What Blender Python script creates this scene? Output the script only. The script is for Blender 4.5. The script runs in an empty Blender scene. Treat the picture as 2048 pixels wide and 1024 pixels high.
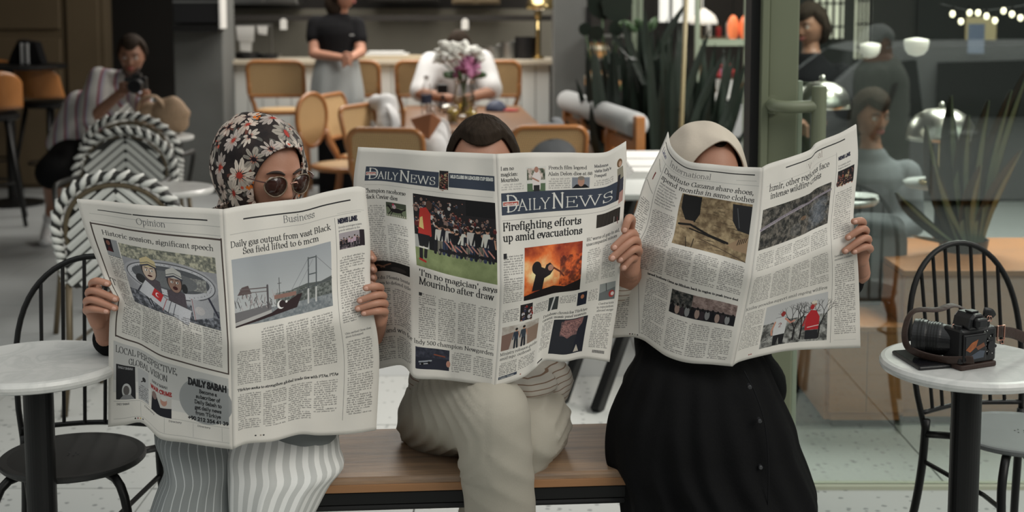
import bpy, bmesh, math, random
import numpy as np
from mathutils import Vector, Matrix, Euler
S = bpy.context.scene
COL = S.collection
PI = math.pi
random.seed(7)
# ---------------------------------------------------------------- camera, sky, sun, exposure
FPX, CY, CAMH = 2670.0, 267.0, 1.5
PITCH = math.atan(0.1)
cam = bpy.data.cameras.new('camera'); camo = bpy.data.objects.new('camera', cam); COL.objects.link(camo)
camo.location = (0, 0, CAMH); camo.rotation_euler = (PI/2 - PITCH, 0, 0)
cam.sensor_width = 36; cam.lens = 36*FPX/2048; cam.shift_y = -(512-CY)/2048; cam.clip_end = 200; cam.clip_start = .05
cam.dof.use_dof = True; cam.dof.focus_distance = 2.82; cam.dof.aperture_fstop = 3.6
S.camera = camo
W = bpy.data.worlds.new('sky'); S.world = W; W.use_nodes = True
bg = W.node_tree.nodes['Background']; bg.inputs[0].default_value = (.90, .93, .91, 1); bg.inputs[1].default_value = 1.0
_N,_L=W.node_tree.nodes,W.node_tree.links; _t=_N.new('ShaderNodeTexCoord'); _s=_N.new('ShaderNodeSeparateXYZ'); _r=_N.new('ShaderNodeMapRange')   # overcast sky: brighter overhead
_L.new(_t.outputs['Generated'],_s.inputs[0]); _L.new(_s.outputs[2],_r.inputs[0]); _r.inputs[1].default_value=0; _r.inputs[2].default_value=1; _r.inputs[3].default_value=.50; _r.inputs[4].default_value=1.45; _L.new(_r.outputs[0],bg.inputs[1])
sun = bpy.data.lights.new('sun', 'SUN'); sun.energy = 1.5; sun.angle = math.radians(35); sun.color = (1, .95, .86)
suno = bpy.data.objects.new('sun', sun); COL.objects.link(suno)
suno.rotation_euler = Vector((-.62, .55, -.62)).to_track_quat('-Z', 'Y').to_euler()
S.view_settings.view_transform = 'Standard'; S.view_settings.look = 'None'
S.view_settings.exposure = -0.34; S.view_settings.gamma = 1; S.view_settings.use_curve_mapping = False
S.cycles.max_bounces = 7; S.cycles.transparent_max_bounces = 12; S.cycles.caustics_reflective = False; S.cycles.caustics_refractive = False
S.cycles.use_denoising = True

def lamp(name, loc, energy, size, color=(1,.85,.65), kind='POINT', direction=None):
    l = bpy.data.lights.new(name, kind); l.energy = energy; l.color = color
    if kind == 'AREA': l.size = size
    else: l.shadow_soft_size = size
    o = bpy.data.objects.new(name, l); o.location = loc; COL.objects.link(o)
    if direction: o.rotation_euler = Vector(direction).to_track_quat('-Z','Y').to_euler()
    return o
# ---------------------------------------------------------------- pixel of the photograph + depth -> place in the room
SINP, COSP = math.sin(PITCH), math.cos(PITCH)
def ray(px, py):
    a = (px-1024)/FPX; b = -(py-CY)/FPX
    return Vector((a, COSP + b*SINP, -SINP + b*COSP))
def PY(px, py, Y):
    d = ray(px, py); return Vector((0,0,CAMH)) + d*(Y/d.y)
def PZ(px, py, z):
    d = ray(px, py); return Vector((0,0,CAMH)) + d*((z-CAMH)/d.z)
def proj(p):
    x, y, z = p[0], p[1], p[2]-CAMH
    dc = y*COSP - z*SINP; up = y*SINP + z*COSP
    return (1024 + FPX*x/dc, CY - FPX*up/dc)
# ---------------------------------------------------------------- mesh helper
def V(*a): return Vector(a)
def catmull(pts, n):
    """resample a list of equal-length tuples to n points"""
    P = np.array([list(p) for p in pts], float); m = len(P)
    if m == 2:
        t = np.linspace(0,1,n)[:,None]; return P[0]*(1-t)+P[1]*t
    d = np.r_[0, np.cumsum(np.maximum(1e-6, np.linalg.norm(np.diff(P[:, :3], axis=0), axis=1)))]
    out = []
    tg = np.zeros_like(P)
    for i in range(m):
        a, b = max(i-1,0), min(i+1,m-1)
        tg[i] = (P[b]-P[a])/(d[b]-d[a])
    for s in np.linspace(0, d[-1], n):
        i = min(m-2, int(np.searchsorted(d, s, 'right')-1)); h = d[i+1]-d[i]; t = (s-d[i])/h
        h00 = 2*t**3-3*t**2+1; h10 = t**3-2*t**2+t; h01 = -2*t**3+3*t**2; h11 = t**3-t**2
        out.append(h00*P[i]+h10*h*tg[i]+h01*P[i+1]+h11*h*tg[i+1])
    return np.array(out)
class MB:
    def __init__(s): s.v=[]; s.f=[]; s.mi=[]; s.uv=[]; s.m=0
    def add(s, vs, fs, uvs=None):
        b = len(s.v); s.v += [tuple(v) for v in vs]; s.uv += (list(uvs) if uvs is not None else [(0,0)]*len(vs))
        s.f += [tuple(i+b for i in f) for f in fs]; s.mi += [s.m]*len(fs); return s
    def box(s, c, d, rot=None):
        hx,hy,hz = d[0]/2,d[1]/2,d[2]/2
        vs = [Vector((x*hx,y*hy,z*hz)) for z in (-1,1) for y in (-1,1) for x in (-1,1)]
        if rot is not None:
            R = Euler(rot).to_matrix() if not isinstance(rot, Matrix) else rot
            vs = [R@v for v in vs]
        c = Vector(c); vs = [v+c for v in vs]
        return s.add(vs, [(0,2,3,1),(4,5,7,6),(0,1,5,4),(2,6,7,3),(0,4,6,2),(1,3,7,5)])
    def b2(s, lo, hi):
        return s.box([(a+b)/2 for a,b in zip(lo,hi)], [abs(b-a) for a,b in zip(lo,hi)])
    def tube(s, pts, r, n=10, res=None, flat=1.0, up=None, caps=True):
        """pts: points; r: number or list; flat: thickness ratio of second axis"""
        rr = [r]*len(pts) if not hasattr(r,'__len__') else list(r)
        P = np.array([list(p)+[q] for p,q in zip(pts,rr)], float)
        if res: P = catmull(P, res)
        m = len(P); pos = [Vector(p[:3]) for p in P]
        nrm = None; rings = []
        for i in range(m):
            t = (pos[min(i+1,m-1)]-pos[max(i-1,0)])
            t = t.normalized() if t.length > 1e-9 else Vector((0,0,1))
            if nrm is None:
                u = Vector(up) if up is not None else (Vector((0,0,1)) if abs(t.z)<.9 else Vector((1,0,0)))
                nrm = (u - t*u.dot(t)).normalized()
            else:
                nn = nrm - t*nrm.dot(t); nrm = nn.normalized() if nn.length>1e-6 else nrm
            bn = t.cross(nrm)
            rings.append([pos[i] + (nrm*math.cos(2*PI*k/n)*flat + bn*math.sin(2*PI*k/n))*P[i,3] for k in range(n)])
        vs = [v for rg in rings for v in rg]
        uvs = [(k/n, i/(m-1)) for i in range(m) for k in range(n)]
        fs = [(i*n+k, i*n+(k+1)%n, (i+1)*n+(k+1)%n, (i+1)*n+k) for i in range(m-1) for k in range(n)]
        if caps: fs += [tuple(range(n-1,-1,-1)), tuple(range((m-1)*n, m*n))]
        return s.add(vs, fs, uvs)
    def bar(s, a, b, r, n=10): return s.tube([a,b], r, n)
    def beam(s, a, b, w, d, up=(0,0,1)):
        a,b = Vector(a),Vector(b); t=(b-a).normalized(); u=Vector(up); u=(u-t*u.dot(t))
        u = u.normalized() if u.length>1e-6 else Vector((1,0,0)); r=t.cross(u)
        vs=[p+r*(x*w/2)+u*(y*d/2) for p in (a,b) for x,y in ((-1,-1),(1,-1),(1,1),(-1,1))]
        return s.add(vs,[(3,2,1,0),(4,5,6,7),(0,1,5,4),(1,2,6,5),(2,3,7,6),(3,0,4,7)])
    def lathe(s, prof, c=(0,0,0), n=32, sx=1, sy=1, tilt=None):
        """prof: (r,z) list from bottom to top; closed with caps when r=0 not given"""
        vs=[]; m=len(prof)
        for r,z in prof:
            for k in range(n):
                v=Vector((r*math.cos(2*PI*k/n)*sx, r*math.sin(2*PI*k/n)*sy, z))
                if tilt is not None: v=tilt@v
                vs.append(v+Vector(c))
        fs=[(i*n+k,i*n+(k+1)%n,(i+1)*n+(k+1)%n,(i+1)*n+k) for i in range(m-1) for k in range(n)]
        fs+=[tuple(range(n-1,-1,-1)),tuple(range((m-1)*n,m*n))]
        return s.add(vs,fs,[(k/n,i/max(1,m-1)) for i in range(m) for k in range(n)])
    def ell(s, c, r, rot=None, n=20, m=12, fn=None):
        vs=[]; c=Vector(c)
        R = None if rot is None else (rot if isinstance(rot,Matrix) else Euler(rot).to_matrix())
        for i in range(m+1):
            a = -PI/2+PI*(i+ (1e-3 if i==0 else -1e-3 if i==m else 0))/m
            for k in range(n):
                b=2*PI*k/n
                v=Vector((math.cos(a)*math.cos(b)*r[0],math.cos(a)*math.sin(b)*r[1],math.sin(a)*r[2]))
                if fn: v=fn(v)
                if R: v=R@v
                vs.append(v+c)
        fs=[(i*n+k,i*n+(k+1)%n,(i+1)*n+(k+1)%n,(i+1)*n+k) for i in range(m) for k in range(n)]
        fs+=[tuple(range(n-1,-1,-1)),tuple(range(m*n,(m+1)*n))]
        return s.add(vs,fs,[(k/n,i/m) for i in range(m+1) for k in range(n)])
    def grid(s, fn, nu, nv, cu=False, flip=False):
        """fn(u,v)->point, closed in u when cu"""
        vs=[]; uvs=[]; w = nu if cu else nu+1
        for j in range(nv+1):
            for i in range(w):
                vs.append(fn(i/nu,j/nv)); uvs.append((i/nu,j/nv))
        fs=[]
        for j in range(nv):
            for i in range(nu):
                a=j*w+i; b=j*w+(i+1)%w; q=(a,b,b+w,a+w); fs.append(q[::-1] if flip else q)
        return s.add(vs,fs,uvs)
    def poly(s, pts, h=(0,0,0.01)):
        """flat polygon extruded by vector h"""
        h=Vector(h); n=len(pts); a=[Vector(p) for p in pts]; b=[p+h for p in a]
        fs=[tuple(range(n-1,-1,-1)),tuple(range(n,2*n))]+[(i,(i+1)%n,n+(i+1)%n,n+i) for i in range(n)]
        return s.add(a+b,fs)
    def build(s, name, mat, parent=None, world=True, smooth=False, bevel=0, subsurf=0, solid=0, base=None, auto=False):
        vs=[Vector(v) for v in s.v]
        o = bpy.data.objects.new(name, None) if False else None
        me=bpy.data.meshes.new(name)
        off=None
        if parent is not None:
            if world:
                mi=INV(parent); vs=[mi@v for v in vs]
        else:
            if base is None:
                xs=[v.x for v in vs]; ys=[v.y for v in vs]; zs=[v.z for v in vs]
                base=((min(xs)+max(xs))/2,(min(ys)+max(ys))/2,min(zs))
            off=Vector(base); vs=[v-off for v in vs]
        me.from_pydata([tuple(v) for v in vs],[],s.f); me.update()
        mats = mat if isinstance(mat,(list,tuple)) else [mat]
        for m in mats: me.materials.append(m)
        if len(mats)>1: me.polygons.foreach_set('material_index', s.mi)
        if any(u!=(0,0) for u in s.uv[:400:7]) or any(u!=(0,0) for u in s.uv[:60]):
            uvl=me.uv_layers.new(name='UVMap'); idx=np.empty(len(me.loops),np.int32); me.loops.foreach_get('vertex_index',idx)
            uvl.data.foreach_set('uv', np.array(s.uv,float)[idx].ravel())
        if smooth: me.polygons.foreach_set('use_smooth',[True]*len(me.polygons))
        me.update()
        o=bpy.data.objects.new(name,me); COL.objects.link(o)
        if off is not None: o.location=off
        if parent is not None: o.parent=parent
        if solid:
            md=o.modifiers.new('solid','SOLIDIFY'); md.thickness=solid; md.offset=0
        if bevel:
            md=o.modifiers.new('bevel','BEVEL'); md.width=bevel; md.segments=2; md.limit_method='ANGLE'; md.angle_limit=math.radians(40)
        if subsurf:
            md=o.modifiers.new('sub','SUBSURF'); md.levels=subsurf; md.render_levels=subsurf
        return o
def MATX(o):
    m = Matrix.Translation(o.location) @ o.rotation_euler.to_matrix().to_4x4()
    return MATX(o.parent)@m if o.parent else m
def INV(o): return MATX(o).inverted()
def tag(o, label=None, cat=None, group=None, kind=None):
    if label: o['label']=label
    if cat: o['category']=cat
    if group: o['group']=group
    if kind: o['kind']=kind
    return o
def thing(name, label, cat, loc=(0,0,0), rz=0, group=None):
    o=bpy.data.objects.new(name,None); COL.objects.link(o); o.empty_display_size=.1
    o.location=loc; o.rotation_euler=(0,0,rz); return tag(o,label,cat,group)
def children(o): return [c for c in COL.objects if c.parent is o]
def dup(root, loc, rz=0, label=None, group=None, scale=None):
    allc={}
    for c in COL.objects:
        if c.parent is not None: allc.setdefault(c.parent.name,[]).append(c)
    def rec(o,par):
        c=o.copy(); COL.objects.link(c)
        if par is not None: c.parent=par
        for ch in allc.get(o.name,[]): rec(ch,c)
        return c
    r=rec(root,None); r.location=loc; r.rotation_euler=(0,0,rz)
    if scale: r.scale=scale
    if label: r['label']=label
    if group: r['group']=group
    return r
def vnoise(p, s=1.0):
    from mathutils import noise
    return noise.noise(Vector(p)*s)
# ---------------------------------------------------------------- materials
MC={}
def mat(name, col, rough=.6, metal=0, var=0, vs=8, bump=0, bs=60, col2=None, coat=0, spec=.5, sheen=0, stretch=None, alpha=1, trans=0, ior=1.45, emit=0):
    if name in MC: return MC[name]
    m=bpy.data.materials.new(name); m.use_nodes=True; nt=m.node_tree; N=nt.nodes; L=nt.links
    b=N['Principled BSDF']; c4=(*col,1)
    b.inputs['Base Color'].default_value=c4; b.inputs['Roughness'].default_value=rough; b.inputs['Metallic'].default_value=metal
    b.inputs['Specular IOR Level'].default_value=spec; b.inputs['Coat Weight'].default_value=coat; b.inputs['IOR'].default_value=ior
    b.inputs['Sheen Weight'].default_value=sheen; b.inputs['Transmission Weight'].default_value=trans
    if emit: b.inputs['Emission Color'].default_value=c4; b.inputs['Emission Strength'].default_value=emit
    tc=N.new('ShaderNodeTexCoord'); mp=N.new('ShaderNodeMapping'); L.new(tc.outputs['Object'],mp.inputs[0])
    if stretch: mp.inputs['Scale'].default_value=stretch
    n=N.new('ShaderNodeTexNoise'); n.inputs['Scale'].default_value=vs; n.inputs['Detail'].default_value=5; L.new(mp.outputs[0],n.inputs[0])
    r=N.new('ShaderNodeValToRGB'); c2=col2 or tuple(x*.6 for x in col)
    v=var if var else .06
    r.color_ramp.elements[0].position=.5-.25; r.color_ramp.elements[1].position=.5+.25
    r.color_ramp.elements[0].color=tuple(a*(1-v)+bb*v for a,bb in zip(col,c2))+(1,); r.color_ramp.elements[1].color=c4
    L.new(n.outputs[0],r.inputs[0]); L.new(r.outputs[0],b.inputs['Base Color'])
    if bump:
        n2=N.new('ShaderNodeTexNoise'); n2.inputs['Scale'].default_value=bs; n2.inputs['Detail'].default_value=4; L.new(mp.outputs[0],n2.inputs[0])
        bp=N.new('ShaderNodeBump'); bp.inputs['Strength'].default_value=bump; bp.inputs['Distance'].default_value=.004; L.new(n2.outputs[0],bp.inputs['Height']); L.new(bp.outputs[0],b.inputs['Normal'])
    MC[name]=m; return m
def nodes(m): return m.node_tree.nodes, m.node_tree.links, m.node_tree.nodes['Principled BSDF']
def img_mat(name, arr, rough=.8, bump=0):
    """arr: H x W x 3 sRGB, drawn by this script"""
    arr=arr*.82+arr.mean(2,keepdims=True)*.18 if name.endswith('_page_print') else arr; h,w=arr.shape[:2]; im=bpy.data.images.new(name,w,h,alpha=False)
    px=np.ones((h,w,4),np.float32); px[...,:3]=np.clip(arr[::-1],0,1); im.pixels.foreach_set(px.ravel()); im.update()
    m=bpy.data.materials.new(name); m.use_nodes=True; N,L,b=nodes(m)
    t=N.new('ShaderNodeTexImage'); t.image=im; t.extension='EXTEND'; L.new(t.outputs[0],b.inputs['Base Color'])
    b.inputs['Roughness'].default_value=rough; b.inputs['Specular IOR Level'].default_value=.25
    if bump:
        tc=N.new('ShaderNodeTexCoord'); n2=N.new('ShaderNodeTexNoise'); n2.inputs['Scale'].default_value=25; L.new(tc.outputs['Object'],n2.inputs[0])
        bp=N.new('ShaderNodeBump'); bp.inputs['Strength'].default_value=bump; bp.inputs['Distance'].default_value=.004; L.new(n2.outputs[0],bp.inputs['Height']); L.new(bp.outputs[0],b.inputs['Normal'])
    return m
# ================================================================ MATERIALS
def checker_mix(name, colA, colB, build, rough=.6, bump=0):
    """build(N,L) -> socket 0..1 mixing colA, colB"""
    m=mat(name,colA,rough); N,L,b=nodes(m)
    for l in list(b.inputs['Base Color'].links): L.remove(l)
    f=build(N,L); r=N.new('ShaderNodeMix'); r.data_type='RGBA'; r.inputs[6].default_value=(*colA,1); r.inputs[7].default_value=(*colB,1)
    L.new(f,r.inputs[0]); L.new(r.outputs[2],b.inputs['Base Color'])
    if bump:
        bp=N.new('ShaderNodeBump'); bp.inputs['Strength'].default_value=bump; bp.inputs['Distance'].default_value=.002; L.new(f,bp.inputs['Height']); L.new(bp.outputs[0],b.inputs['Normal'])
    return m
def mth(N,L,op,a,b=None):
    n=N.new('ShaderNodeMath'); n.operation=op
    for i,x in enumerate((a,b)):
        if x is None: continue
        if isinstance(x,(int,float)): n.inputs[i].default_value=x
        else: L.new(x,n.inputs[i])
    return n.outputs[0]
def coords(N,L,kind='Object'):
    t=N.new('ShaderNodeTexCoord'); s=N.new('ShaderNodeSeparateXYZ'); L.new(t.outputs[kind],s.inputs[0]); return t.outputs[kind],s.outputs
def terrazzo(N,L):
    g=N.new('ShaderNodeNewGeometry'); v=N.new('ShaderNodeTexVoronoi'); v.inputs['Scale'].default_value=34; v.inputs['Randomness'].default_value=1; L.new(g.outputs['Position'],v.inputs[0])
    n=N.new('ShaderNodeTexNoise'); n.inputs['Scale'].default_value=55; n.inputs['Detail'].default_value=3; L.new(g.outputs['Position'],n.inputs[0])
    d=mth(N,L,'ADD',v.outputs['Distance'],mth(N,L,'MULTIPLY',n.outputs[0],.5)); r=N.new('ShaderNodeValToRGB'); r.color_ramp.elements[0].position=.45; r.color_ramp.elements[1].position=.56; L.new(d,r.inputs[0])
    k=N.new('ShaderNodeSeparateColor'); L.new(v.outputs['Color'],k.inputs[0]); sel=mth(N,L,'GREATER_THAN',k.outputs[0],.55)
    return mth(N,L,'MULTIPLY',mth(N,L,'SUBTRACT',1.0,r.outputs[0]),mth(N,L,'MULTIPLY',sel,.8))
m_terr=checker_mix('terrazzo_slab',(.45,.465,.45),(.17,.18,.18),terrazzo,.5)
m_conc=mat('smooth_concrete_slab',(.40,.42,.42),.5,var=.25,vs=3)
m_grout=mat('slab_joint',(.22,.23,.22),.9)
m_plaster=mat('grey_plaster',(.125,.13,.125),.9,var=.3,vs=5,bump=.3,bs=30)
m_brownwall=mat('olive_brown_panel',(.125,.092,.052),.7,var=.3,vs=3)
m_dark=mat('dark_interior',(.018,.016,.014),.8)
m_ceil=mat('ceiling_paint',(.10,.10,.095),.9)
m_wood=mat('bench_oak',(.40,.25,.145),.45,var=1,vs=5,col2=(.16,.115,.085),bump=.25,bs=22,stretch=(1.2,12,12))
m_woode=mat('bench_edge_wood',(.34,.17,.075),.5,var=.6,vs=5,stretch=(1,10,10))
m_black=mat('black_metal',(.006,.006,.006),.42,var=.2,vs=20,spec=.35)
m_seat=mat('dark_seat_plate',(.020,.020,.019),.5,var=.3,vs=9)
m_gseat=mat('grey_seat_plate',(.16,.17,.17),.45,var=.3,vs=9)
m_green=mat('sage_green_frame',(.185,.205,.135),.42,var=.12,vs=6,spec=.5)
m_greenl=mat('light_green_bead',(.27,.32,.24),.35)
m_cane=checker_mix('woven_cane',(.56,.37,.18),(.24,.145,.07),lambda N,L:(lambda c:mth(N,L,'MULTIPLY',mth(N,L,'GREATER_THAN',mth(N,L,'SINE',mth(N,L,'MULTIPLY',mth(N,L,'ADD',c[0],c[1]),520)),.1),mth(N,L,'GREATER_THAN',mth(N,L,'SINE',mth(N,L,'MULTIPLY',c[2],520)),.1)))(coords(N,L)[1]),.6)
m_bent=mat('bentwood',(.38,.155,.045),.35,var=.4,vs=7,coat=.2,stretch=(4,4,1))
m_tablew=mat('dining_table_wood',(.20,.10,.05),.35,var=.5,vs=5,stretch=(6,1,6))
m_ply=mat('banquette_wood',(.56,.22,.07),.5,var=.4,vs=4,stretch=(2,2,14),col2=(.3,.15,.07))
def marble(N,L):
    t=N.new('ShaderNodeTexCoord'); n=N.new('ShaderNodeTexNoise'); n.inputs['Scale'].default_value=7; n.inputs['Detail'].default_value=6; n.inputs['Distortion'].default_value=1.6; L.new(t.outputs['Object'],n.inputs[0])
    d=mth(N,L,'ABSOLUTE',mth(N,L,'SUBTRACT',n.outputs[0],.5)); r=N.new('ShaderNodeValToRGB'); r.color_ramp.elements[0].position=0; r.color_ramp.elements[1].position=.09; L.new(d,r.inputs[0])
    return mth(N,L,'MULTIPLY',mth(N,L,'SUBTRACT',1.0,r.outputs[0]),.32)
m_marble=checker_mix('white_marble',(.62,.62,.60),(.40,.41,.40),marble,.22)
m_tile=mat('white_glazed_tile',(.62,.64,.62),.3)
m_skin=mat('skin',(.44,.225,.15),.5,var=.25,vs=30,col2=(.36,.15,.10),bump=.12,bs=300)
m_skind=mat('tanned_skin',(.30,.15,.095),.5,var=.25,vs=30,bump=.1,bs=300)
m_nail=mat('fingernail',(.62,.36,.28),.3); m_lip=mat('lips',(.36,.10,.09),.4)
m_eye=mat('eyeball',(.7,.69,.66),.2); m_iris=mat('iris',(.03,.02,.015),.2)
m_hair=mat('dark_hair',(.020,.014,.010),.75,spec=.12,var=.6,vs=60,col2=(.05,.035,.025),bump=.8,bs=160,stretch=(1,1,.3))
m_grey_hair=mat('grey_hair',(.4,.4,.39),.6,bump=.5,bs=120)
m_brow=mat('eyebrow',(.045,.03,.025),.8)
m_blackcloth=mat('black_cloth',(.0065,.0065,.007),.9,var=.3,vs=12,bump=.25,bs=160,spec=.12)
m_blackshirt=mat('black_jersey',(.008,.008,.009),.9,spec=.15)
m_cream=mat('cream_headscarf',(.60,.52,.43),.8,var=.15,vs=8,bump=.15,bs=120)
m_trous=mat('beige_trouser_cloth',(.40,.37,.31),.85,var=.12,vs=10,bump=.12,bs=260)
m_white=mat('white_cotton',(.62,.62,.62),.85,bump=.2,bs=40)
m_apron=mat('grey_apron',(.33,.35,.35),.85,bump=.2,bs=30)
m_brass=mat('brass',(.55,.42,.20),.25,metal=1); m_steel=mat('brushed_steel',(.36,.36,.35),.32,metal=1,var=.2)
m_nickel=mat('satin_nickel',(.62,.60,.54),.28,metal=1); m_chrome=mat('chrome',(.7,.7,.7),.12,metal=1)
m_leaf=mat('dark_leaf',(.010,.018,.012),.4,var=.5,vs=12); m_leafl=mat('pale_leaf_edge',(.20,.25,.15),.4)
m_leaf2=mat('mid_green_leaf',(.05,.10,.04),.4,var=.4,vs=9)
m_grey=mat('grey_fabric',(.135,.145,.155),.85,var=.3,vs=7,bump=.4,bs=14); m_lgrey=mat('pale_grey_cushion',(.36,.37,.37),.85,bump=.2,bs=30)
m_rw=mat('rattan_white',(.60,.61,.58),.5); m_rb=mat('rattan_black',(.022,.022,.02),.5); m_bronze=mat('bronze_tube',(.11,.085,.05),.4,metal=.3)
m_straw=mat('straw_weave',(.36,.25,.16),.8,var=.5,vs=60,bump=.8,bs=90); m_leather=mat('tan_leather',(.32,.13,.06),.5,var=.3,vs=8)
m_blackpl=mat('black_plastic',(.008,.008,.009),.35,bump=.1,bs=300); m_glossb=mat('black_glass',(.01,.01,.012),.06)
m_strap=mat('brown_strap',(.035,.018,.013),.55,bump=.3,bs=120); m_rose=mat('rose_gold',(.75,.42,.33),.25,metal=1)
m_paper=mat('white_paper',(.62,.62,.60),.8); m_glow=mat('lamp_glow',(1,.86,.62),.5,emit=4); m_frost=mat('frosted_globe',(.8,.76,.68),.3,emit=.45)
m_pink=mat('pink_petal',(.52,.20,.36),.6,var=.4,vs=20); m_petal=mat('white_petal',(.66,.66,.62),.6)
m_navy=mat('navy_print',(.03,.04,.075),.6); m_red=mat('red_cloth',(.3,.02,.02),.7)
def glass(name,col=(1,1,1),refl=.10,rough=0,tint=.92):
    m=bpy.data.materials.new(name); m.use_nodes=True; N,L=m.node_tree.nodes,m.node_tree.links; N.remove(N['Principled BSDF'])
    t=N.new('ShaderNodeBsdfTransparent'); t.inputs[0].default_value=(col[0]*tint,col[1]*tint,col[2]*tint,1); g=N.new('ShaderNodeBsdfGlossy'); g.inputs['Roughness'].default_value=rough
    f=N.new('ShaderNodeLayerWeight'); f.inputs[0].default_value=.35; mx=N.new('ShaderNodeMixShader')
    L.new(mth(N,L,'ADD',mth(N,L,'MULTIPLY',f.outputs['Fresnel'],.45),refl),mx.inputs[0]); L.new(t.outputs[0],mx.inputs[1]); L.new(g.outputs[0],mx.inputs[2]); L.new(mx.outputs[0],N['Material Output'].inputs[0]); return m
m_glass=glass('shopfront_glass',(.93,1,.97),.155); m_clear=glass('clear_glass',(1,1,1),.04); m_lens=glass('brown_lens',(.35,.20,.16),.06,tint=.8)
# ================================================================ SETTING
def struct(B,name,m,parent=None,**k):
    o=B.build(name,m,parent,**k)
    if parent is None: o['kind']='structure'
    return o
fl=struct(MB().b2((-6,-6,-.12),(7,13,-.012)),'floor',m_grout,base=(0,4,-.12))
tw,td=.82,.62; tile_me={}
for j in range(17):
    for i in range(-6,7):
        X=i*tw+(.12 if j%2 else .12); Y=1.2+j*td
        if abs(X)>5.2: continue
        kind='t' if Y<5.3 else 'c'
        if kind not in tile_me:
            o=MB().b2((-tw/2+.0025,-td/2+.0025,-.012),(tw/2-.0025,td/2-.0025,0)).build('floor_slab',m_terr if kind=='t' else m_conc,None,base=(0,0,0)); tile_me[kind]=o.data; first=o
        else: first=bpy.data.objects.new('floor_slab',tile_me[kind]); COL.objects.link(first)
        first.parent=fl; first.location=(X-0,Y-4,.12+.0004*((i*7+j*3)%3))
road=struct(MB().b2((-9,-7,-.37),(12,.15,-.2)),'floor_road',mat('asphalt',(.22,.22,.21),.9,var=.3,vs=40))
# back and side walls, ceiling
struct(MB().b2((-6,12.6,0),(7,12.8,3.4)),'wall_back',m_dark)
struct(MB().b2((-6.1,4.1,0),(-5.9,12.8,3.4)),'wall_left',m_brownwall)
struct(MB().b2((6.3,4.1,0),(6.5,12.8,3.4)),'wall_right',m_plaster)
struct(MB().b2((-6.1,3.9,3.1),(6.5,12.8,3.3)),'ceiling',m_ceil)
# olive brown wall of framed panels, left
def at(px,Y,z=0): p=PY(px,300,Y); return Vector((p.x,Y,z))
xl,xr=at(-200,10.6).x,at(216,10.6).x
bw=struct(MB().b2((xl,10.6,0),(xr,10.8,3.1)),'wall_panelled',m_brownwall)
for (a,b,c,d) in ((-190,130,0.0,1.20),(-190,130,1.24,3.0),(142,206,0,3.0)):
    B=MB(); x0,x1=at(a,10.6).x,at(b,10.6).x; B.b2((x0,10.575,c+.03),(x1,10.6,d)); struct(B,'wall_panel',m_brownwall,bw,bevel=.01)
# columns
c1=struct(MB().b2((at(352,10.3).x,10.3,0),(at(450,10.3).x,10.75,3.1)),'wall_column',m_plaster,bevel=.01)
c2=struct(MB().b2((at(1106,10.3).x,10.3,0),(at(1172,10.3).x,10.75,3.1)),'wall_column_right',m_plaster,bevel=.01)
# facade: door stile, dark reveal, rails, glass
GY=4.0
dr=struct(MB().b2((at(1529,GY).x,GY-.03,0.0),(at(1590,GY).x,GY+.03,3.1)),'door_1',m_green,bevel=.006)
struct(MB().b2((at(1515,GY).x,GY-.045,0),(at(1529,GY).x,GY+.02,3.1)),'door_stop',m_green,dr,bevel=.003)
struct(MB().b2((at(1497,GY).x,GY-.01,0),(at(1515,GY).x,GY+.09,3.1)),'door_seal',mat('black_rubber',(.01,.01,.01),.6),dr)
struct(MB().b2((at(1590,GY).x,GY-.022,.0),(at(1600,GY).x,GY+.012,1.26)),'glazing_bead',m_greenl,dr,bevel=.002)
struct(MB().b2((at(1590,GY).x,GY-.025,0.0),(5.6,GY+.025,.012)),'door_rail',mat('pale_green_rail',(.42,.44,.34),.5),dr)
p1,p2=PY(1543,209,GY-.03),PY(1634,213,GY-.10)
B=MB(); B.tube([p1,p1+V(.0,-.055,0),p1+V(.035,-.075,-.002),p2+V(-.02,0,0),p2],[.0185]*5,14,res=18); struct(B,'handle_arm',m_green,dr,smooth=True)
B=MB(); q=PY(1636,300,GY-.10); B.tube([(q.x,q.y,.72),(q.x,q.y,PY(1636,172,GY-.10).z)],.0215,20); struct(B,'handle_bar',m_green,dr,smooth=False,bevel=.003)
B=MB(); B.tube([p1+V(0,.0,0),p1+V(0,-.012,0)],.028,20); struct(B,'handle_rose',m_green,dr)
B=MB(); B.tube([p1+V(0,0,-.5),p1+V(0,-.055,-.5),p1+V(.035,-.075,-.5),p2+V(-.02,0,-.5),p2+V(0,0,-.5)],[.0185]*5,14,res=18); struct(B,'handle_arm',m_green,dr,smooth=True)
pane=struct(MB().b2((at(1592,GY).x,GY-.004,.012),(5.6,GY+.004,3.1)),'window_1',m_glass)
struct(MB().b2((5.6,GY-.04,0),(6.5,GY+.06,3.3)),'wall_front_right',m_plaster)
struct(MB().b2((-6.1,3.9,2.75),(6.5,4.1,3.6)),'trim_1',mat('facade_beam',(.15,.16,.14),.7))
# street side, seen only in the glass: houses opposite
ho=struct(MB().b2((-8,-8.4,-.2),(13,-8,5.2)),'wall_street_house',mat('street_render',(.11,.10,.09),.9,var=.4,vs=1.2))
for k in range(6):
    x=-3+2.6*k; struct(MB().b2((x,-8.02,.4),(x+1.6,-7.96,2.5)),'window_opening',m_glossb,ho); struct(MB().b2((x-.08,-8.0,2.5),(x+1.68,-7.9,2.62)),'window_lintel',m_tile,ho)
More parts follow.
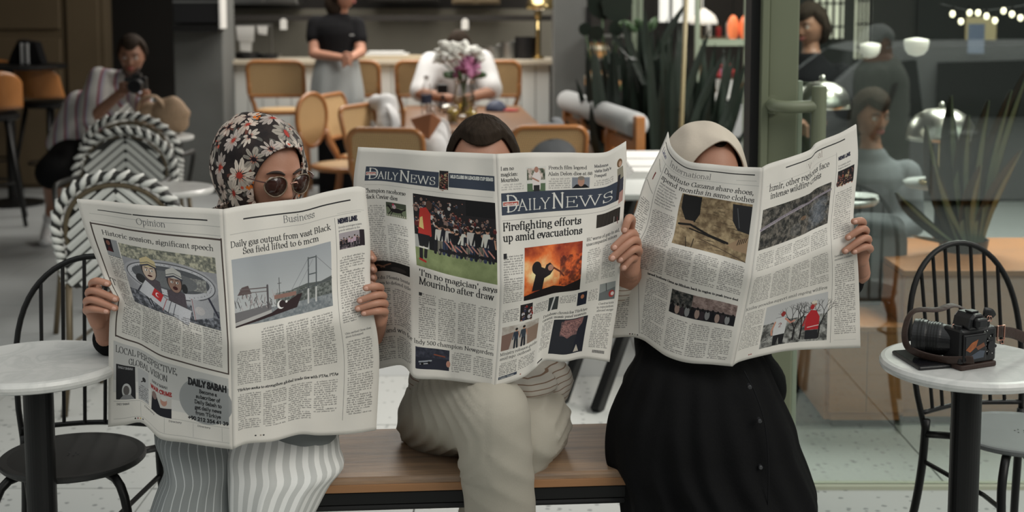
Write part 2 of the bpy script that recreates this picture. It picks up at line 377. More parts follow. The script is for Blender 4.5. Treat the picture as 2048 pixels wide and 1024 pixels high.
# thin partition frames at the shop inside
wp=struct(MB().b2((at(1390,8.2).x,8.2,1.22),(at(1500,8.2).x,8.25,1.26)),'window_2',m_greenl)
for a,b in ((1388,1396),(1486,1500)): struct(MB().b2((at(a,8.2).x,8.19,.75 if a<1400 else 0),(at(b,8.2).x,8.25,3.1)),'window_mullion',m_greenl,wp)
struct(MB().b2((at(1263,8.9).x,8.9,1.15),(at(1272,8.9).x,8.94,3.1)),'window_mullion',m_greenl,wp); struct(MB().b2((at(1275,8.9).x,8.9,1.15),(at(1283,8.9).x,8.94,3.1)),'window_mullion',m_greenl,wp)
lamp('interior_ceiling_light',(-.8,9.6,3.0),150,2.2,(1,.95,.88),'AREA',(0,0,-1))
lamp('kitchen_light',(-.6,11.8,2.9),55,1.2,(1,.95,.85),'AREA',(0,0,-1))
lamp('shop_light',(2.4,10.2,2.9),110,1.2,(1,.92,.8),'AREA',(0,0,-1))
lamp('window_seat_fill',(2.1,4.35,2.9),38,.6,(1,.93,.82),'AREA',(0,.25,-1))  # unseen fill lamp, added to brighten the wooden fronts behind the glass
lamp('dining_light',(2.6,6.4,3.0),270,1.8,(1,.96,.9),'AREA',(0,0,-1))
# ================================================================ BENCH
ba=PZ(650,960,.46); bb=PZ(1225,944,.46); bd=(bb-ba); ang=math.atan2(bd.y,bd.x)
bt=thing('bench','long backless oak bench with black metal frame carrying the three readers','bench',(ba.x,ba.y,0),ang)
Mx=MATX(bt)
def BL(B,name,m,**k):
    B.v=[tuple(Mx@Vector(v)) for v in B.v]; return B.build(name,m,bt,**k)
x0,x1=-.30,1.02; dp=.34
B=MB()
def bsf(u,v):
    a=v*2*PI; r=.011; cx=r if math.cos(a)<0 else dp-r; cz=.46-r if math.sin(a)>0 else .425+r
    return (x0+(x1-x0)*u, cx+r*math.cos(a), cz+r*math.sin(a)+.0015*math.sin(u*9))
B=MB(); B.b2((x0,0,.428),(x1,.34,.462)); BL(B,'seat_board',m_wood,bevel=.007)
B=MB(); B.b2((x0,-.003,.430),(x1,.0015,.447)); BL(B,'front_edge',m_woode,bevel=.001)
B=MB(); B.b2((x0+.01,.004,.400),(x1-.01,.03,.427)); BL(B,'frame_rail',m_black,bevel=.002)
B=MB(); B.tube([(x0+.01,.012,.392),(x1-.01,.012,.392)],.008,8); BL(B,'frame_bar',m_black)
B=MB(); B.b2((x0+.01,dp-.03,.395),(x1-.01,dp-.004,.427)); BL(B,'frame_rail',m_black,bevel=.002)
for xx in (x0+.05,x1-.05):
    for yy in (.03,dp-.03):
        B=MB(); B.b2((xx-.015,yy-.015,0),(xx+.015,yy+.015,.40)); BL(B,'leg',m_black,bevel=.002)
# ================================================================ BISTRO TABLES
def bistro(c,label,r=.187,h=.72):
    t=thing('bistro_table',label,'table',(c.x,c.y,0),0,'small round marble bistro tables')
    B=MB(); th=.026
    B.lathe([(r-.012,h-th),(r-.003,h-th+.004),(r,h-th+.011),(r,h-.009),(r-.004,h-.002),(r-.012,h)],(c.x,c.y,0),72); B.build('tabletop',m_marble,t,smooth=False)
    B=MB(); B.lathe([(.16,0),(.16,.012),(.05,.035),(.032,.05),(.032,h-th-.01),(.10,h-th-.008),(.10,h-th)],(c.x,c.y,0),32); B.build('pedestal',m_black,t,smooth=False,bevel=0)
    return t
tl=PZ(74,721,.72); tr=PZ(1936,719,.72)
bistro(tl,'round marble café table at left edge, nearest to the floral headscarf woman')
bistro(tr,'round marble café table at right edge carrying the camera and phone')
# ================================================================ BLACK METAL CHAIRS
def metal_chair(name_label,c,rz,sw=.165,bw=.168,seatm=m_seat,topz=.85,lean=.13,nsp=7):
    """local frame: sitter faces -Y; c = seat centre on the floor"""
    t=thing('metal_chair',name_label,'chair',(c.x,c.y,0),rz,'black metal café chairs'); M=MATX(t)
    def L_(B,n,m=m_black,**k): B.v=[tuple(M@Vector(v)) for v in B.v]; return B.build(n,m,t,**k)
    sh=.45
    B=MB(); B.lathe([(sw-.004,sh-.014),(sw,sh-.010),(sw,sh-.003),(sw-.004,sh),(sw-.02,sh-.001)],(0,0,0),56,sy=.98); L_(B,'seat',seatm)
    B=MB()
    for a in range(5): B.ell((.012*math.cos(a*1.257),.012*math.sin(a*1.257),sh+.0003),(.0022,.0022,.0006),n=8,m=4)
    L_(B,'seat_hole',m_glossb)
    yb=sw+.02; w=bw
    # hoop of the back
    def hp(s):  # s -1..1
        a=s*PI/2; x=w*math.sin(a)*1.0; z=.60+(topz-.60)*math.cos(a)**.75 if abs(s)<1 else .60
        return V(x, yb+lean*(z-sh)/.4*.6, z)
    pts=[hp(-1+2*i/28) for i in range(29)]
    low=[V(-w*.86,yb-.01,.40),V(-w*.95,yb+.01,.50)]; lo2=[V(w*.95,yb+.01,.50),V(w*.86,yb-.01,.40)]
    B=MB(); B.tube(low+pts+lo2,.0075,10); L_(B,'back_hoop',smooth=True)
    B=MB(); B.tube([V(-w*.9,yb,.455),V(0,yb+.035,.455),V(w*.9,yb,.455)],.0065,8,res=14); L_(B,'back_rail',smooth=True)
    for k in range(nsp):
        s=-.75+1.5*k/(nsp-1); x=w*s*.93
        sa=math.asin(max(-1,min(1,x/w)))/(PI/2); top=hp(sa); B=MB()
        B.tube([V(x*.94,yb+.03*(1-s*s),.455),(top.x,top.y,top.z)],.0048,8); L_(B,'spindle')
    for sx in (-1,1):
        B=MB(); B.tube([V(sx*.08,-.06,sh-.02),V(sx*.125,-.105,sh-.03),V(sx*.148,-.125,sh-.09),V(sx*.155,-.14,.25),V(sx*.175,-.17,0)],.0105,10,res=20); L_(B,'front_leg',smooth=True)
        B=MB(); B.tube([V(sx*w*.86,yb-.01,.44),V(sx*w*.88,yb,.30),V(sx*w*.95,yb+.02,.16),V(sx*w*1.12,yb+.055,0)],.0105,10,res=18); L_(B,'rear_leg',smooth=True)
        B=MB(); B.tube([V(sx*w*.86,yb-.005,.40),V(sx*.12,.05,.432)],.009,8); L_(B,'seat_bracket',smooth=True)
        B=MB(); B.tube([V(sx*w*.87,yb,.33),V(sx*.1,.0,.30)],.006,8); B.tube([V(sx*.1,0,.30),V(sx*.152,-.13,.32)],.006,8); L_(B,'side_stretcher')
    return t
lc=PZ(146,908,.45); metal_chair('black metal hoop-back chair with dark round seat at left edge',lc,math.radians(4),bw=.188,nsp=6,topz=.865)
rc=PZ(2040,862,.45); metal_chair('black metal hoop-back chair with grey seat behind the camera table',rc,math.radians(18),seatm=m_gseat,topz=.87)
# ================================================================ NEWSPAPER SHEETS (form)
def pl(pts, n):
    """resample 2-D polyline to n points by length"""
    P=np.array(pts,float); d=np.r_[0,np.cumsum(np.linalg.norm(np.diff(P,axis=0),axis=1))]; d/=d[-1]
    t=np.linspace(0,1,n); C=catmull([(a,b,0) for a,b in pts],max(60,n*3)) if len(pts)>2 else None
    if C is None: return np.c_[np.interp(t,d,P[:,0]),np.interp(t,d,P[:,1])]
    dd=np.r_[0,np.cumsum(np.linalg.norm(np.diff(C[:,:2],axis=0),axis=1))]; dd/=dd[-1]
    return np.c_[np.interp(t,dd,C[:,0]),np.interp(t,dd,C[:,1])]
def coons(top,bot,left,right,nu,nv):
    T,B,Lf,R=pl(top,nu+1),pl(bot,nu+1),pl(left,nv+1),pl(right,nv+1)
    u=np.linspace(0,1,nu+1)[None,:,None]; v=np.linspace(0,1,nv+1)[:,None,None]
    return (1-v)*T[None]+v*B[None]+(1-u)*Lf[:,None]+u*R[:,None]-((1-u)*(1-v)*T[0]+u*(1-v)*T[-1]+(1-u)*v*B[0]+u*v*B[-1])
PAPERS={
 'A':dict(
  L=dict(top=[(153,400),(200,403),(260,410),(330,415),(400,418),(445,421)],
         mid=[(226,588),(262,612),(320,640),(390,666),(461,688)],
         bot=[(216,854),(250,850),(282,845),(299,858),(321,878),(367,885),(412,892),(465,899)],
         lt=[(153,400),(170,460),(190,512),(210,560),(226,588)], lb=[(226,588),(219,640),(217,740),(216,854)]),
  R=dict(top=[(445,421),(493,412),(559,404),(603,399),(651,386),(714,375),(729,379)],
         mid=[(461,688),(530,677),(621,655),(675,641),(744,622)],
         bot=[(465,899),(491,888),(545,883),(599,869),(638,871),(700,868),(751,861)],
         rt=[(729,379),(734,423),(739,483),(739,560),(744,622)], rb=[(744,622),(754,677),(757,733),(751,861)]),
  ft=[(445,421),(449,500),(456,600),(461,688)], fb=[(461,688),(463,790),(465,899)], Y=2.60, dl=.20, dr=.20),
 'B':dict(
  L=dict(top=[(716,296),(776,299),(852,304),(928,307),(992,310)],
         mid=[(716,520),(770,514),(826,528),(900,550),(1000,571)],
         bot=[(735,742),(757,738),(799,730),(812,735),(823,750),(831,757),(878,759),(944,767),(988,777)],
         lt=[(716,296),(707,370),(712,480),(716,520)], lb=[(716,520),(722,600),(735,742)]),
  R=dict(top=[(992,310),(1056,307),(1132,307),(1208,307),(1234,295),(1252,284)],
         mid=[(1000,571),(1046,565),(1105,555),(1165,544),(1241,520)],
         bot=[(988,777),(1046,755),(1072,735),(1088,722),(1128,724),(1165,717),(1219,724)],
         rt=[(1252,284),(1253,330),(1247,430),(1241,520)], rb=[(1241,520),(1236,599),(1226,668),(1219,724)]),
  ft=[(992,310),(995,400),(999,500),(1000,571)], fb=[(1000,571),(997,650),(988,777)], Y=2.74, dl=.16, dr=.13),
 'C':dict(
  L=dict(top=[(1337,265),(1342,291),(1357,311),(1380,325),(1423,330),(1474,335),(1525,337)],
         mid=[(1244,474),(1276,487),(1350,508),(1430,530),(1502,554)],
         bot=[(1222,676),(1263,674),(1286,680),(1309,696),(1334,713),(1372,725),(1423,729),(1465,733)],
         lt=[(1337,265),(1319,306),(1291,362),(1266,438),(1244,474)], lb=[(1244,474),(1233,560),(1222,676)]),
  R=dict(top=[(1525,337),(1538,330),(1582,316),(1622,301),(1633,288),(1683,267),(1713,250)],
         mid=[(1502,554),(1544,541),(1612,515),(1658,496),(1711,478)],
         bot=[(1465,733),(1475,725),(1523,712),(1574,702),(1650,698),(1721,696)],
         rt=[(1713,250),(1716,316),(1710,392),(1707,440),(1711,478)], rb=[(1711,478),(1716,530),(1719,607),(1721,696)]),
  ft=[(1525,337),(1523,377),(1517,440),(1502,554)], fb=[(1502,554),(1485,640),(1465,733)], Y=2.78, dl=.18, dr=.20),
}
def paper_px(P, side, nu=48, nv=36):
    """pixel net of one page, v=0.5 at the crease; returns (2nv+1, nu+1, 2)"""
    d=P[side]
    if side=='L':
        a=coons(d['top'],d['mid'],d['lt'],P['ft'],nu,nv); b=coons(d['mid'],d['bot'],d['lb'],P['fb'],nu,nv)
    else:
        a=coons(d['top'],d['mid'],P['ft'],d['rt'],nu,nv); b=coons(d['mid'],d['bot'],P['fb'],d['rb'],nu,nv)
    return np.concatenate([a,b[1:]],0)
# ================================================================ PRINT (drawn here, laid flat on the sheets)
# serif letters as pen strokes: p = polyline, a = arc cx cy rx ry from to, s = serif at x y, d = dot
GL={
'A':(.68,'p.07,0 .33,.7;p.31,.7 .60,0;p.16,.24 .50,.24;s.07,0;s.6,0'),
'B':(.60,'p.14,0 .14,.7;p.08,.7 .3,.7;a.3,.53 .17,.17 -90 90;p.14,.36 .32,.36;a.32,.18 .2,.18 -90 90;p.08,0 .32,0'),
'C':(.66,'a.37,.35 .29,.35 50 310;p.57,.5 .57,.68'),
'D':(.70,'p.14,0 .14,.7;p.07,.7 .3,.7;a.3,.35 .32,.35 -90 90;p.07,0 .3,0'),
'E':(.58,'p.14,0 .14,.7;p.08,.7 .5,.7 .5,.6;p.14,.36 .4,.36;p.4,.29 .4,.43;p.08,0 .53,0 .54,.12'),
'F':(.56,'p.14,0 .14,.7;p.08,.7 .5,.7 .5,.58;p.14,.36 .4,.36;p.4,.29 .4,.43;s.14,0'),
'G':(.72,'a.37,.35 .29,.35 50 330;p.57,.5 .57,.68;p.6,.02 .6,.3;s.6,.3'),
'H':(.74,'p.14,0 .14,.7;p.6,0 .6,.7;p.14,.36 .6,.36;s.14,0;s.6,0;s.14,.7;s.6,.7'),
'I':(.32,'p.16,0 .16,.7;s.16,0;s.16,.7'),
'J':(.4,'p.24,.05 .24,.7;a.12,.05 .12,.1 200 360;s.24,.7'),
'K':(.68,'p.14,0 .14,.7;p.14,.3 .52,.7;p.26,.42 .58,0;s.14,0;s.6,0;s.14,.7;s.52,.7'),
'L':(.56,'p.14,0 .14,.7;s.14,.7;p.08,0 .5,0 .52,.15'),
'M':(.86,'p.12,0 .14,.7;p.14,.7 .42,.02;p.42,.02 .7,.7;p.7,.7 .72,0;s.12,0;s.73,0;s.11,.7;s.73,.7'),
'N':(.74,'p.13,0 .13,.7;p.13,.7 .6,0;p.6,0 .6,.7;s.13,0;s.6,.7;s.1,.7'),
'O':(.74,'a.37,.35 .3,.36 0 360'),
'P':(.58,'p.14,0 .14,.7;p.08,.7 .3,.7;a.3,.51 .21,.19 -90 90;p.14,.32 .3,.32;s.14,0'),
'R':(.66,'p.14,0 .14,.7;p.08,.7 .3,.7;a.3,.52 .2,.18 -90 90;p.14,.34 .32,.34;p.3,.34 .58,0;s.14,0;s.6,0'),
'S':(.52,'a.26,.52 .17,.18 40 270;a.25,.18 .2,.18 -150 90;p.42,.52 .42,.68;p.08,.02 .08,.18'),
'T':(.62,'p.31,0 .31,.7;p.05,.58 .05,.7 .57,.7 .57,.58;s.31,0'),
'U':(.72,'p.14,.7 .14,.22;a.36,.22 .22,.22 180 360;p.58,.22 .58,.7;s.14,.7;s.58,.7'),
'V':(.68,'p.08,.7 .35,0;p.35,0 .6,.7;s.08,.7;s.6,.7'),
'W':(.96,'p.08,.7 .29,0;p.29,0 .48,.7;p.48,.7 .69,0;p.69,0 .88,.7;s.08,.7;s.48,.7;s.88,.7'),
'Y':(.64,'p.07,.7 .32,.33;p.32,.33 .57,.7;p.32,.33 .32,0;s.32,0;s.07,.7;s.57,.7'),
'a':(.46,'a.22,.34 .13,.12 20 170;p.34,.36 .34,.06 .42,.01;a.2,.13 .14,.13 60 300;p.34,.05 .22,0;p.34,.27 .24,.26'),
'b':(.52,'p.12,0 .12,.74;a.27,.23 .17,.23 -140 140;s.08,.74'),
'c':(.43,'a.24,.23 .18,.23 45 315'),
'd':(.54,'p.4,0 .4,.74;a.25,.23 .18,.23 40 320;s.37,.74;s.44,0'),
'e':(.46,'a.24,.23 .18,.23 0 320;p.07,.25 .42,.25'),
'f':(.32,'p.14,0 .14,.58;a.25,.58 .11,.16 60 180;p.04,.44 .28,.44;s.14,0'),
'g':(.48,'a.23,.3 .14,.15 0 360;p.36,.44 .45,.46;a.13,.12 .06,.07 90 270;a.24,-.1 .19,.11 0 360;p.13,.04 .34,.0'),
'h':(.56,'p.12,0 .12,.74;a.28,.28 .14,.17 0 150;p.42,0 .42,.28;s.12,0;s.42,0;s.08,.74'),
'i':(.27,'p.13,0 .13,.45;s.13,0;s.09,.45;d.13,.64'),
'j':(.26,'p.14,-.1 .14,.45;a.06,-.1 .08,.1 200 360;s.1,.45;d.14,.64'),
'k':(.54,'p.12,0 .12,.74;p.12,.2 .38,.45;p.22,.27 .45,0;s.12,0;s.46,0;s.08,.74;s.38,.45'),
'l':(.27,'p.13,0 .13,.74;s.13,0;s.09,.74'),
'm':(.82,'p.12,0 .12,.45;a.26,.28 .13,.17 0 150;p.4,0 .4,.28;a.54,.28 .13,.17 0 150;p.68,0 .68,.28;s.12,0;s.4,0;s.68,0;s.08,.45'),
'n':(.56,'p.12,0 .12,.45;a.28,.28 .14,.17 0 150;p.42,0 .42,.28;s.12,0;s.42,0;s.08,.45'),
'o':(.5,'a.25,.23 .19,.23 0 360'),
'p':(.53,'p.12,-.22 .12,.45;a.27,.23 .17,.23 -140 140;s.12,-.22;s.08,.45'),
'q':(.53,'p.4,-.22 .4,.45;a.25,.23 .18,.23 40 320;s.4,-.22'),
'r':(.39,'p.12,0 .12,.45;a.26,.3 .13,.14 60 150;s.12,0;s.08,.45;d.33,.4'),
's':(.38,'a.19,.34 .11,.11 40 270;a.18,.12 .13,.12 -150 90;p.3,.34 .3,.44;p.06,.01 .06,.12'),
't':(.33,'p.14,.08 .14,.6;a.24,.1 .1,.1 180 330;p.04,.44 .29,.44'),
'u':(.56,'p.12,.14 .12,.45;a.26,.16 .14,.16 180 320;p.41,0 .41,.45;s.08,.45;s.37,.45;s.45,0'),
'v':(.48,'p.06,.45 .24,0;p.24,0 .41,.45;s.06,.45;s.41,.45'),
'w':(.7,'p.06,.45 .2,0;p.2,0 .34,.45;p.34,.45 .48,0;p.48,0 .62,.45;s.06,.45;s.34,.45;s.62,.45'),
'y':(.48,'p.06,.45 .25,0;p.41,.45 .2,-.15 .08,-.2;s.06,.45;s.41,.45'),
'z':(.44,'p.06,.36 .06,.45 .37,.45;p.37,.45 .06,0;p.06,0 .38,0 .38,.1'),
'0':(.5,'a.25,.33 .18,.33 0 360'),'1':(.5,'p.25,0 .25,.66;p.25,.66 .14,.56;s.25,0'),
'2':(.5,'a.24,.48 .16,.18 -20 170;p.4,.44 .1,.03;p.08,.03 .42,.03'),'3':(.5,'a.22,.5 .15,.16 -80 150;a.22,.17 .18,.17 -150 80'),
'4':(.5,'p.32,0 .32,.66;p.32,.66 .06,.2;p.06,.2 .44,.2'),'5':(.5,'p.14,.62 .38,.64;p.14,.62 .14,.38;a.22,.2 .18,.2 -140 110'),
'6':(.5,'a.25,.2 .17,.2 0 360;a.32,.3 .24,.34 100 190'),'8':(.5,'a.25,.49 .14,.16 0 360;a.25,.17 .18,.18 0 360'),
'9':(.5,'a.25,.46 .17,.2 0 360;a.18,.36 .24,.34 -80 10'),
'.':(.24,'d.12,.04'),',':(.24,'d.12,.04;p.14,.04 .08,-.12'),"'":(.2,'p.1,.72 .09,.56'),':':(.26,'d.13,.06;d.13,.38'),
'+':(.5,'p.25,.1 .25,.5;p.05,.3 .45,.3'),'-':(.3,'p.05,.25 .25,.25'),' ':(.24,''),
}
GL['İ']=(.32,GL['I'][1]+';d.16,.86'); GL['ü']=(.56,GL['u'][1]+';d.17,.62;d.34,.62')
def glyph_segs(ch, sans=False):
    adv,cm=GL.get(ch,GL[' ']); out=[]
    for c in cm.split(';'):
        if not c: continue
        k=c[0]; q=c[1:].split(' ')
        if k=='p':
            P=[tuple(map(float,a.split(','))) for a in q]; out+= [(P[i],P[i+1],0) for i in range(len(P)-1)]
        elif k=='a':
            cx,cy=map(float,q[0].split(',')); rx,ry=map(float,q[1].split(',')); a0,a1=float(q[2]),float(q[3])
            n=max(4,int(abs(a1-a0)/24)); A=[math.radians(a0+(a1-a0)*i/n) for i in range(n+1)]
            P=[(cx+rx*math.cos(t),cy+ry*math.sin(t)) for t in A]; out+=[(P[i],P[i+1],0) for i in range(n)]
        elif k=='s' and not sans:
            x,y=map(float,q[0].split(',')); out.append(((x-.075,y),(x+.075,y),1))
        elif k=='d':
            x,y=map(float,q[0].split(',')); out.append(((x,y),(x,y+.01),2))
    return adv,out
def vn(h,w,cell,seed,octv=3):
    r=np.random.RandomState(seed); o=np.zeros((h,w)); a=1; t=0
    for k in range(octv):
        c=max(2,cell/(2**k)); gh,gw=int(h/c)+3,int(w/c)+3; g=r.rand(gh,gw)
        y=np.arange(h)/c; x=np.arange(w)/c; yi=y.astype(int); xi=x.astype(int); fy=(y-yi)[:,None]; fx=(x-xi)[None]
        fy=fy*fy*(3-2*fy); fx=fx*fx*(3-2*fx)
        o+=a*((g[yi][:,xi]*(1-fx)+g[yi][:,xi+1]*fx)*(1-fy)+(g[yi+1][:,xi]*(1-fx)+g[yi+1][:,xi+1]*fx)*fy); t+=a; a*=.55
    return o/t
INK=(.13,.13,.14); PAPER=(.835,.815,.78)
class CV:
    def __init__(s,w=900,h=1440,bgc=PAPER,seed=1):
        s.w,s.h=w,h; s.a=np.ones((h,w,3),np.float32)*np.array(bgc,np.float32); s.r=np.random.RandomState(seed)
        s.a*= (1+.03*(vn(h,w,180,seed)-.5)+.025*(s.r.rand(h,w)-.5))[...,None]
    def blend(s,x0,y0,al,c):
        h,w=al.shape; X0,Y0=max(0,x0),max(0,y0); X1,Y1=min(s.w,x0+w),min(s.h,y0+h)
        if X1<=X0 or Y1<=Y0: return
        al=al[Y0-y0:Y1-y0,X0-x0:X1-x0,None]; R=s.a[Y0:Y1,X0:X1]
        c=np.array(c,np.float32); c=c if c.ndim==1 else c[Y0-y0:Y1-y0,X0-x0:X1-x0]
        R[...]=R*(1-al)+c*al
    def seg(s,x0,y0,x1,y1,wd,c,al=1):
        r=wd/2+1.5; X0,X1=int(min(x0,x1)-r),int(max(x0,x1)+r)+1; Y0,Y1=int(min(y0,y1)-r),int(max(y0,y1)+r)+1
        if X1-X0<1 or Y1-Y0<1: return
        gx=np.arange(X0,X1)[None]+.5; gy=np.arange(Y0,Y1)[:,None]+.5; dx,dy=x1-x0,y1-y0; L=dx*dx+dy*dy+1e-9
        t=np.clip(((gx-x0)*dx+(gy-y0)*dy)/L,0,1); d=np.hypot(gx-x0-t*dx,gy-y0-t*dy)
        s.blend(X0,Y0,np.clip(.5+wd/2-d,0,1)*al,c)
    def line(s,P,wd,c=INK,al=1):
        for a,b in zip(P[:-1],P[1:]): s.seg(a[0],a[1],b[0],b[1],wd,c,al)
    def rect(s,x0,y0,x1,y1,c,al=1):
        x0,y0,x1,y1=map(int,(x0,y0,x1,y1)); s.blend(x0,y0,np.full((y1-y0,x1-x0),al,np.float32),c)
    def ell(s,cx,cy,rx,ry,c,al=1,noise=0):
        X0,Y0=int(cx-rx-1),int(cy-ry-1); X1,Y1=int(cx+rx+2),int(cy+ry+2)
        gx=np.arange(X0,X1)[None]+.5; gy=np.arange(Y0,Y1)[:,None]+.5; d=np.hypot((gx-cx)/rx,(gy-cy)/ry)
        m=np.clip((1-d)*min(rx,ry)+.5,0,1)*al
        if noise: m=m*(1-noise*s.r.rand(*m.shape))
        s.blend(X0,Y0,m,c)
    def poly(s,P,c,al=1):
        P=np.array(P,float); X0,Y0=np.floor(P.min(0)).astype(int); X1,Y1=np.ceil(P.max(0)).astype(int)+1
        gx=np.arange(X0,X1)[None]+.5; gy=np.arange(Y0,Y1)[:,None]+.5; ins=np.zeros((Y1-Y0,X1-X0),bool)
        for i in range(len(P)):
            (ax,ay),(bx,by)=P[i],P[(i+1)%len(P)]
            if ay==by: continue
            cnd=((gy<ay)!=(gy<by)); ins^= cnd & (gx < (bx-ax)*(gy-ay)/(by-ay)+ax)
        s.blend(X0,Y0,ins.astype(np.float32)*al,c)
    def tex(s,x0,y0,x1,y1,c0,c1,cell=20,seed=1,con=1.6,octv=4,al=1):
        x0,y0,x1,y1=map(int,(x0,y0,x1,y1)); n=np.clip((vn(y1-y0,x1-x0,cell,seed,octv)-.5)*con+.5,0,1)[...,None]
        s.blend(x0,y0,np.full((y1-y0,x1-x0),al,np.float32),np.array(c0)*(1-n)+np.array(c1)*n)
    def text(s,t,x,y,h,c=INK,wt=1.0,fit=None,sans=False,align='l',slope=0,al=1):
        """h = cap height px, y = baseline"""
        k=h/.7; tot=sum(GL.get(ch,GL[' '])[0] for ch in t)*k; sx=(fit/tot if fit else 1); tot*=sx
        if align=='c': x-=tot/2
        th,tn=.1*wt,.036*wt
        if sans: tn=th=.11*wt
        for ch in t:
            adv,sg=glyph_segs(ch,sans)
            for (p,q,kd) in sg:
                if kd==0:
                    ang=math.atan2(q[1]-p[1],q[0]-p[0]); wd=tn+(th-tn)*math.cos(ang-math.radians(102))**2
                elif kd==1: wd=tn*1.1
                else: wd=th*1.15
                X0,X1=x+p[0]*k*sx,x+q[0]*k*sx
                s.seg(X0,y-p[1]*k+slope*(X0-x),X1,y-q[1]*k,max(1.0,wd*k),c,al)
            x+=adv*k*sx
        return x
    def body(s,x0,y0,x1,y1,pitch=15,al=.72,c=INK,indent=True):
        y=y0+pitch*.8; k=0; n=0
        while y<y1:
            x=x0+(14 if n==0 and indent else 0); end=x1 if (n<5 or s.r.rand()>.16) else x0+(x1-x0)*s.r.uniform(.3,.85); short=end<x1
            while x<end-6:
                w=int(min(end-x,s.r.choice([10,16,22,30,40,52])))
                if w<4: break
                m=np.zeros((11,w)); v=s.r.rand(w//3+1).repeat(3)[:w]; m[3:9]=(.35+.65*v)*(.7+.3*s.r.rand(6,w))
                asc=(s.r.rand(w//3+1)>.72).repeat(3)[:w]; m[0:3,asc]=.7; m[9:11,(s.r.rand(w//3+1)>.9).repeat(3)[:w]]=.6
                m[:, ::3]*=.45
                s.blend(int(x),int(y-9),m*al,c); x+=w+6
            y+=pitch; n= 0 if short else n+1
    def cols(s,x0,y0,x1,y1,n,gap=16,**k):
        w=(x1-x0-gap*(n-1))/n
        for i in range(n): s.body(x0+i*(w+gap),y0,x0+i*(w+gap)+w,y1,**k)
    def tiny(s,x0,y,x1,h=9,al=.8,c=INK): s.body(x0,y-h,x1,y,pitch=h+4,al=al,c=c,indent=False)
    def fig(s,x,y,h,body=(.1,.1,.12),leg=(.1,.1,.12),skin=(.7,.5,.4),hair=(.12,.1,.09),lean=0):
        """small standing person in a printed picture; y = feet"""
        s.line([(x-h*.07,y),(x-h*.05,y-h*.45)],h*.1,leg); s.line([(x+h*.08,y),(x+h*.05,y-h*.45)],h*.1,leg)
        s.poly([(x-h*.1,y-h*.42),(x+h*.1,y-h*.42),(x+h*(.13+lean),y-h*.82),(x-h*(.13-lean),y-h*.82)],body)
        s.line([(x-h*.12+lean*h,y-h*.78),(x-h*.18,y-h*.45)],h*.06,body); s.line([(x+h*.12+lean*h,y-h*.78),(x+h*.19,y-h*.5)],h*.06,skin)
        s.ell(x+lean*h*1.2,y-h*.91,h*.065,h*.085,skin); s.ell(x+lean*h*1.2,y-h*.95,h*.07,h*.06,hair)
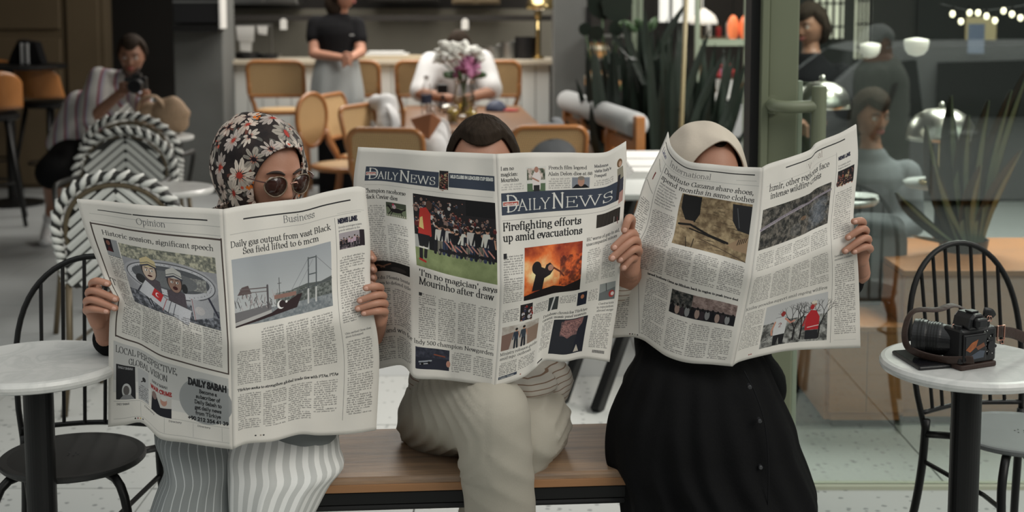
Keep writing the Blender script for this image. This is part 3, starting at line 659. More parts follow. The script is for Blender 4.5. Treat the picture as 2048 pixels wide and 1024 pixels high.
def pgA_L():
    c=CV(seed=3); B=(.30,.255,.235)
    c.tiny(40,66,120); c.tiny(800,66,880); c.line([(120,60),(330,60)],5); c.line([(340,60),(800,60)],7); c.seg(60,90,880,90,1.5,(.5,.5,.5)); 
    c.text('Opinion',352,118,38,(.36,.36,.37),.85,fit=185); c.line([(60,140),(880,140)],1.5,(.5,.5,.5))
    c.line([(52,160),(882,160)],10,B); c.line([(52,156),(52,932)],10,B); c.line([(882,156),(882,930)],10,B); c.line([(52,930),(882,930)],9,B)
    c.text('Historic session, significant speech',112,226,30,INK,1.1,fit=718)
    c.rect(112,252,200,372,(.55,.56,.57)); c.rect(112,252,160,340,(.13,.10,.12)); c.ell(136,280,13,17,(.5,.3,.25)); c.poly([(118,340),(136,300),(158,340)],(.3,.1,.12))
    c.tiny(112,350,190,7); c.body(112,365,212,530,13); 
    c.text('T',60,600,46,INK,1); c.body(108,540,190,640,13)
    # drawing: two cheering figures in a stadium bowl, with a scarf
    c.rect(208,262,836,662,(.60,.60,.62)); c.tex(208,262,836,350,(.40,.41,.37),(.75,.73,.62),14,5,2.6); c.tex(208,560,836,662,(.24,.25,.28),(.55,.56,.6),16,9,3)
    c.ell(520,440,318,118,(.66,.66,.68)); c.ell(520,440,300,104,(.3,.3,.32)); c.ell(520,440,294,98,(.76,.76,.78)); c.ell(520,430,262,72,(.33,.34,.36)); c.tex(560,400,760,470,(.45,.45,.45),(.65,.65,.62),9,7,3); c.ell(520,438,180,54,(.42,.43,.44))
    for k in range(90):
        a=c.r.rand()*6.28; x,y=520+270*math.cos(a),436+88*math.sin(a); c.seg(x,y,x+4,y+3,2,(.3,.3,.32))
    for hx,hy,hat,sk in ((380,400,(.80,.72,.52),(.76,.66,.58)),(545,440,(.78,.77,.74),(.60,.45,.38))):
        c.poly([(hx-58,hy+150),(hx-62,hy+62),(hx,hy+40),(hx+62,hy+62),(hx+66,hy+150)],(.30,.26,.29)); c.ell(hx,hy,52,66,(.2,.17,.17)); c.ell(hx,hy+8,44,56,sk)
        c.poly([(hx-54,hy-20),(hx-50,hy-64),(hx,hy-86),(hx+50,hy-62),(hx+54,hy-18)],hat); c.line([(hx-54,hy-18),(hx,hy-34),(hx+54,hy-18)],10,(.25,.25,.3)); c.line([(hx-52,hy-34),(hx,hy-50),(hx+52,hy-34)],4,(.3,.3,.3))
        for q in (-1,1): c.ell(hx+q*18,hy+4,9,6,(.95,.95,.93)); c.ell(hx+q*18+2,hy+4,4,5,(.1,.1,.1)); c.line([(hx+q*8,hy-10),(hx+q*28,hy-13)],4,(.2,.15,.13))
        c.line([(hx,hy+4),(hx+5,hy+22),(hx-4,hy+24)],3,(.4,.28,.24)); c.ell(hx,hy+38,17,6 if hx<400 else 11,(.28,.1,.1))
    c.ell(310,470,34,30,(.16,.16,.17)); c.ell(610,470,20,28,(.16,.16,.17))
    c.poly([(340,470),(470,560),(640,590),(600,690),(470,650),(270,560)],(.74,.74,.76)); c.line([(340,470),(270,560),(470,650),(600,690)],3,(.2,.2,.2)); c.line([(340,470),(470,560),(640,590)],3,(.2,.2,.2))
    c.poly([(395,510),(452,540),(420,592),(364,560)],(.78,.12,.13)); c.ell(408,550,14,14,(.9,.88,.88)); c.ell(412,551,11,11,(.78,.12,.13))
    for k in range(3): c.line([(470+k*30,560+k*8),(425+k*34,640+k*10)],4,((.65,.2,.22),(.2,.2,.25),(.2,.2,.25))[k])
    c.line([(300,520),(270,560)],9,(.2,.2,.24)); c.line([(325,585),(345,630)],8,(.1,.1,.12)); c.line([(350,590),(365,640)],8,(.1,.1,.12))
    c.poly([(640,520),(800,520),(790,600),(650,640)],(.66,.66,.68)); c.line([(650,520),(660,640)],3,(.6,.2,.2)); c.line([(770,500),(826,590)],14,(.2,.2,.26)); c.ell(700,580,34,24,(.74,.72,.72))
    c.tex(208,262,836,662,(0,0,0),(1,1,1),3,31,1,2,al=.07)
    c.cols(100,640,840,905,5,14,pitch=13)
    # lower advertisement
    c.rect(36,962,880,1180,(.72,.715,.70)); c.rect(36,1180,880,1250,(.78,.77,.75))
    c.text('LOCAL PERSPECTIVE,',52,1020,36,INK,.95,fit=470); c.text('GLOBAL VISION',150,1078,36,INK,.95,fit=300)
    c.rect(56,1088,196,1290,(.12,.12,.13)); c.text('DAILY SABAH',70,1110,12,(.8,.8,.8),1.3,fit=110)
    for k in range(5): c.tiny(70,1136+k*12,180,7,.9,(.75,.75,.75))
    c.ell(132,1238,34,44,(.7,.7,.69)); c.ell(130,1236,22,28,(.35,.33,.32)); c.poly([(80,1290),(110,1262),(160,1262),(190,1290)],(.5,.5,.5))
    c.rect(216,1090,300,1290,(.66,.66,.66)); c.ell(262,1150,14,14,(.15,.15,.15)); c.line([(240,1172),(270,1150)],6,(.2,.2,.2)); c.body(220,1190,298,1280,13)
    c.text('DAILY SABAH',330,1124,14,INK,1.5,fit=120); c.text('WAR CRIME',318,1164,22,(.62,.1,.1),1.7,fit=162,sans=True)
    c.rect(322,1178,480,1300,(.72,.7,.68)); c.poly([(322,1300),(330,1200),(370,1195),(400,1250),(480,1240),(480,1300)],(.12,.12,.15)); c.ell(350,1198,20,24,(.5,.4,.38)); c.ell(424,1206,24,28,(.7,.5,.42)); c.ell(424,1190,22,14,(.75,.74,.72))
    c.ell(720,1150,186,148,(.56,.57,.57)); c.rect(720,1030,880,1278,(.56,.57,.57))
    c.text('DAILY SABAH',596,1058,38,INK,1.9,fit=270,sans=True)
    for k,tx in enumerate(('Become a','subscriber of','Daily Sabah to','get daily news','from Türkiye')): c.text(tx,735,1100+k*36,22,INK,1.35,align='c',sans=True)
    c.text('+90 212 354 41 39',735,1290-8,22,INK,1.8,align='c',fit=280,sans=True)
    for k in range(4):
        c.text('DAILY SABAH' if k==0 else 'Directory',60+k*200,1322,11,INK,1.2,fit=90)
        c.tiny(60+k*200,1344,170+k*200,8); c.tiny(60+k*200,1362,150+k*200,8); c.tiny(60+k*200,1382,160+k*200,8); c.seg(230+k*200,1306,230+k*200,1395,1.5,(.5,.5,.5))
    c.seg(40,1300,880,1300,1.5,(.5,.5,.5)); c.seg(40,1400,880,1400,1.5,(.5,.5,.5))
    for k in range(4): c.ell(190+k*18,1412,5,5,((.1,.1,.1),(.6,.3,.3),(.75,.65,.3),(.3,.3,.3))[k])
    return c.a
def pgA_R():
    c=CV(seed=4)
    c.tiny(40,72,130); c.line([(130,66),(800,66)],7); c.tiny(806,72,880)
    c.text('Business',372,116,38,(.36,.36,.37),.85,fit=200); c.seg(40,138,860,138,1.5,(.5,.5,.5)); c.tiny(40,168,70,6)
    c.text('Daily gas output from vast Black',38,208,32,INK,1.1,fit=628); c.text('Sea field lifted to 6 mcm',112,252,32,INK,1.1,fit=474)
    # bridge and drill ship
    x0,y0,x1,y1=38,272,658,632
    n=np.linspace(0,1,y1-y0)[:,None,None]; c.blend(x0,y0,np.ones((y1-y0,x1-x0),np.float32),np.array((.60,.62,.64))*(1-n)+np.array((.70,.71,.71))*n*np.ones((1,x1-x0,1)))
    c.poly([(300,520),(420,484),(500,470),(590,478),(658,462),(658,560),(300,560)],(.33,.35,.34)); c.tex(300,490,658,566,(.24,.26,.25),(.5,.52,.5),10,4,2.4,al=.8)
    c.rect(38,560,658,632,(.45,.48,.49)); c.tex(38,560,658,632,(.38,.41,.43),(.55,.57,.58),12,8,1.6)
    for q in (512,562): c.line([(q,330),(q-4,575)],7,(.30,.32,.33)); c.line([(q-4,505),(q-8,580)],11,(.72,.72,.71))
    for y in (334,424): c.line([(512,y),(562,y)],7,(.34,.36,.37))
    c.line([(512,332),(380,520)],2,(.4,.4,.42)); c.line([(540,345),(420,520)],2,(.45,.45,.47)); c.line([(562,332),(658,430)],2,(.4,.4,.42)); c.line([(360,520),(658,476)],5,(.3,.32,.33))
    c.poly([(38,560),(60,590),(270,590),(440,520),(470,516),(430,590),(240,612),(38,640)],(.19,.13,.14)); c.poly([(38,612),(270,570),(270,590),(38,632)],(.66,.65,.64)); c.poly([(38,560),(270,540),(270,572),(38,610)],(.42,.41,.42))
    for k in range(60):
        x=c.r.uniform(44,330); y=c.r.uniform(470 if x<180 else 500,560); l=c.r.uniform(8,40); c.line([(x,y),(x+c.r.uniform(-14,14),y-l)],c.r.uniform(2,5),c.r.choice([.25,.35,.5,.62])*np.array((1.05,.97,.97)))
    c.poly([(60,470),(90,430),(130,424),(150,470)],(.36,.3,.3)); c.line([(80,440),(250,450)],6,(.4,.36,.36)); c.line([(90,460),(250,470)],4,(.4,.36,.36)); c.line([(250,440),(250,560)],12,(.33,.31,.32)); c.line([(325,410),(325,520)],4,(.3,.3,.3)); c.line([(315,440),(337,440)],3,(.3,.3,.3))
    c.rect(290,500,430,522,(.55,.4,.36)); c.ell(330,556,24,24,(.86,.85,.84)); c.ell(339,554,20,20,(.19,.13,.14)); c.ell(366,546,7,7,(.86,.85,.84))
    c.tiny(38,650,560,8); 
    for k in range(4): c.tiny(40,678+k*19,150,10,.6)
    c.cols(40,760,650,1012,4,14,pitch=13.5) if False else None
    w=(650-40-42)/4
    for i in range(4): c.body(40+i*(w+14),(780 if i==0 else 660),40+i*(w+14)+w,1020 if i<3 else 985,14)
    c.tiny(516,1002,620,8,1)
    c.text('Türkiye seeks to strengthen global trade ties with FTAs, PTAs',38,1060,17,INK,1.5,fit=616)
    for i in range(4): c.body(40+i*(w+14),1080,40+i*(w+14)+w,1340 if i<3 else 1290,14)
    c.tiny(516,1310,620,8,1); c.line([(694,150),(690,1350)],2,(.35,.35,.35))
    c.text('NEWS LINE',712,184,24,(.13,.13,.2),1.7,fit=120,sans=True); c.seg(712,128,880,128,1,(.5,.5,.5)); 
    c.text('Sevada scavenges misses',712,212,10,(.4,.4,.4),1); c.text('grande estimate in the',712,230,10,(.4,.4,.4),1)
    c.rect(712,240,870,332,(.62,.58,.6)); c.tex(712,280,870,332,(.12,.07,.10),(.7,.62,.66),9,3,3)
    for k in range(9): c.fig(724+k*17,330-c.r.rand()*8,40+c.r.rand()*30,body=c.r.choice([.1,.3,.7])*np.array((1,.85,.95)))
    c.rect(840,240,870,330,(.16,.12,.15)); c.tiny(712,350,866,7,.9); c.body(712,372,868,760,14); c.tiny(712,784,780,8,1)
    c.text('Ubiu earthed Gives oleat',712,820,11,(.35,.35,.35),1.1); c.text('about kidnapped',712,840,11,(.35,.35,.35),1.1); c.body(712,860,868,1320,14); c.tiny(712,1344,760,8,1)
    c.tiny(40,1390,100,7); c.ell(150,1388,6,5,(.2,.2,.2)); c.ell(182,1388,6,5,(.6,.55,.5)); c.ell(200,1388,6,5,(.2,.2,.2))
    return c.a
NAVY=(.215,.25,.31)
def masthead(c,x0,y0,x1,y1):
    h=y1-y0; c.rect(x0,y0,x1,y1,NAVY); L=(.83,.82,.79); w=x1-x0; b=y1-h*.16
    c.text('D',x0+w*.035,b+h*.02,h*.74,L,.9); k=h*.74/.7*.70
    x=c.text('AILY',x0+w*.035+k*.92,b,h*.5,L,.9,fit=w*.275); x=c.text('N',x+w*.015,b,h*.7,L,.95); c.text('EWS',x-w*.005,b,h*.5,L,.9,fit=x1-w*.03-x)
    c.rect(x0+w*.01,y0+h*.38,x0+w*.15,y0+h*.62,(.83,.82,.79)); c.rect(x0+w*.016,y0+h*.42,x0+w*.144,y0+h*.58,(.70,.24,.20)); c.text('Hürriyet',x0+w*.025,y0+h*.56,h*.1,L,1.8,fit=w*.11,sans=True)
def crowd(c,x0,y0,x1,y1,seed,n=60,pal=((.12,.12,.14),(.35,.12,.12),(.7,.68,.66),(.2,.22,.28),(.5,.4,.36))):
    r=np.random.RandomState(seed); c.rect(x0,y0,x1,y1,(.13,.12,.13))
    for k in range(n):
        x=r.uniform(x0+6,x1-6); y=y0+8+(y1-y0-8)*(k/n)**.9; s=7+9*(k/n)
        p=pal[r.randint(len(pal))]; c.ell(x,min(y+s*1.8,y1-s),s*1.2,min(s*1.4,max(2,y1-y-2)),p) if y+s*3<y1 else None; c.ell(x,y+3,s*.5,s*.62,(.58+.1*r.rand(),.42,.35)); c.ell(x,y,s*.52,s*.4,(.15,.12,.11))
def pgB_L():
    c=CV(seed=5)
    masthead(c,68,118,530,212); c.rect(530,118,885,202,NAVY)
    crowd(c,536,108,592,218,4,30,((.45,.15,.15),(.3,.2,.16),(.6,.55,.4))); c.line([(534,106),(594,106),(594,220),(534,220),(534,106)],3,(.8,.78,.72))
    c.text('MLS CLUBS IN LEAGUES CUP SEMIS',606,146,17,(.78,.78,.76),1.5,fit=270,sans=True)
    for k in range(3): c.tiny(606,166+k*15,860,8,.6,(.7,.7,.72))
    c.tiny(70,232,200,7,.9); c.seg(70,238,870,238,1,(.4,.4,.4))
    c.text('Champion racehorse',66,290,26,(.16,.16,.16),1.05,fit=258); c.text('Black Caviar dies',66,330,26,(.16,.16,.16),1.05,fit=206)
    c.rect(198,348,324,440,(.42,.46,.35)); c.rect(198,348,324,380,(.25,.28,.22)); c.ell(262,398,38,15,(.12,.1,.1)); c.line([(298,392),(316,384)],9,(.12,.1,.1)); c.line([(230,402),(208,430)],5,(.1,.08,.08)); c.line([(288,402),(300,434)],5,(.1,.08,.08)); c.line([(240,402),(222,436)],5,(.1,.08,.08)); c.line([(228,392),(212,370)],11,(.12,.1,.1)); c.ell(248,374,12,14,(.72,.6,.62)); c.ell(242,360,7,7,(.7,.2,.3))
    for k in range(10): c.ell(206+k*13,432,4,6,(.7,.68,.6))
    c.tiny(200,456,324,7,.9); c.tiny(200,470,300,7,.9); c.body(84,370,186,780,14,al=.6); c.body(200,486,326,800,14,al=.6)
    # football picture
    x0,y0,x1,y1=370,266,884,720
    c.rect(x0,y0,x1,y1,(.08,.08,.09)); crowd(c,x0,y0+6,x0+330,y0+210,9,120); crowd(c,x0+300,y0+90,x1,y0+230,10,60)
    c.rect(x0,598,x1,y1,(.47,.52,.33)); c.tex(x0,598,x1,y1,(.42,.47,.29),(.53,.58,.38),40,12,1.2); 
    r=np.random.RandomState(8)
    c.rect(x0,520,x0+90,600,(.6,.6,.58))
    for k in range(13): c.fig(500+k*29+r.rand()*12,600+r.rand()*6,150+r.rand()*40,body=[(.08,.08,.1),(.75,.74,.7),(.12,.12,.16),(.7,.68,.66),(.1,.1,.12)][k%5],leg=[(.1,.1,.12),(.42,.4,.36),(.16,.2,.3)][k%3],lean=r.uniform(-.12,.12))
    for k in range(9): c.line([(560+k*34,520+r.rand()*30),(595+k*34,560+r.rand()*30)],9,(.55+.2*r.rand(),.45,.4)); c.ell(540+k*36,585,20,10,(.1,.1,.12))
    c.poly([(392,512),(468,512),(478,380),(452,340),(410,352)],(.72,.16,.13)); c.poly([(400,470),(430,480),(425,400),(408,410)],(.8,.7,.4)); c.ell(468,326,20,28,(.3,.2,.16)); c.line([(466,390),(470,510)],16,(.7,.18,.14))
    c.poly([(388,512),(466,512),(452,586),(396,586)],(.1,.1,.12)); c.line([(408,580),(404,660)],22,(.12,.11,.12)); c.line([(440,580),(432,650)],20,(.14,.13,.13)); c.rect(392,590,450,600,(.8,.78,.74)); c.line([(396,672),(430,680)],14,(.7,.15,.12))
    c.tiny(400,738,884,8,.9)
    c.text("'I'm no magician', says",385,776,36,INK,1.25,fit=500); c.text('Mourinho after draw',385,834,44,INK,1.05,fit=480)
    c.tiny(385,856,870,9,.9); c.tiny(385,870,840,9,.9)
    c.cols(385,886,880,1178,4,16,pitch=14); c.rect(385,886,405,906,(.2,.2,.2))
    # left column below
    c.rect(40,745,325,812,(.10,.095,.09)); c.line([(60,790),(120,770),(160,785)],10,(.5,.34,.26)); c.line([(140,786),(200,760)],9,(.45,.3,.22)); c.ell(90,800,30,8,(.08,.2,.18)); c.ell(250,790,50,14,(.2,.18,.17)); c.tiny(60,828,325,7,.9)
    c.text('s du Plessis beats',110,862,20,(.3,.3,.3),1.15,fit=214); c.text('nova to defend title',100,898,20,(.3,.3,.3),1.15,fit=230)
    c.body(90,920,190,1180,14); c.body(204,920,330,1180,14)
    c.text('Spin and win for Indy 500 champion Newgarden',60,1216,27,INK,1.05,fit=822)
    c.body(90,1240,200,1400,14); c.body(214,1240,330,1400,14)
    c.rect(364,1236,590,1376,(.15,.16,.21)); c.tex(364,1236,590,1300,(.12,.13,.18),(.27,.28,.34),18,3,1.5); c.line([(390,1330),(470,1318)],10,(.55,.57,.6)); c.line([(395,1344),(460,1336)],5,(.75,.75,.76)); c.ell(410,1340,9,9,(.08,.08,.08)); c.ell(455,1332,9,9,(.08,.08,.08)); c.line([(490,1276),(560,1284)],9,(.5,.25,.18)); c.ell(584,1330,14,22,(.72,.5,.42))
    c.cols(606,1240,880,1384,2,16,pitch=14); c.tiny(380,1390,590,7,.9)
    return c.a
def pgB_R():
    c=CV(seed=6)
    for k,t in enumerate(('I am no','magician:','Mourinho')): c.text(t,28,88+k*32,20,(.2,.2,.2),1.4)
    c.body(28,162,180,206,13,al=.4)
    c.poly([(198,76),(336,72),(336,216),(202,222)],(.80,.79,.76)); c.tex(206,84,328,150,(.2,.25,.18),(.8,.72,.68),20,4,2.5); c.rect(206,170,330,214,(.33,.42,.30)); c.poly([(244,206),(240,130),(256,104),(286,104),(300,130),(296,206)],(.82,.78,.77)); c.ell(270,92,14,17,(.65,.45,.38)); c.rect(250,180,290,214,(.15,.14,.15)); c.line([(244,140),(284,158)],9,(.65,.45,.38))
    c.text('French film legend',352,92,19,(.2,.2,.2),1.35,fit=262); c.text('Alain Delon dies at 88',350,128,19,(.2,.2,.2),1.35,fit=300); c.body(352,142,500,206,13,al=.5)
    c.rect(508,138,636,210,(.8,.79,.77)); c.rect(512,142,632,206,(.48,.5,.54)); c.poly([(514,206),(540,184),(604,184),(632,206)],(.08,.08,.09)); c.ell(574,166,23,30,(.68,.5,.42)); c.ell(574,146,23,12,(.5,.46,.42))
    for k,t in enumerate(('Madonna',"visits Italy's",'Pompeii')): c.text(t,664,84+k*30,17,(.22,.22,.24),1.4)
    c.body(664,162,800,206,13,al=.5)
    masthead(c,26,214,840,336)
    c.ell(846,104,20,26,(.45,.33,.22)); c.ell(850,110,11,17,(.72,.56,.46)); c.poly([(828,136),(872,130),(880,200),(834,214)],(.55,.52,.45)); c.poly([(834,214),(880,200),(884,330),(832,336)],(.22,.22,.27)); c.poly([(856,290),(884,280),(884,350),(850,360)],(.68,.5,.46)); c.poly([(838,180),(856,176),(850,330),(830,330)],(.16,.15,.17))
    c.tiny(28,358,300,8,.9); c.seg(28,366,870,366,1.5,(.4,.4,.4)); c.tiny(700,356,850,8,.8)
    c.text('Firefighting efforts',28,422,42,INK,1.5,fit=556); c.text('up amid evacuations',28,482,42,INK,1.5,fit=566)
    for k in range(3): c.tiny(28,504+k*13,(600 if k<2 else 560),9,.85)
    c.rect(694,384,870,466,(.10,.08,.08)); 
    for k in range(17): c.seg(698+k*10,388,698+k*10,462,3,(.33,.30,.25))
    c.line([(850,440),(856,480)],5,(.4,.12,.14)); c.line([(826,430),(826,470)],4,(.7,.68,.66))
    c.tiny(640,500,870,6,.8); c.text('IEC warns of gap in aid,',628,536,19,(.22,.22,.22),1.1,fit=250); c.text('unaccompanied minors',628,566,19,(.22,.22,.22),1.1,fit=230)
    c.body(640,590,740,830,13,al=.55); c.body(756,590,860,830,13,al=.55)
    # fire
    x0,y0,x1,y1=180,528,600,858
    n=vn(y1-y0,x1-x0,90,21,5); n=np.clip((n-.5)*2.0+.5,0,1); g=np.linspace(0,1,y1-y0)[:,None]; d=np.clip(1-np.hypot((np.arange(x1-x0)[None]-110)/230,(np.arange(y1-y0)[:,None]-150)/150),0,1)
    q=np.clip(n*.55+d*.75,0,1)[...,None]; fire=np.where(q<.5,np.array((.50,.12,.07))*(1-q*2)+np.array((.92,.40,.14))*q*2,np.array((.92,.40,.14))*(2-2*q)+np.array((.93,.84,.58))*(2*q-1))
    c.blend(x0,y0,np.ones((y1-y0,x1-x0),np.float32),fire); c.tex(440,600,600,800,(.25,.08,.07),(.9,.35,.12),26,30,3,al=.7)
    c.poly([(180,858),(180,826),(300,800),(400,790),(480,810),(600,770),(600,858)],(.10,.07,.07)); c.poly([(238,800),(250,730),(262,690),(240,660),(256,630),(284,628),(306,650),(330,660),(340,640),(366,630),(390,650),(396,670),(370,700),(326,716),(316,800)],(.13,.10,.10)); c.ell(270,650,34,36,(.13,.1,.1)); c.line([(380,655),(440,690),(470,720)],10,(.4,.16,.1)); c.ell(372,660,20,18,(.65,.45,.36))
    c.tiny(185,876,590,8,.9); c.rect(28,548,52,578,(.16,.16,.18)); c.body(28,560,168,858,14,indent=False)
    # strips
    c.body(28,900,150,1000,13,al=.8); crowd(c,158,884,250,1004,14,16,((.55,.12,.12),(.7,.68,.7),(.2,.2,.3))); c.body(262,900,370,980,13,al=.8); c.rect(376,890,450,1000,(.2,.22,.22)); c.line([(420,892),(400,996)],12,(.75,.75,.74)); c.body(460,890,580,960,13,al=.8); c.rect(590,885,660,990,(.10,.12,.18)); c.ell(626,922,13,17,(.7,.42,.28)); c.body(672,885,740,980,13,al=.7)
    c.rect(752,860,872,988,(.55,.57,.56)); c.poly([(752,930),(872,900),(872,988),(752,988)],(.40,.42,.42)); c.line([(800,864),(806,920)],6,(.3,.3,.3)); c.ell(846,946,22,26,(.68,.22,.2)); c.ell(852,946,12,14,(.85,.8,.78))
    c.rect(30,1022,310,1190,(.72,.68,.64)); c.tex(30,1022,310,1090,(.8,.78,.75),(.6,.55,.5),40,6,1.4); c.poly([(30,1080),(120,1070),(90,1190),(30,1190)],(.5,.38,.33)); c.poly([(220,1070),(310,1060),(310,1180),(230,1190)],(.55,.45,.38)); c.fig(140,1186,140,body=(.18,.22,.28),leg=(.15,.17,.2)); c.fig(196,1186,146,body=(.2,.24,.28),leg=(.14,.15,.18))
    c.text('Ministry releases guide',28,1224,20,(.25,.25,.25),1.1,fit=290); c.text('amid mpox outbreak',28,1256,20,(.25,.25,.25),1.1,fit=244); c.cols(28,1276,310,1366,2,14,pitch=13)
    c.rect(28,1372,170,1392,NAVY); c.text('Daily News',36,1389,12,(.8,.8,.78),1.2,fit=110); c.tiny(180,1392,330,7,.7); c.ell(200,1404,5,5,(.6,.3,.25))
    c.text('Database chronicles Türkiye',345,1044,21,(.25,.25,.25),1.15,fit=330); c.text('ceramic mosaic panel museum',345,1076,21,(.25,.25,.25),1.15,fit=330); c.body(348,1090,430,1330,13)
    c.rect(440,1090,690,1380,(.15,.16,.19)); c.poly([(520,1100),(660,1095),(650,1180),(560,1250),(500,1210)],(.52,.35,.34)); c.tex(500,1110,640,1230,(.35,.25,.26),(.68,.48,.45),7,5,3,al=.7); c.poly([(610,1380),(630,1180),(690,1090),(690,1380)],(.12,.13,.18)); c.poly([(620,1370),(636,1310),(660,1370)],(.72,.68,.62)); c.tiny(440,1398,690,7,.9)
    c.text('Contractors',756,1020,16,(.3,.3,.3),1.1); c.text('to reputation',746,1046,16,(.3,.3,.3),1.1); c.text('abroad surge',750,1072,16,(.3,.3,.3),1.1); c.cols(730,1090,868,1350,1,pitch=13)
    for k in range(22): c.seg(766+k*4,1368,766+k*4,1388,2 if k%3 else 3,INK)
    c.rect(350,1404,400,1416,(.15,.12,.16)); c.tiny(410,1416,740,7,.7)
    return c.a
def pgC_L():
    c=CV(seed=7)
    c.line([(20,50),(840,46)],7); c.tiny(846,54,880,7); c.text('International',152,112,40,(.38,.37,.37),.85,fit=352); c.seg(40,130,880,118,1.5,(.5,.5,.5)); c.seg(700,92,860,86,1.5,(.5,.5,.5))
    c.text('Destitute Gazans share shoes,',126,182,34,INK,1.15,fit=720); c.text('spend months in same clothes',126,232,34,INK,1.15,fit=728)
    for k in range(8): c.text(('Israeli warplanes','still roam above','and the Strip','shelter by the','Amnesty brought','Gaza and the south','strip people have','been in same')[k],132,262+k*21,11,(.25,.25,.25),1.1,fit=130+(k%3)*16)
    # feet on bare ground
    x0,y0,x1,y1=320,246,846,640
    c.rect(x0,y0,x1,y1,(.56,.47,.34)); c.tex(x0,y0,x1,y1,(.42,.34,.24),(.66,.57,.42),34,3,2.2)
    r=np.random.RandomState(4)
    for k in range(60):
        x,y=r.uniform(x0,x1-60),r.uniform(y0+60,y1-6); c.line([(x,y),(x+r.uniform(20,50),y+r.uniform(-6,8))],r.uniform(2,4),(.24,.19,.14),.8)
    c.poly([(330,250),(470,252),(478,380),(446,450),(380,440),(340,360)],(.10,.10,.10)); c.poly([(340,440),(440,440),(450,490),(352,500)],(.55,.44,.33)); c.line([(340,480),(420,470),(560,520),(700,545)],16,(.10,.09,.08)); c.line([(420,500),(680,550)],10,(.1,.09,.08))
    c.poly([(700,262),(846,262),(846,450),(760,440),(716,380)],(.15,.15,.16)); c.line([(740,290),(770,420)],7,(.3,.31,.32)); c.poly([(700,560),(770,500),(840,470),(846,580),(760,580)],(.62,.50,.38)); 
    for k in range(5): c.line([(770+k*14,540-k*8),(780+k*14,500-k*6)],5,(.18,.14,.1))
    c.line([(500,560),(846,640)],5,(.3,.24,.18)); c.line([(400,570),(420,640)],6,(.2,.16,.12)); c.line([(460,570),(456,636)],6,(.2,.16,.12)); c.tiny(320,654,846,7,.9)
    c.body(132,440,305,900,14); c.cols(320,670,850,890,3,16,pitch=13.5)
    c.text('Israel bothers Gaza as Blinken back in region to push truce deal',205,930,14,INK,2.2,fit=640)
    c.body(205,950,370,1400,14)
    x0,y0,x1,y1=392,966,850,1130
    c.rect(x0,y0,x1,y1,(.50,.42,.40)); c.tex(x0,y0,x1,1040,(.40,.32,.30),(.62,.53,.50),20,6,2.2); c.rect(x0,1050,x1,y1,(.12,.11,.13)); c.tex(x0,y0,x0+150,1080,(.1,.12,.12),(.4,.38,.36),18,7,2.5)
    for k in range(13): c.ell(x0+20+k*35,1086+r.rand()*14,17,34,[(.08,.08,.1),(.6,.5,.45),(.2,.16,.18),(.5,.5,.5)][k%4]); c.ell(x0+20+k*35,1052+r.rand()*8,9,11,(.1,.09,.09))
    c.tiny(x0,1146,x1,7,.9); c.cols(392,1160,850,1396,3,16,pitch=14); c.tiny(700,1410,846,7,1)
    c.line([(112,130),(118,700),(196,1400)],2.5,(.3,.3,.3)); c.body(6,700,104,1380,14,al=.8); c.body(10,420,100,690,14,al=.8); c.poly([(50,236),(62,236),(58,290),(50,286)],(.45,.1,.1)); c.line([(30,160),(100,200)],4); c.line([(10,320),(100,360)],3); c.text('Line',20,110,30,(.25,.25,.4),1.5)
    for k in range(4): c.ell(130+k*18,1416,5,5,((.3,.1,.1),(.2,.2,.2),(.6,.6,.5),(.2,.2,.2))[k])
    return c.a
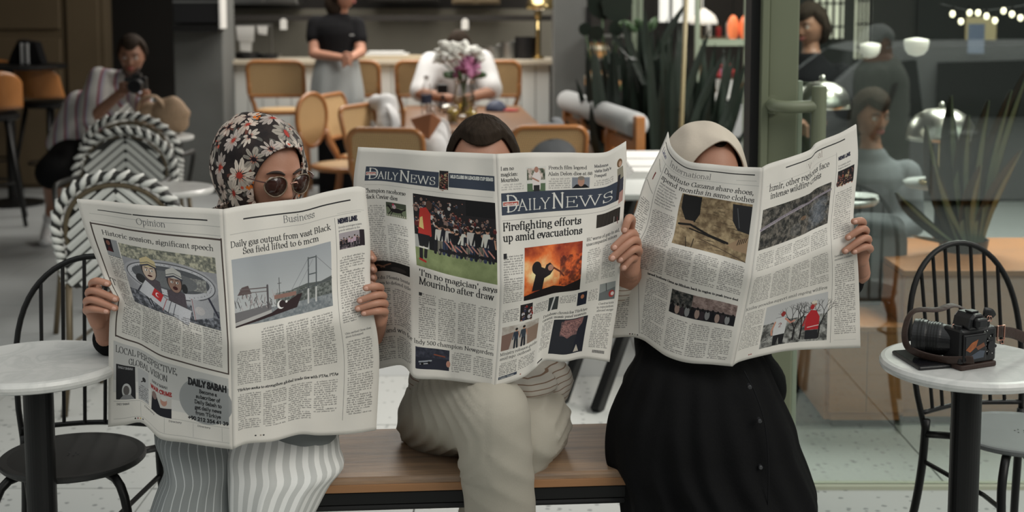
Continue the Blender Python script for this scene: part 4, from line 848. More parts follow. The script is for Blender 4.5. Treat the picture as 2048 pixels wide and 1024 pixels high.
def pgC_R():
    c=CV(seed=8)
    c.tiny(46,60,220,8,.7); c.line([(220,52),(780,46)],7); c.tiny(786,52,880,8); c.text('Diverse',400,96,34,(.6,.59,.57),.7,al=.25); c.text('V',420,118,34,(.55,.5,.48),.8); c.text('al',530,98,44,(.6,.55,.52),.8)
    c.seg(50,140,700,120,1,(.55,.55,.55))
    c.text('İzmir, other regions face',74,178,38,INK,1.1,fit=560); c.text('intense wildfire crisis',92,230,38,INK,1.1,fit=470); c.tiny(80,256,640,9,.45); c.tiny(100,272,560,9,.45)
    x0,y0,x1,y1=34,288,664,556
    c.rect(x0,y0,x1,y1,(.25,.24,.22)); c.tex(x0,y0,x1,y1,(.13,.13,.12),(.42,.39,.35),22,3,2.8)
    c.line([(x0,420),(200,380),(380,350),(500,352),(664,336)],15,(.52,.48,.52)); c.line([(x0,430),(230,384),(420,356)],6,(.62,.58,.62)); 
    for k in range(14): c.ell(560+40*math.sin(k*1.3),380+k*11,60,26,(.42,.46,.52),.3,.5)
    c.ell(420,440,26,14,(.6,.42,.28),.8,.5); c.ell(360,500,50,40,(.5,.5,.5),.4,.5); c.tex(x0,y0,x1,y1,(.05,.05,.05),(.9,.9,.9),4,5,2,2,al=.14)
    c.cols(34,580,664,700,4,14,pitch=13,al=.6); c.cols(34,740,664,960,4,14,pitch=13.5,al=.62); c.tiny(520,964,640,7,.9)
    c.text('Kızılay provides support amid ongoing wildfires'.replace('ı','i'),16,1006,22,(.3,.3,.3),1.05,fit=640)
    c.body(20,1028,170,1340,14,al=.6)
    x0,y0,x1,y1=186,1030,664,1376
    c.rect(x0,y0,x1,y1,(.70,.70,.70)); c.tex(x0,y0+150,x1,y1,(.25,.25,.24),(.62,.62,.6),24,9,2.4); r=np.random.RandomState(3)
    def br(x,y,a,l,w,d):
        if d==0 or l<8: return
        X,Y=x+l*math.cos(a),y-l*math.sin(a); c.seg(x,y,X,Y,w,(.12,.11,.11)); br(X,Y,a+r.uniform(.15,.6),l*.78,w*.66,d-1); br(X,Y,a-r.uniform(.15,.6),l*.76,w*.66,d-1)
    for bx in (420,470,600): br(bx,1350,1.5+r.uniform(-.1,.1),84,12,6)
    for k in range(26): x=r.uniform(x0,x1-40); y=r.uniform(1150,1370); c.line([(x,y),(x+r.uniform(-40,40),y-r.uniform(-10,30))],r.uniform(2,4),(.14,.13,.13))
    c.poly([(270,1290),(266,1180),(290,1150),(340,1150),(366,1170),(356,1290)],(.74,.74,.74)); c.line([(352,1170),(392,1210),(420,1200)],13,(.75,.48,.4)); c.line([(276,1180),(256,1250),(262,1280)],12,(.75,.5,.4)); c.ell(330,1126,17,20,(.6,.16,.15)); c.poly([(274,1290),(356,1290),(350,1372),(322,1372),(314,1310),(300,1372),(276,1372)],(.1,.1,.11)); c.text('2',302,1230,36,(.5,.2,.2),1.2)
    c.poly([(500,1290),(506,1180),(540,1140),(580,1150),(606,1200),(600,1290)],(.70,.10,.13)); c.line([(506,1200),(490,1250)],15,(.66,.2,.2)); c.line([(520,1270),(600,1260)],6,(.8,.74,.72)); c.ell(560,1100,20,22,(.6,.42,.36)); c.ell(562,1086,22,12,(.78,.75,.68)); c.ell(548,1120,16,18,(.66,.12,.14)); c.rect(506,1292,596,1360,(.12,.12,.14))
    c.tiny(190,1392,560,7,.9); c.ell(120,1402,5,5,(.6,.2,.2)); c.ell(134,1402,5,5,(.6,.2,.2)); c.tiny(20,1400,90,7,.7)
    c.line([(700,110),(696,720),(690,1396)],2.5,(.4,.4,.4))
    c.text('NEWS LINE',716,164,20,(.15,.15,.22),1.8,fit=110,sans=True); c.text('to a question above',716,206,10,(.4,.4,.4),1); c.text('Bulgaria Alaney in',716,224,10,(.4,.4,.4),1)
    crowd(c,716,236,868,338,17,44,((.5,.22,.16),(.14,.12,.12),(.6,.5,.36),(.3,.2,.2))); c.tiny(716,354,860,7,.8); c.body(716,372,866,690,14,al=.6)
    c.tiny(716,760,800,8,.9); c.text('Gazers fresh storage in',716,800,13,(.4,.4,.4),1,fit=140); c.text('emolument to industry',716,824,13,(.4,.4,.4),1,fit=146); c.body(716,850,868,1340,14); c.tiny(716,1366,860,8,1); c.seg(716,1380,868,1380,1,(.5,.5,.5))
    return c.a
# ================================================================ NEWSPAPERS
DEPTHS={}
def paper_depth(P):
    def f(side,u,v):
        # u 0..1 across the page from its left edge, v 0 top .. 1 bottom
        e = (1-u) if side=='L' else u          # distance from the fold
        amp = P['dl'] if side=='L' else P['dr']
        y = P['Y'] + amp*(e**1.15)
        y -= .052*math.exp(-abs((v-.5)/.15)**1.5)*(.4+.6*e)       # crease pushes out
        y += .03*(1-v) - .012*math.sin(3.1*v)
        y += .010*math.sin(7*e+2.2*v+(1 if side=='L' else 2.4))*e
        y += .003*math.sin(19*e-6*v) + .0025*math.sin(13*v+9*e)
        if P is PAPERS['B'] and side=='L':
            w=max(0,1-abs(u-.36)/.30)*max(0,(v-.28)/.72); y -= .055*w; y += .05*max(0,(.36-u)/.36)*v
        if P is PAPERS['B'] and side=='R':
            y -= .030*math.exp(-((u-.40)/.10)**2)*max(0,(v-.55)/.45); y += .02*math.exp(-((u-.9)/.12)**2)*math.exp(-((v-.62)/.16)**2)
        if P is PAPERS['C'] and side=='L': y += .03*math.exp(-((u-.1)/.12)**2)*(1-v)
        if P is PAPERS['A'] and side=='L': y -= .030*math.exp(-((u-.26)/.16)**2)*max(0,(v-.6)/.4); y += .02*math.exp(-((u-.12)/.12)**2)*math.exp(-((v-.45)/.12)**2)
        return y
    return f
def sheet(P,side,back=0.0,trim=(0,0)):
    net=paper_px(P,side,36,27); f=paper_depth(P); nv,nu=net.shape[0]-1,net.shape[1]-1
    g=np.zeros((nv+1,nu+1,3))
    for j in range(nv+1):
        for i in range(nu+1):
            p=PY(net[j,i,0],net[j,i,1],f(side,i/nu,j/nv)); g[j,i]=p
    if back:
        g[...,1]+=back
    return g,nu,nv
def page(name,parent,P,side,m,back=0.0,thick=.0006,grow=0.0,label=None):
    g,nu,nv=sheet(P,side,back)
    if grow:
        ctr=g.mean(axis=(0,1)); ed=g[:, -1] if side=='R' else g[:,0]
        g=g+ (g-ctr)*grow
    B=MB(); fr=g.reshape(-1,3); n=len(fr)
    bk=fr+np.array([0,thick,0]); w=nu+1
    uv=[(i/nu,1-j/nv) for j in range(nv+1) for i in range(nu+1)]
    fs=[];bs=[]
    for j in range(nv):
        for i in range(nu):
            a=j*w+i; fs.append((a,a+w,a+w+1,a+1)); bs.append((n+a,n+a+1,n+a+w+1,n+a+w))
    rim=[]
    for i in range(nu): rim.append((i,i+1,n+i+1,n+i)); a=nv*w+i; rim.append((a+1,a,n+a,n+a+1))
    for j in range(nv): a=j*w; rim.append((a+w,a,n+a,n+a+w)); a=j*w+nu; rim.append((a,a+w,n+a+w,n+a))
    B.add(list(fr)+list(bk),fs+bs+rim,uv+uv)
    o=B.build(name,m,parent,smooth=True)
    if label: o['label']=label
    return g,o
newsprint=mat('plain_newsprint',(.66,.63,.58),.85,var=.12,vs=14,bump=.2,bs=18)
inner_m=img_mat('inner_page_print',(lambda c:(c.cols(50,80,860,700,5),c.cols(50,780,860,1380,5),c.a)[-1])(CV(seed=12)))
GR={}
def newspaper(key,name,label,mL,mR,lL,lR):
    P=PAPERS[key]; c=PY(P['ft'][0][0],P['fb'][-1][1],P['Y'])
    t=thing('newspaper',label,'newspaper',(c.x,c.y,c.z)); t['group']='broadsheets held open on the bench'
    GR[key]={}
    for s,m,l in (('L',mL,lL),('R',mR,lR)):
        g,o=page('front_page',t,P,s,m,label=l); GR[key][s]=g
        for q in range(3): page('inner_page',t,P,s,inner_m,back=.0035+.0035*q,grow=.004*(q%2)+.002)
    return t
mAL,mAR=img_mat('opinion_page_print',pgA_L(),bump=.25),img_mat('business_page_print',pgA_R(),bump=.25)
mBL,mBR=img_mat('sports_page_print',pgB_L(),bump=.25),img_mat('front_page_print',pgB_R(),bump=.25)
mCL,mCR=img_mat('international_page_print',pgC_L(),bump=.25),img_mat('wildfire_page_print',pgC_R(),bump=.25)
newspaper('A','newspaper','open broadsheet with Opinion and Business pages, held by woman in floral headscarf',mAL,mAR,'Opinion page with a brown framed cartoon','Business page with a bridge picture')
newspaper('B','newspaper','open broadsheet with two navy Daily News mastheads, held by the man in the middle',mBL,mBR,'sports page with a football picture','front page with an orange fire picture')
newspaper('C','newspaper','open broadsheet with International page, held by woman in cream headscarf',mCL,mCR,'International page with feet on bare ground','page with a burnt hillside picture')
# ================================================================ FIGURES
def capsule(B,p0,p1,r0,r1,n=16):
    p0,p1=Vector(p0),Vector(p1); d=p1-p0
    if d.length<1e-5: B.ell(p0,(r0,r0,r0),n=n); return
    t=d.normalized(); pts=[];rr=[]
    for k in range(4): a=PI/2*(1-k/4)*.97; pts.append(p0-t*r0*math.sin(a)); rr.append(r0*math.cos(a))
    pts.append(p0); rr.append(r0); pts.append(p1); rr.append(r1)
    for k in range(1,5): a=PI/2*(k/4)*.97; pts.append(p1+t*r1*math.sin(a)); rr.append(r1*math.cos(a))
    B.tube(pts,rr,n)
def chain(B,pts,rad,n=16):
    for a,b,ra,rb in zip(pts[:-1],pts[1:],rad[:-1],rad[1:]): capsule(B,a,b,ra,rb,n)
def remesh(B,voxel,smooth=6):
    me=bpy.data.meshes.new('tmp'); me.from_pydata([tuple(v) for v in B.v],[],B.f); me.update()
    o=bpy.data.objects.new('tmp',me); COL.objects.link(o)
    m=o.modifiers.new('r','REMESH'); m.mode='VOXEL'; m.voxel_size=voxel
    if smooth: s=o.modifiers.new('s','SMOOTH'); s.factor=.5; s.iterations=smooth
    dg=bpy.context.evaluated_depsgraph_get(); ev=o.evaluated_get(dg); r=ev.to_mesh()
    n=len(r.vertices); co=np.empty(n*3); r.vertices.foreach_get('co',co); co=co.reshape(-1,3)
    nr=np.empty(n*3); r.vertices.foreach_get('normal',nr); fs=[tuple(p.vertices) for p in r.polygons]
    ev.to_mesh_clear(); bpy.data.objects.remove(o); bpy.data.meshes.remove(me)
    return co,nr.reshape(-1,3),fs
def flesh(name,m,parent,B,voxel=.006,smooth=6,wrinkle=None,extra=None,label=None):
    """one continuous surface grown over the limbs in B"""
    co,nr,fs=remesh(B,voxel,smooth)
    if wrinkle:
        d=np.array([wrinkle(c) for c in co]); co=co+nr*d[:,None]
    R=MB(); R.add([tuple(c) for c in co],fs)
    if extra: R.add(extra.v,extra.f)
    o=R.build(name,m,parent,smooth=True)
    if label: o['label']=label
    return o
def hframe(c,yaw,pitch=0,roll=0):
    """head frame: face looks along local -Y; pitch > 0 looks down"""
    return Matrix.Translation(c)@(Matrix.Rotation(yaw,4,'Z')@Matrix.Rotation(pitch,4,'X')@Matrix.Rotation(roll,4,'Y'))
def gs(x,z,cx,cz,sx,sz): return math.exp(-((x-cx)/sx)**2-((z-cz)/sz)**2)
def headshape(v):
    x,y,z=v; fr=max(0,min(1,-y/.05)); ax=abs(x)
    if z<0: k=1-.24*(z/.115)**2-.06*(-z/.115); x*=k; ax=abs(x)
    if z<-.02 and y>0: y*=1-.35*min(1,(-z-.02)/.08)
    d=0
    t=max(0,min(1,(.018-z)/.05)); d+=.021*t*math.exp(-(x/(.008+.006*t))**2)*(1 if z>-.03 else math.exp(-((z+.03)/.008)**2))
    d+=.004*gs(ax,z,.012,-.034,.006,.007)
    d-=.0095*gs(ax,z,.031,.006,.017,.011); d+=.0045*gs(ax,z,.028,.027,.022,.007)
    d+=.005*gs(ax,z,.046,-.018,.018,.018); d+=.0065*gs(x,z,0,-.056,.020,.010); d-=.0025*gs(x,z,0,-.0565,.022,.0018)
    d-=.003*gs(x,z,0,-.071,.02,.005); d+=.009*gs(x,z,0,-.094,.018,.014)
    return Vector((x,y-d*fr,z))
def head(parent,F,skin,s=1.0,hair=None,brow=True,body=None):
    """adds the face surface to body (MB) and hangs eyes, brows and lips on the person"""
    Z=MB(); Z.ell((0,0,0),(.073*s,.093*s,.115*s),n=72,m=64,fn=lambda v:headshape(v/s)*s)
    for sx in (-1,1):   # ears
        Z.ell((sx*.074*s,.012*s,-.006*s),(.008*s,.019*s,.031*s),rot=(0,sx*.25,sx*-.35),n=14,m=10)
    body.add([F@Vector(v) for v in Z.v],Z.f)
    def P_(B,n,m,sm=True,lab=None):
        B.v=[tuple(F@(Vector(v)*s)) for v in B.v]; o=B.build(n,m,parent,smooth=sm)
        if lab: o['label']=lab
        return o
    for sx in (-1,1):
        B=MB(); B.ell((sx*.031,-.0735,.006),(.0125,.0125,.0115),n=18,m=12); e=P_(B,'eye',m_eye)
        B=MB(); B.ell((sx*.031,-.0835,.004),(.0052,.0032,.0052),n=14,m=8); P_(B,'iris',m_iris)
        B=MB(); B.tube([V(sx*.017,-.079,.006),V(sx*.024,-.087,.0135),V(sx*.034,-.0865,.0145),V(sx*.046,-.076,.008)],[.0015,.0026,.0028,.0015],8,res=14); P_(B,'eyelid',skin)
        B=MB(); B.tube([V(sx*.012,-.0925,.024),V(sx*.026,-.0915,.031),V(sx*.040,-.083,.030),V(sx*.050,-.072,.023)],[.0018,.0034,.003,.001],8,res=16,flat=1); P_(B,'eyebrow',m_brow)
    B=MB(); B.tube([V(-.024,-.085,-.0565),V(-.010,-.0975,-.052),V(0,-.098,-.0535),V(.010,-.0975,-.052),V(.024,-.085,-.0565)],[.001,.004,.0038,.004,.001],8,res=18); B.tube([V(-.022,-.085,-.058),V(0,-.097,-.064),V(.022,-.085,-.058)],[.001,.0048,.001],8,res=16); P_(B,'lips',m_lip)
    return Z
def finger(B,pts,r=.0083,N=None,nd=None):
    """tapered finger along joints, with a rounded tip; N collects nails facing nd"""
    P=[Vector(p) for p in pts]; C=catmull([tuple(p)+(r*(1.04-.20*i/(len(P)-1)),) for i,p in enumerate(P)],14)
    tip=Vector(C[-1][:3]); t=(tip-Vector(C[-2][:3])).normalized(); rt=C[-1][3]
    pp=[tuple(c[:3]) for c in C]; rr=[c[3]*(1+.07*math.exp(-((i-5)/1.1)**2)+.05*math.exp(-((i-9.5)/1.0)**2)) for i,c in enumerate(C)]
    for k in range(1,5): a=PI/2*k/4*.97; pp.append(tuple(tip+t*rt*math.sin(a))); rr.append(rt*math.cos(a))
    B.tube(pp,rr,14)
    if N is not None:
        n=Vector(nd); n=(n-t*n.dot(t)).normalized(); b=t.cross(n); R=Matrix((b,t,n)).transposed()
        N.ell(tip-t*.001+n*rt*.72,(rt*.62,rt*.85,rt*.36),rot=R,n=14,m=8)
def split_nails(N,parent):
    k=14*9
    for i in range(len(N.v)//k):
        B=MB(); Z=MB(); Z.ell((0,0,0),(1,1,1),n=14,m=8); B.add(N.v[i*k:(i+1)*k],Z.f); B.build('fingernail',m_nail,parent,smooth=True)
def grip(body,nails,parent,fingers,palm,wrist,skin,out=(0,-1,0),r=.0083,thumb=None):
    """fingers: list of joints lists (world); palm: list of (p, r) blobs; all merged into the body mesh"""
    for f in fingers: finger(body,f,r,nails,out)
    if thumb: finger(body,thumb,r*1.12,nails,out)
    K=MB()
    for a,b,ra,rb in palm: capsule(K,a,b,ra,rb,14)
    co,nr,fs=remesh(K,.0035,5); body.add([tuple(c) for c in co],fs)
def drape(name,m,parent,rows,nseg=120,fold=None,nr=60,label=None,cap=True):
    """cloth hanging round a body: rows = (py, xl, xr, Yc, ry) measured widths at depth Yc"""
    R=[]
    for (py,xl,xr,Yc,ry) in rows:
        a,b=PY(xl,py,Yc),PY(xr,py,Yc); R.append(((a.x+b.x)/2,Yc,(a.z+b.z)/2,(b.x-a.x)/2,ry))
    C=catmull([(r[0],r[2],r[1],r[3],r[4]) for r in R],nr)
    B=MB()
    def fn(u,v):
        i=v*(nr-1); k=min(nr-2,int(i)); f=i-k; c=C[k]*(1-f)+C[k+1]*f; a=u*2*PI
        d=fold(u,v) if fold else 0
        ca,sa=math.cos(a),math.sin(a)
        return (c[0]+(c[3]+d*.45)*ca, c[2]+(c[4]+d)*sa, c[1])
    B.grid(fn,nseg,nr-1,cu=True,flip=True)
    w=nseg
    if cap: B.f.append(tuple(range(w-1,-1,-1))); B.mi.append(0)
    o=B.build(name,m,parent,smooth=True)
    if label: o['label']=label
    return o
def ridge(x,p=1.0): return (1-abs(math.sin(x)))**p
# ---------------------------------------------------------------- printed and striped cloths
def floral():
    c=CV(1500,760,(.135,.105,.10),seed=9); r=np.random.RandomState(5); c.tex(0,0,1500,760,(.10,.08,.085),(.20,.16,.15),60,4,1.6)
    pts=[]
    for q in range(900):
        x,y=r.uniform(0,1500),r.uniform(20,740)
        if all((x-a)**2+(y-b)**2>92**2 for a,b in pts): pts.append((x,y))
    for (x,y) in pts:   # leaves below
        for k in range(3):
            a=r.uniform(0,6.28); L=r.uniform(50,90); c.line([(x,y),(x+L*math.cos(a),y+L*math.sin(a))],r.uniform(14,24),[(.36,.35,.33),(.28,.27,.26),(.40,.24,.20)][r.randint(3)])
    for i,(x,y) in enumerate(pts):
        R=r.uniform(64,92); n=r.randint(8,12); a0=r.uniform(0,6); base=[(.80,.73,.68),(.72,.67,.64),(.82,.77,.72),(.62,.59,.55)][r.randint(4)]; core=[(.12,.08,.10),(.12,.08,.10),(.62,.20,.16)][r.randint(3)]
        sq=r.uniform(.6,1.0)
        for k in range(n):
            a=a0+6.283*k/n+r.uniform(-.12,.12); ux,uy=math.cos(a),math.sin(a)*sq; wd=R*.17
            P=[(x+ux*R*.14,y+uy*R*.14),(x+ux*R*.5-uy*wd,y+uy*R*.5+ux*wd),(x+ux*R*.85-uy*wd*.8,y+uy*R*.85+ux*wd*.8),(x+ux*R,y+uy*R),(x+ux*R*.85+uy*wd*.8,y+uy*R*.85-ux*wd*.8),(x+ux*R*.5+uy*wd,y+uy*R*.5-ux*wd)]
            sh=r.uniform(.86,1.04); c.poly(P,tuple(v*sh for v in base)); c.seg(x+ux*R*.2,y+uy*R*.2,x+ux*R*.8,y+uy*R*.8,2.5,tuple(v*.72 for v in base))
            c.seg(x+ux*R*.12,y+uy*R*.12,x+ux*R*.34,y+uy*R*.34,4,(.72,.38,.30) if i%2 else (.3,.2,.2),.7)
        c.ell(x,y,R*.17,R*.17,core)
    for k in range(46):
        x,y=r.uniform(0,1500),r.uniform(20,740)
        if k%3==0:
            for j in range(5): c.ell(x+r.uniform(-26,26),y+j*11,10,9,(.80,.42,.14)); c.ell(x+r.uniform(-20,20),y+j*11,3,3,(.2,.1,.08))
        else: c.ell(x,y,r.uniform(5,12),r.uniform(5,12),(.74,.33,.26))
    return c.a
m_floral=img_mat('floral_scarf_print',floral(),.7)
def stripe_mat(name,ca,cb,n,duty=.8,extra=None,rough=.8,bump=.0):
    def f(N,L):
        c,s=coords(N,L,'UV'); fr=mth(N,L,'FRACT',mth(N,L,'MULTIPLY',s[0],n)); return mth(N,L,'GREATER_THAN',fr,duty)
    return checker_mix(name,ca,cb,f,rough,bump)
m_stripeA=stripe_mat('shaded_striped_trouser_cloth',(.22,.235,.235),(.46,.48,.48),30,.88)  # shade on the left leg is put into this darker cloth colour
m_stripeB=stripe_mat('satin_striped_trouser_cloth',(.50,.505,.49),(.74,.74,.72),26,.52)
def obj_stripes(name,axis,freq,ca,cb,cc,d1=.5,d2=.86):
    m=mat(name,ca,.8); N,L,b=nodes(m)
    for l in list(b.inputs['Base Color'].links): L.remove(l)
    c,s=coords(N,L,'Object'); n=N.new('ShaderNodeTexNoise'); n.inputs['Scale'].default_value=3; L.new(c,n.inputs[0])
    fr=mth(N,L,'FRACT',mth(N,L,'ADD',mth(N,L,'MULTIPLY',s[axis],freq),mth(N,L,'MULTIPLY',n.outputs[0],.5)))
    r=N.new('ShaderNodeValToRGB'); r.color_ramp.interpolation='CONSTANT'; e=r.color_ramp.elements; e[0].color=(*ca,1); e[1].position=d1; e[1].color=(*cb,1)
    q=r.color_ramp.elements.new(d2); q.color=(*cc,1); L.new(fr,r.inputs[0]); L.new(r.outputs[0],b.inputs['Base Color']); return m
m_shirtman=obj_stripes('cream_brown_striped_shirt',2,80,(.58,.54,.48),(.24,.15,.10),(.58,.54,.48),.72,.88)
m_shirtpho=obj_stripes('white_red_striped_shirt',0,15,(.50,.49,.47),(.26,.05,.08),(.36,.34,.40),.60,.76)
def scarf(parent,F,m,rx,ry,rz,cy=.02,open_w=.060,open_h=.098,oz=-.010,fall=None,folds=.0035,name='headscarf',peak=.0,amp=1.0,back=.12):
    """hood round the face axis: t=0 face edge, t=1 back of head"""
    def fn(u,t):
        a=2*PI*u; ca,sa=math.cos(a),math.sin(a)
        ex=open_w*ca*(1-peak*max(0,sa)**3); ez=oz+open_h*sa*(1.0 if sa>0 else .92); ey=-.066-.018*max(0,sa)+.022*abs(ca)
        th=t*PI/2*1.0
        # ellipsoid arc from the front ring over to the back pole
        q=min(1,t/.16); q=q*q*(3-2*q); tt=max(0,(t-.10)/.90)
        ang=-.62+ (PI/2+.62)*tt
        R=math.cos(ang)**.58 if ang<PI/2-1e-3 else 0
        bx=rx*R*ca; bz=rz*R*sa-.006*(1-tt)+ .02*tt; by=cy+(ry if ang<0 else back)*math.sin(ang)
        x,y,z=ex*(1-q)+bx*q, ey*(1-q)+by*q, ez*(1-q)+bz*q
        d=folds*math.sin(5*a+9*t+2*math.sin(3*a))*q*(1-t)+folds*.6*math.sin(11*a-7*t)*q*(1-t)
        return F@V(x*(1+d*9), y, z*(1+d*9))
    B=MB(); B.grid(fn,110,46,cu=True,flip=True)
    B.uv=[((u*1.0)%1.0001, .04+.92*v) for (u,v) in B.uv]
    o=B.build(name,m,parent,smooth=True,solid=.0035)
    return o
# ================================================================ WOMAN IN FLORAL SCARF (left on the bench)
def offs(pts,nails=None): return [PY(x,y,Y) for x,y,Y in pts]
def person(label,loc,group=None): return thing('person',label,'person',loc,0,group)
HA=PY(533,345,3.05); FA=hframe(HA,math.radians(44),math.radians(12),math.radians(0))
pa=person('seated woman in floral headscarf and round sunglasses, pale striped wide trousers, holding newspaper',(HA.x,3.05,.46))
body=MB()
T=MB(); nb=HA+V(-.02,.03,-.12); ch=V(HA.x-.05,3.11,.84)
chain(T,[HA+V(-.01,.02,-.06),nb],[.05,.052]); chain(T,[nb,ch+V(0,0,.04)],[.055,.09]); T.ell(ch,(.165,.105,.12)); T.ell(ch+V(0,.02,-.17),(.14,.10,.13)); T.ell(V(ch.x,3.12,.555),(.17,.12,.09))
shl,shr=ch+V(-.165,0,.055),ch+V(.165,0,.055)
wl,wr=PY(212,672,2.87),PY(746,672,2.90)
el,er=V(wl.x+.03,3.04,.70),V(wr.x-.13,3.08,.72)
for sh,e,w in ((shl,el,wl),(shr,er,wr)): chain(T,[sh,e,w],[.048,.040,.026])
co,nr,fs=remesh(T,.009,6); body.add([tuple(c) for c in co],fs)
head(pa,FA,m_skin,.95,body=body)
DPA,DPB,DPC=(paper_depth(PAPERS[k]) for k in 'ABC')
nails=MB(); E=DPA('L',.05,.48)+.004
grip(body,nails,pa,[
 offs([(196,586,E+.05),(184,568,E+.02),(196,562,E-.012),(216,567,E-.018)]),
 offs([(190,604,E+.05),(177,586,E+.02),(192,582,E-.012),(232,598,E-.020)]),
 offs([(188,618,E+.05),(173,604,E+.02),(188,600,E-.014),(230,616,E-.020)]),
 offs([(190,632,E+.05),(173,621,E+.02),(188,618,E-.014),(214,622,E-.018)])],
 [(PY(190,580,E+.035),PY(190,612,E+.035),.016,.016),(PY(182,612,E+.03),PY(195,645,E+.04),.017,.017),(PY(195,632,E+.04),PY(212,668,2.87),.018,.024),(PY(205,600,E+.045),PY(212,660,2.87),.014,.02)],wl,m_skin,thumb=offs([(208,640,E+.05),(214,610,E+.045),(222,590,E+.03),(230,584,E+.022)]))
E=DPA('R',.95,.47)+.004
grip(body,nails,pa,[
 offs([(752,590,E+.05),(761,576,E+.02),(749,573,E-.014),(732,576,E-.018)]),
 offs([(756,604,E+.05),(767,592,E+.02),(752,590,E-.014),(720,601,E-.019)]),
 offs([(758,620,E+.05),(770,608,E+.02),(754,606,E-.014),(716,617,E-.019)]),
 offs([(760,636,E+.05),(770,624,E+.02),(756,622,E-.014),(728,626,E-.018)])],
 [(PY(754,584,E+.035),PY(758,616,E+.035),.016,.016),(PY(760,612,E+.03),PY(758,640,E+.04),.017,.017),(PY(760,632,E+.04),PY(748,666,2.90),.018,.024)],wr,m_skin,thumb=offs([(750,640,E+.05),(742,612,E+.045),(736,592,E+.03),(730,586,E+.024)]))
body.build('body',m_skin,pa,smooth=True); split_nails(nails,pa)
Tt=MB(); chain(Tt,[nb+V(0,.01,-.03),ch+V(0,0,.06)],[.075,.105]); Tt.ell(ch,(.185,.125,.14)); Tt.ell(ch+V(0,.02,-.17),(.16,.12,.15)); Tt.ell(V(ch.x,3.12,.58),(.175,.13,.10))
for sh,e,w in ((shl,el,wl),(shr,er,wr)): chain(Tt,[sh,e,e.lerp(w,.82)],[.068,.058,.044])
flesh('blouse',m_blackcloth,pa,Tt,.010,4,wrinkle=lambda c:.006*vnoise(c,14))
sc=scarf(pa,FA,m_floral,.103,.100,.124,cy=.024,open_w=.063,open_h=.092,oz=-.006,back=.118)
B=MB(); Cn=FA@V(0,.035,-.10)
def neckcl(u,t):
    a=2*PI*u; r=.068+.012*t+.085*t*t; return Cn+V(r*1.05*math.cos(a)*(1+.04*math.sin(6*a+4*t)),r*.95*math.sin(a)*(1+.04*math.sin(5*a)),.05-.17*t)
B.grid(neckcl,80,24,cu=True); B.uv=[(u,v*.5) for u,v in B.uv]; B.build('scarf_drape',m_floral,pa,smooth=True,solid=.004)
B=MB(); q=PY(452,412,3.0); B.grid(lambda u,v:PY(424+34*u,418-16*u*(1-v)+8*v,3.0+.04*v),8,6); B.build('scarf_fold',m_floral,pa,smooth=True,solid=.004)
# trousers: seat and thighs, then two wide pleated legs
Tq=MB(); hip=V(HA.x-.05,3.13,.555); Tq.ell(hip,(.19,.13,.10)); kl,kr=PY(395,925,2.84),PY(575,915,2.84)
kl.z=.525; kr.z=.535
chain(Tq,[hip+V(-.09,-.02,0),V(kl.x,2.86,.53)],[.095,.08]); chain(Tq,[hip+V(.09,-.02,0),V(kr.x+.02,2.87,.535)],[.10,.09])
flesh('trouser_seat',m_stripeA,pa,Tq,.010,5,wrinkle=lambda c:.006*vnoise((c[0]*2,c[1],c[2]*2),9))
foldA=lambda u,v: .016*ridge(7*PI*u+1.3*math.sin(4*v),1.5)*(.35+.65*v)+.008*math.sin(2*PI*u*3+7*v)
drape('trouser_leg',m_stripeA,pa,[(842,318,460,2.86,.05),(870,310,468,2.84,.085),(905,322,474,2.83,.10),(935,331,474,2.82,.105),(965,321,472,2.82,.11),(1000,309,472,2.82,.115),(1040,300,470,2.82,.12),(1180,300,465,2.82,.125),(1330,300,462,2.82,.13),(1385,300,462,2.82,.13)],130,foldA)
foldB=lambda u,v: .020*ridge(8*PI*u+.6*math.sin(5*v),1.2)*(.3+.7*v)+.010*math.sin(2*PI*u*2+5*v)
drape('trouser_leg',m_stripeB,pa,[(842,480,655,2.88,.05),(868,466,672,2.86,.085),(900,458,676,2.84,.105),(932,460,683,2.82,.115),(962,462,658,2.81,.115),(1000,464,636,2.81,.12),(1040,466,618,2.81,.12),(1180,474,610,2.81,.125),(1330,478,612,2.81,.13),(1385,480,615,2.81,.13)],150,foldB)
for x in (385,545):
    B=MB(); p=PY(x,1420,2.80); B.tube([V(p.x,2.90,.035),V(p.x,2.80,.05),V(p.x,2.70,.04),V(p.x,2.63,.028)],[.03,.04,.043,.03],16,res=16,flat=.75); B.v=[(a,b,max(c,.004)) for a,b,c in B.v]; B.build('shoe',m_blackcloth,pa,smooth=True)
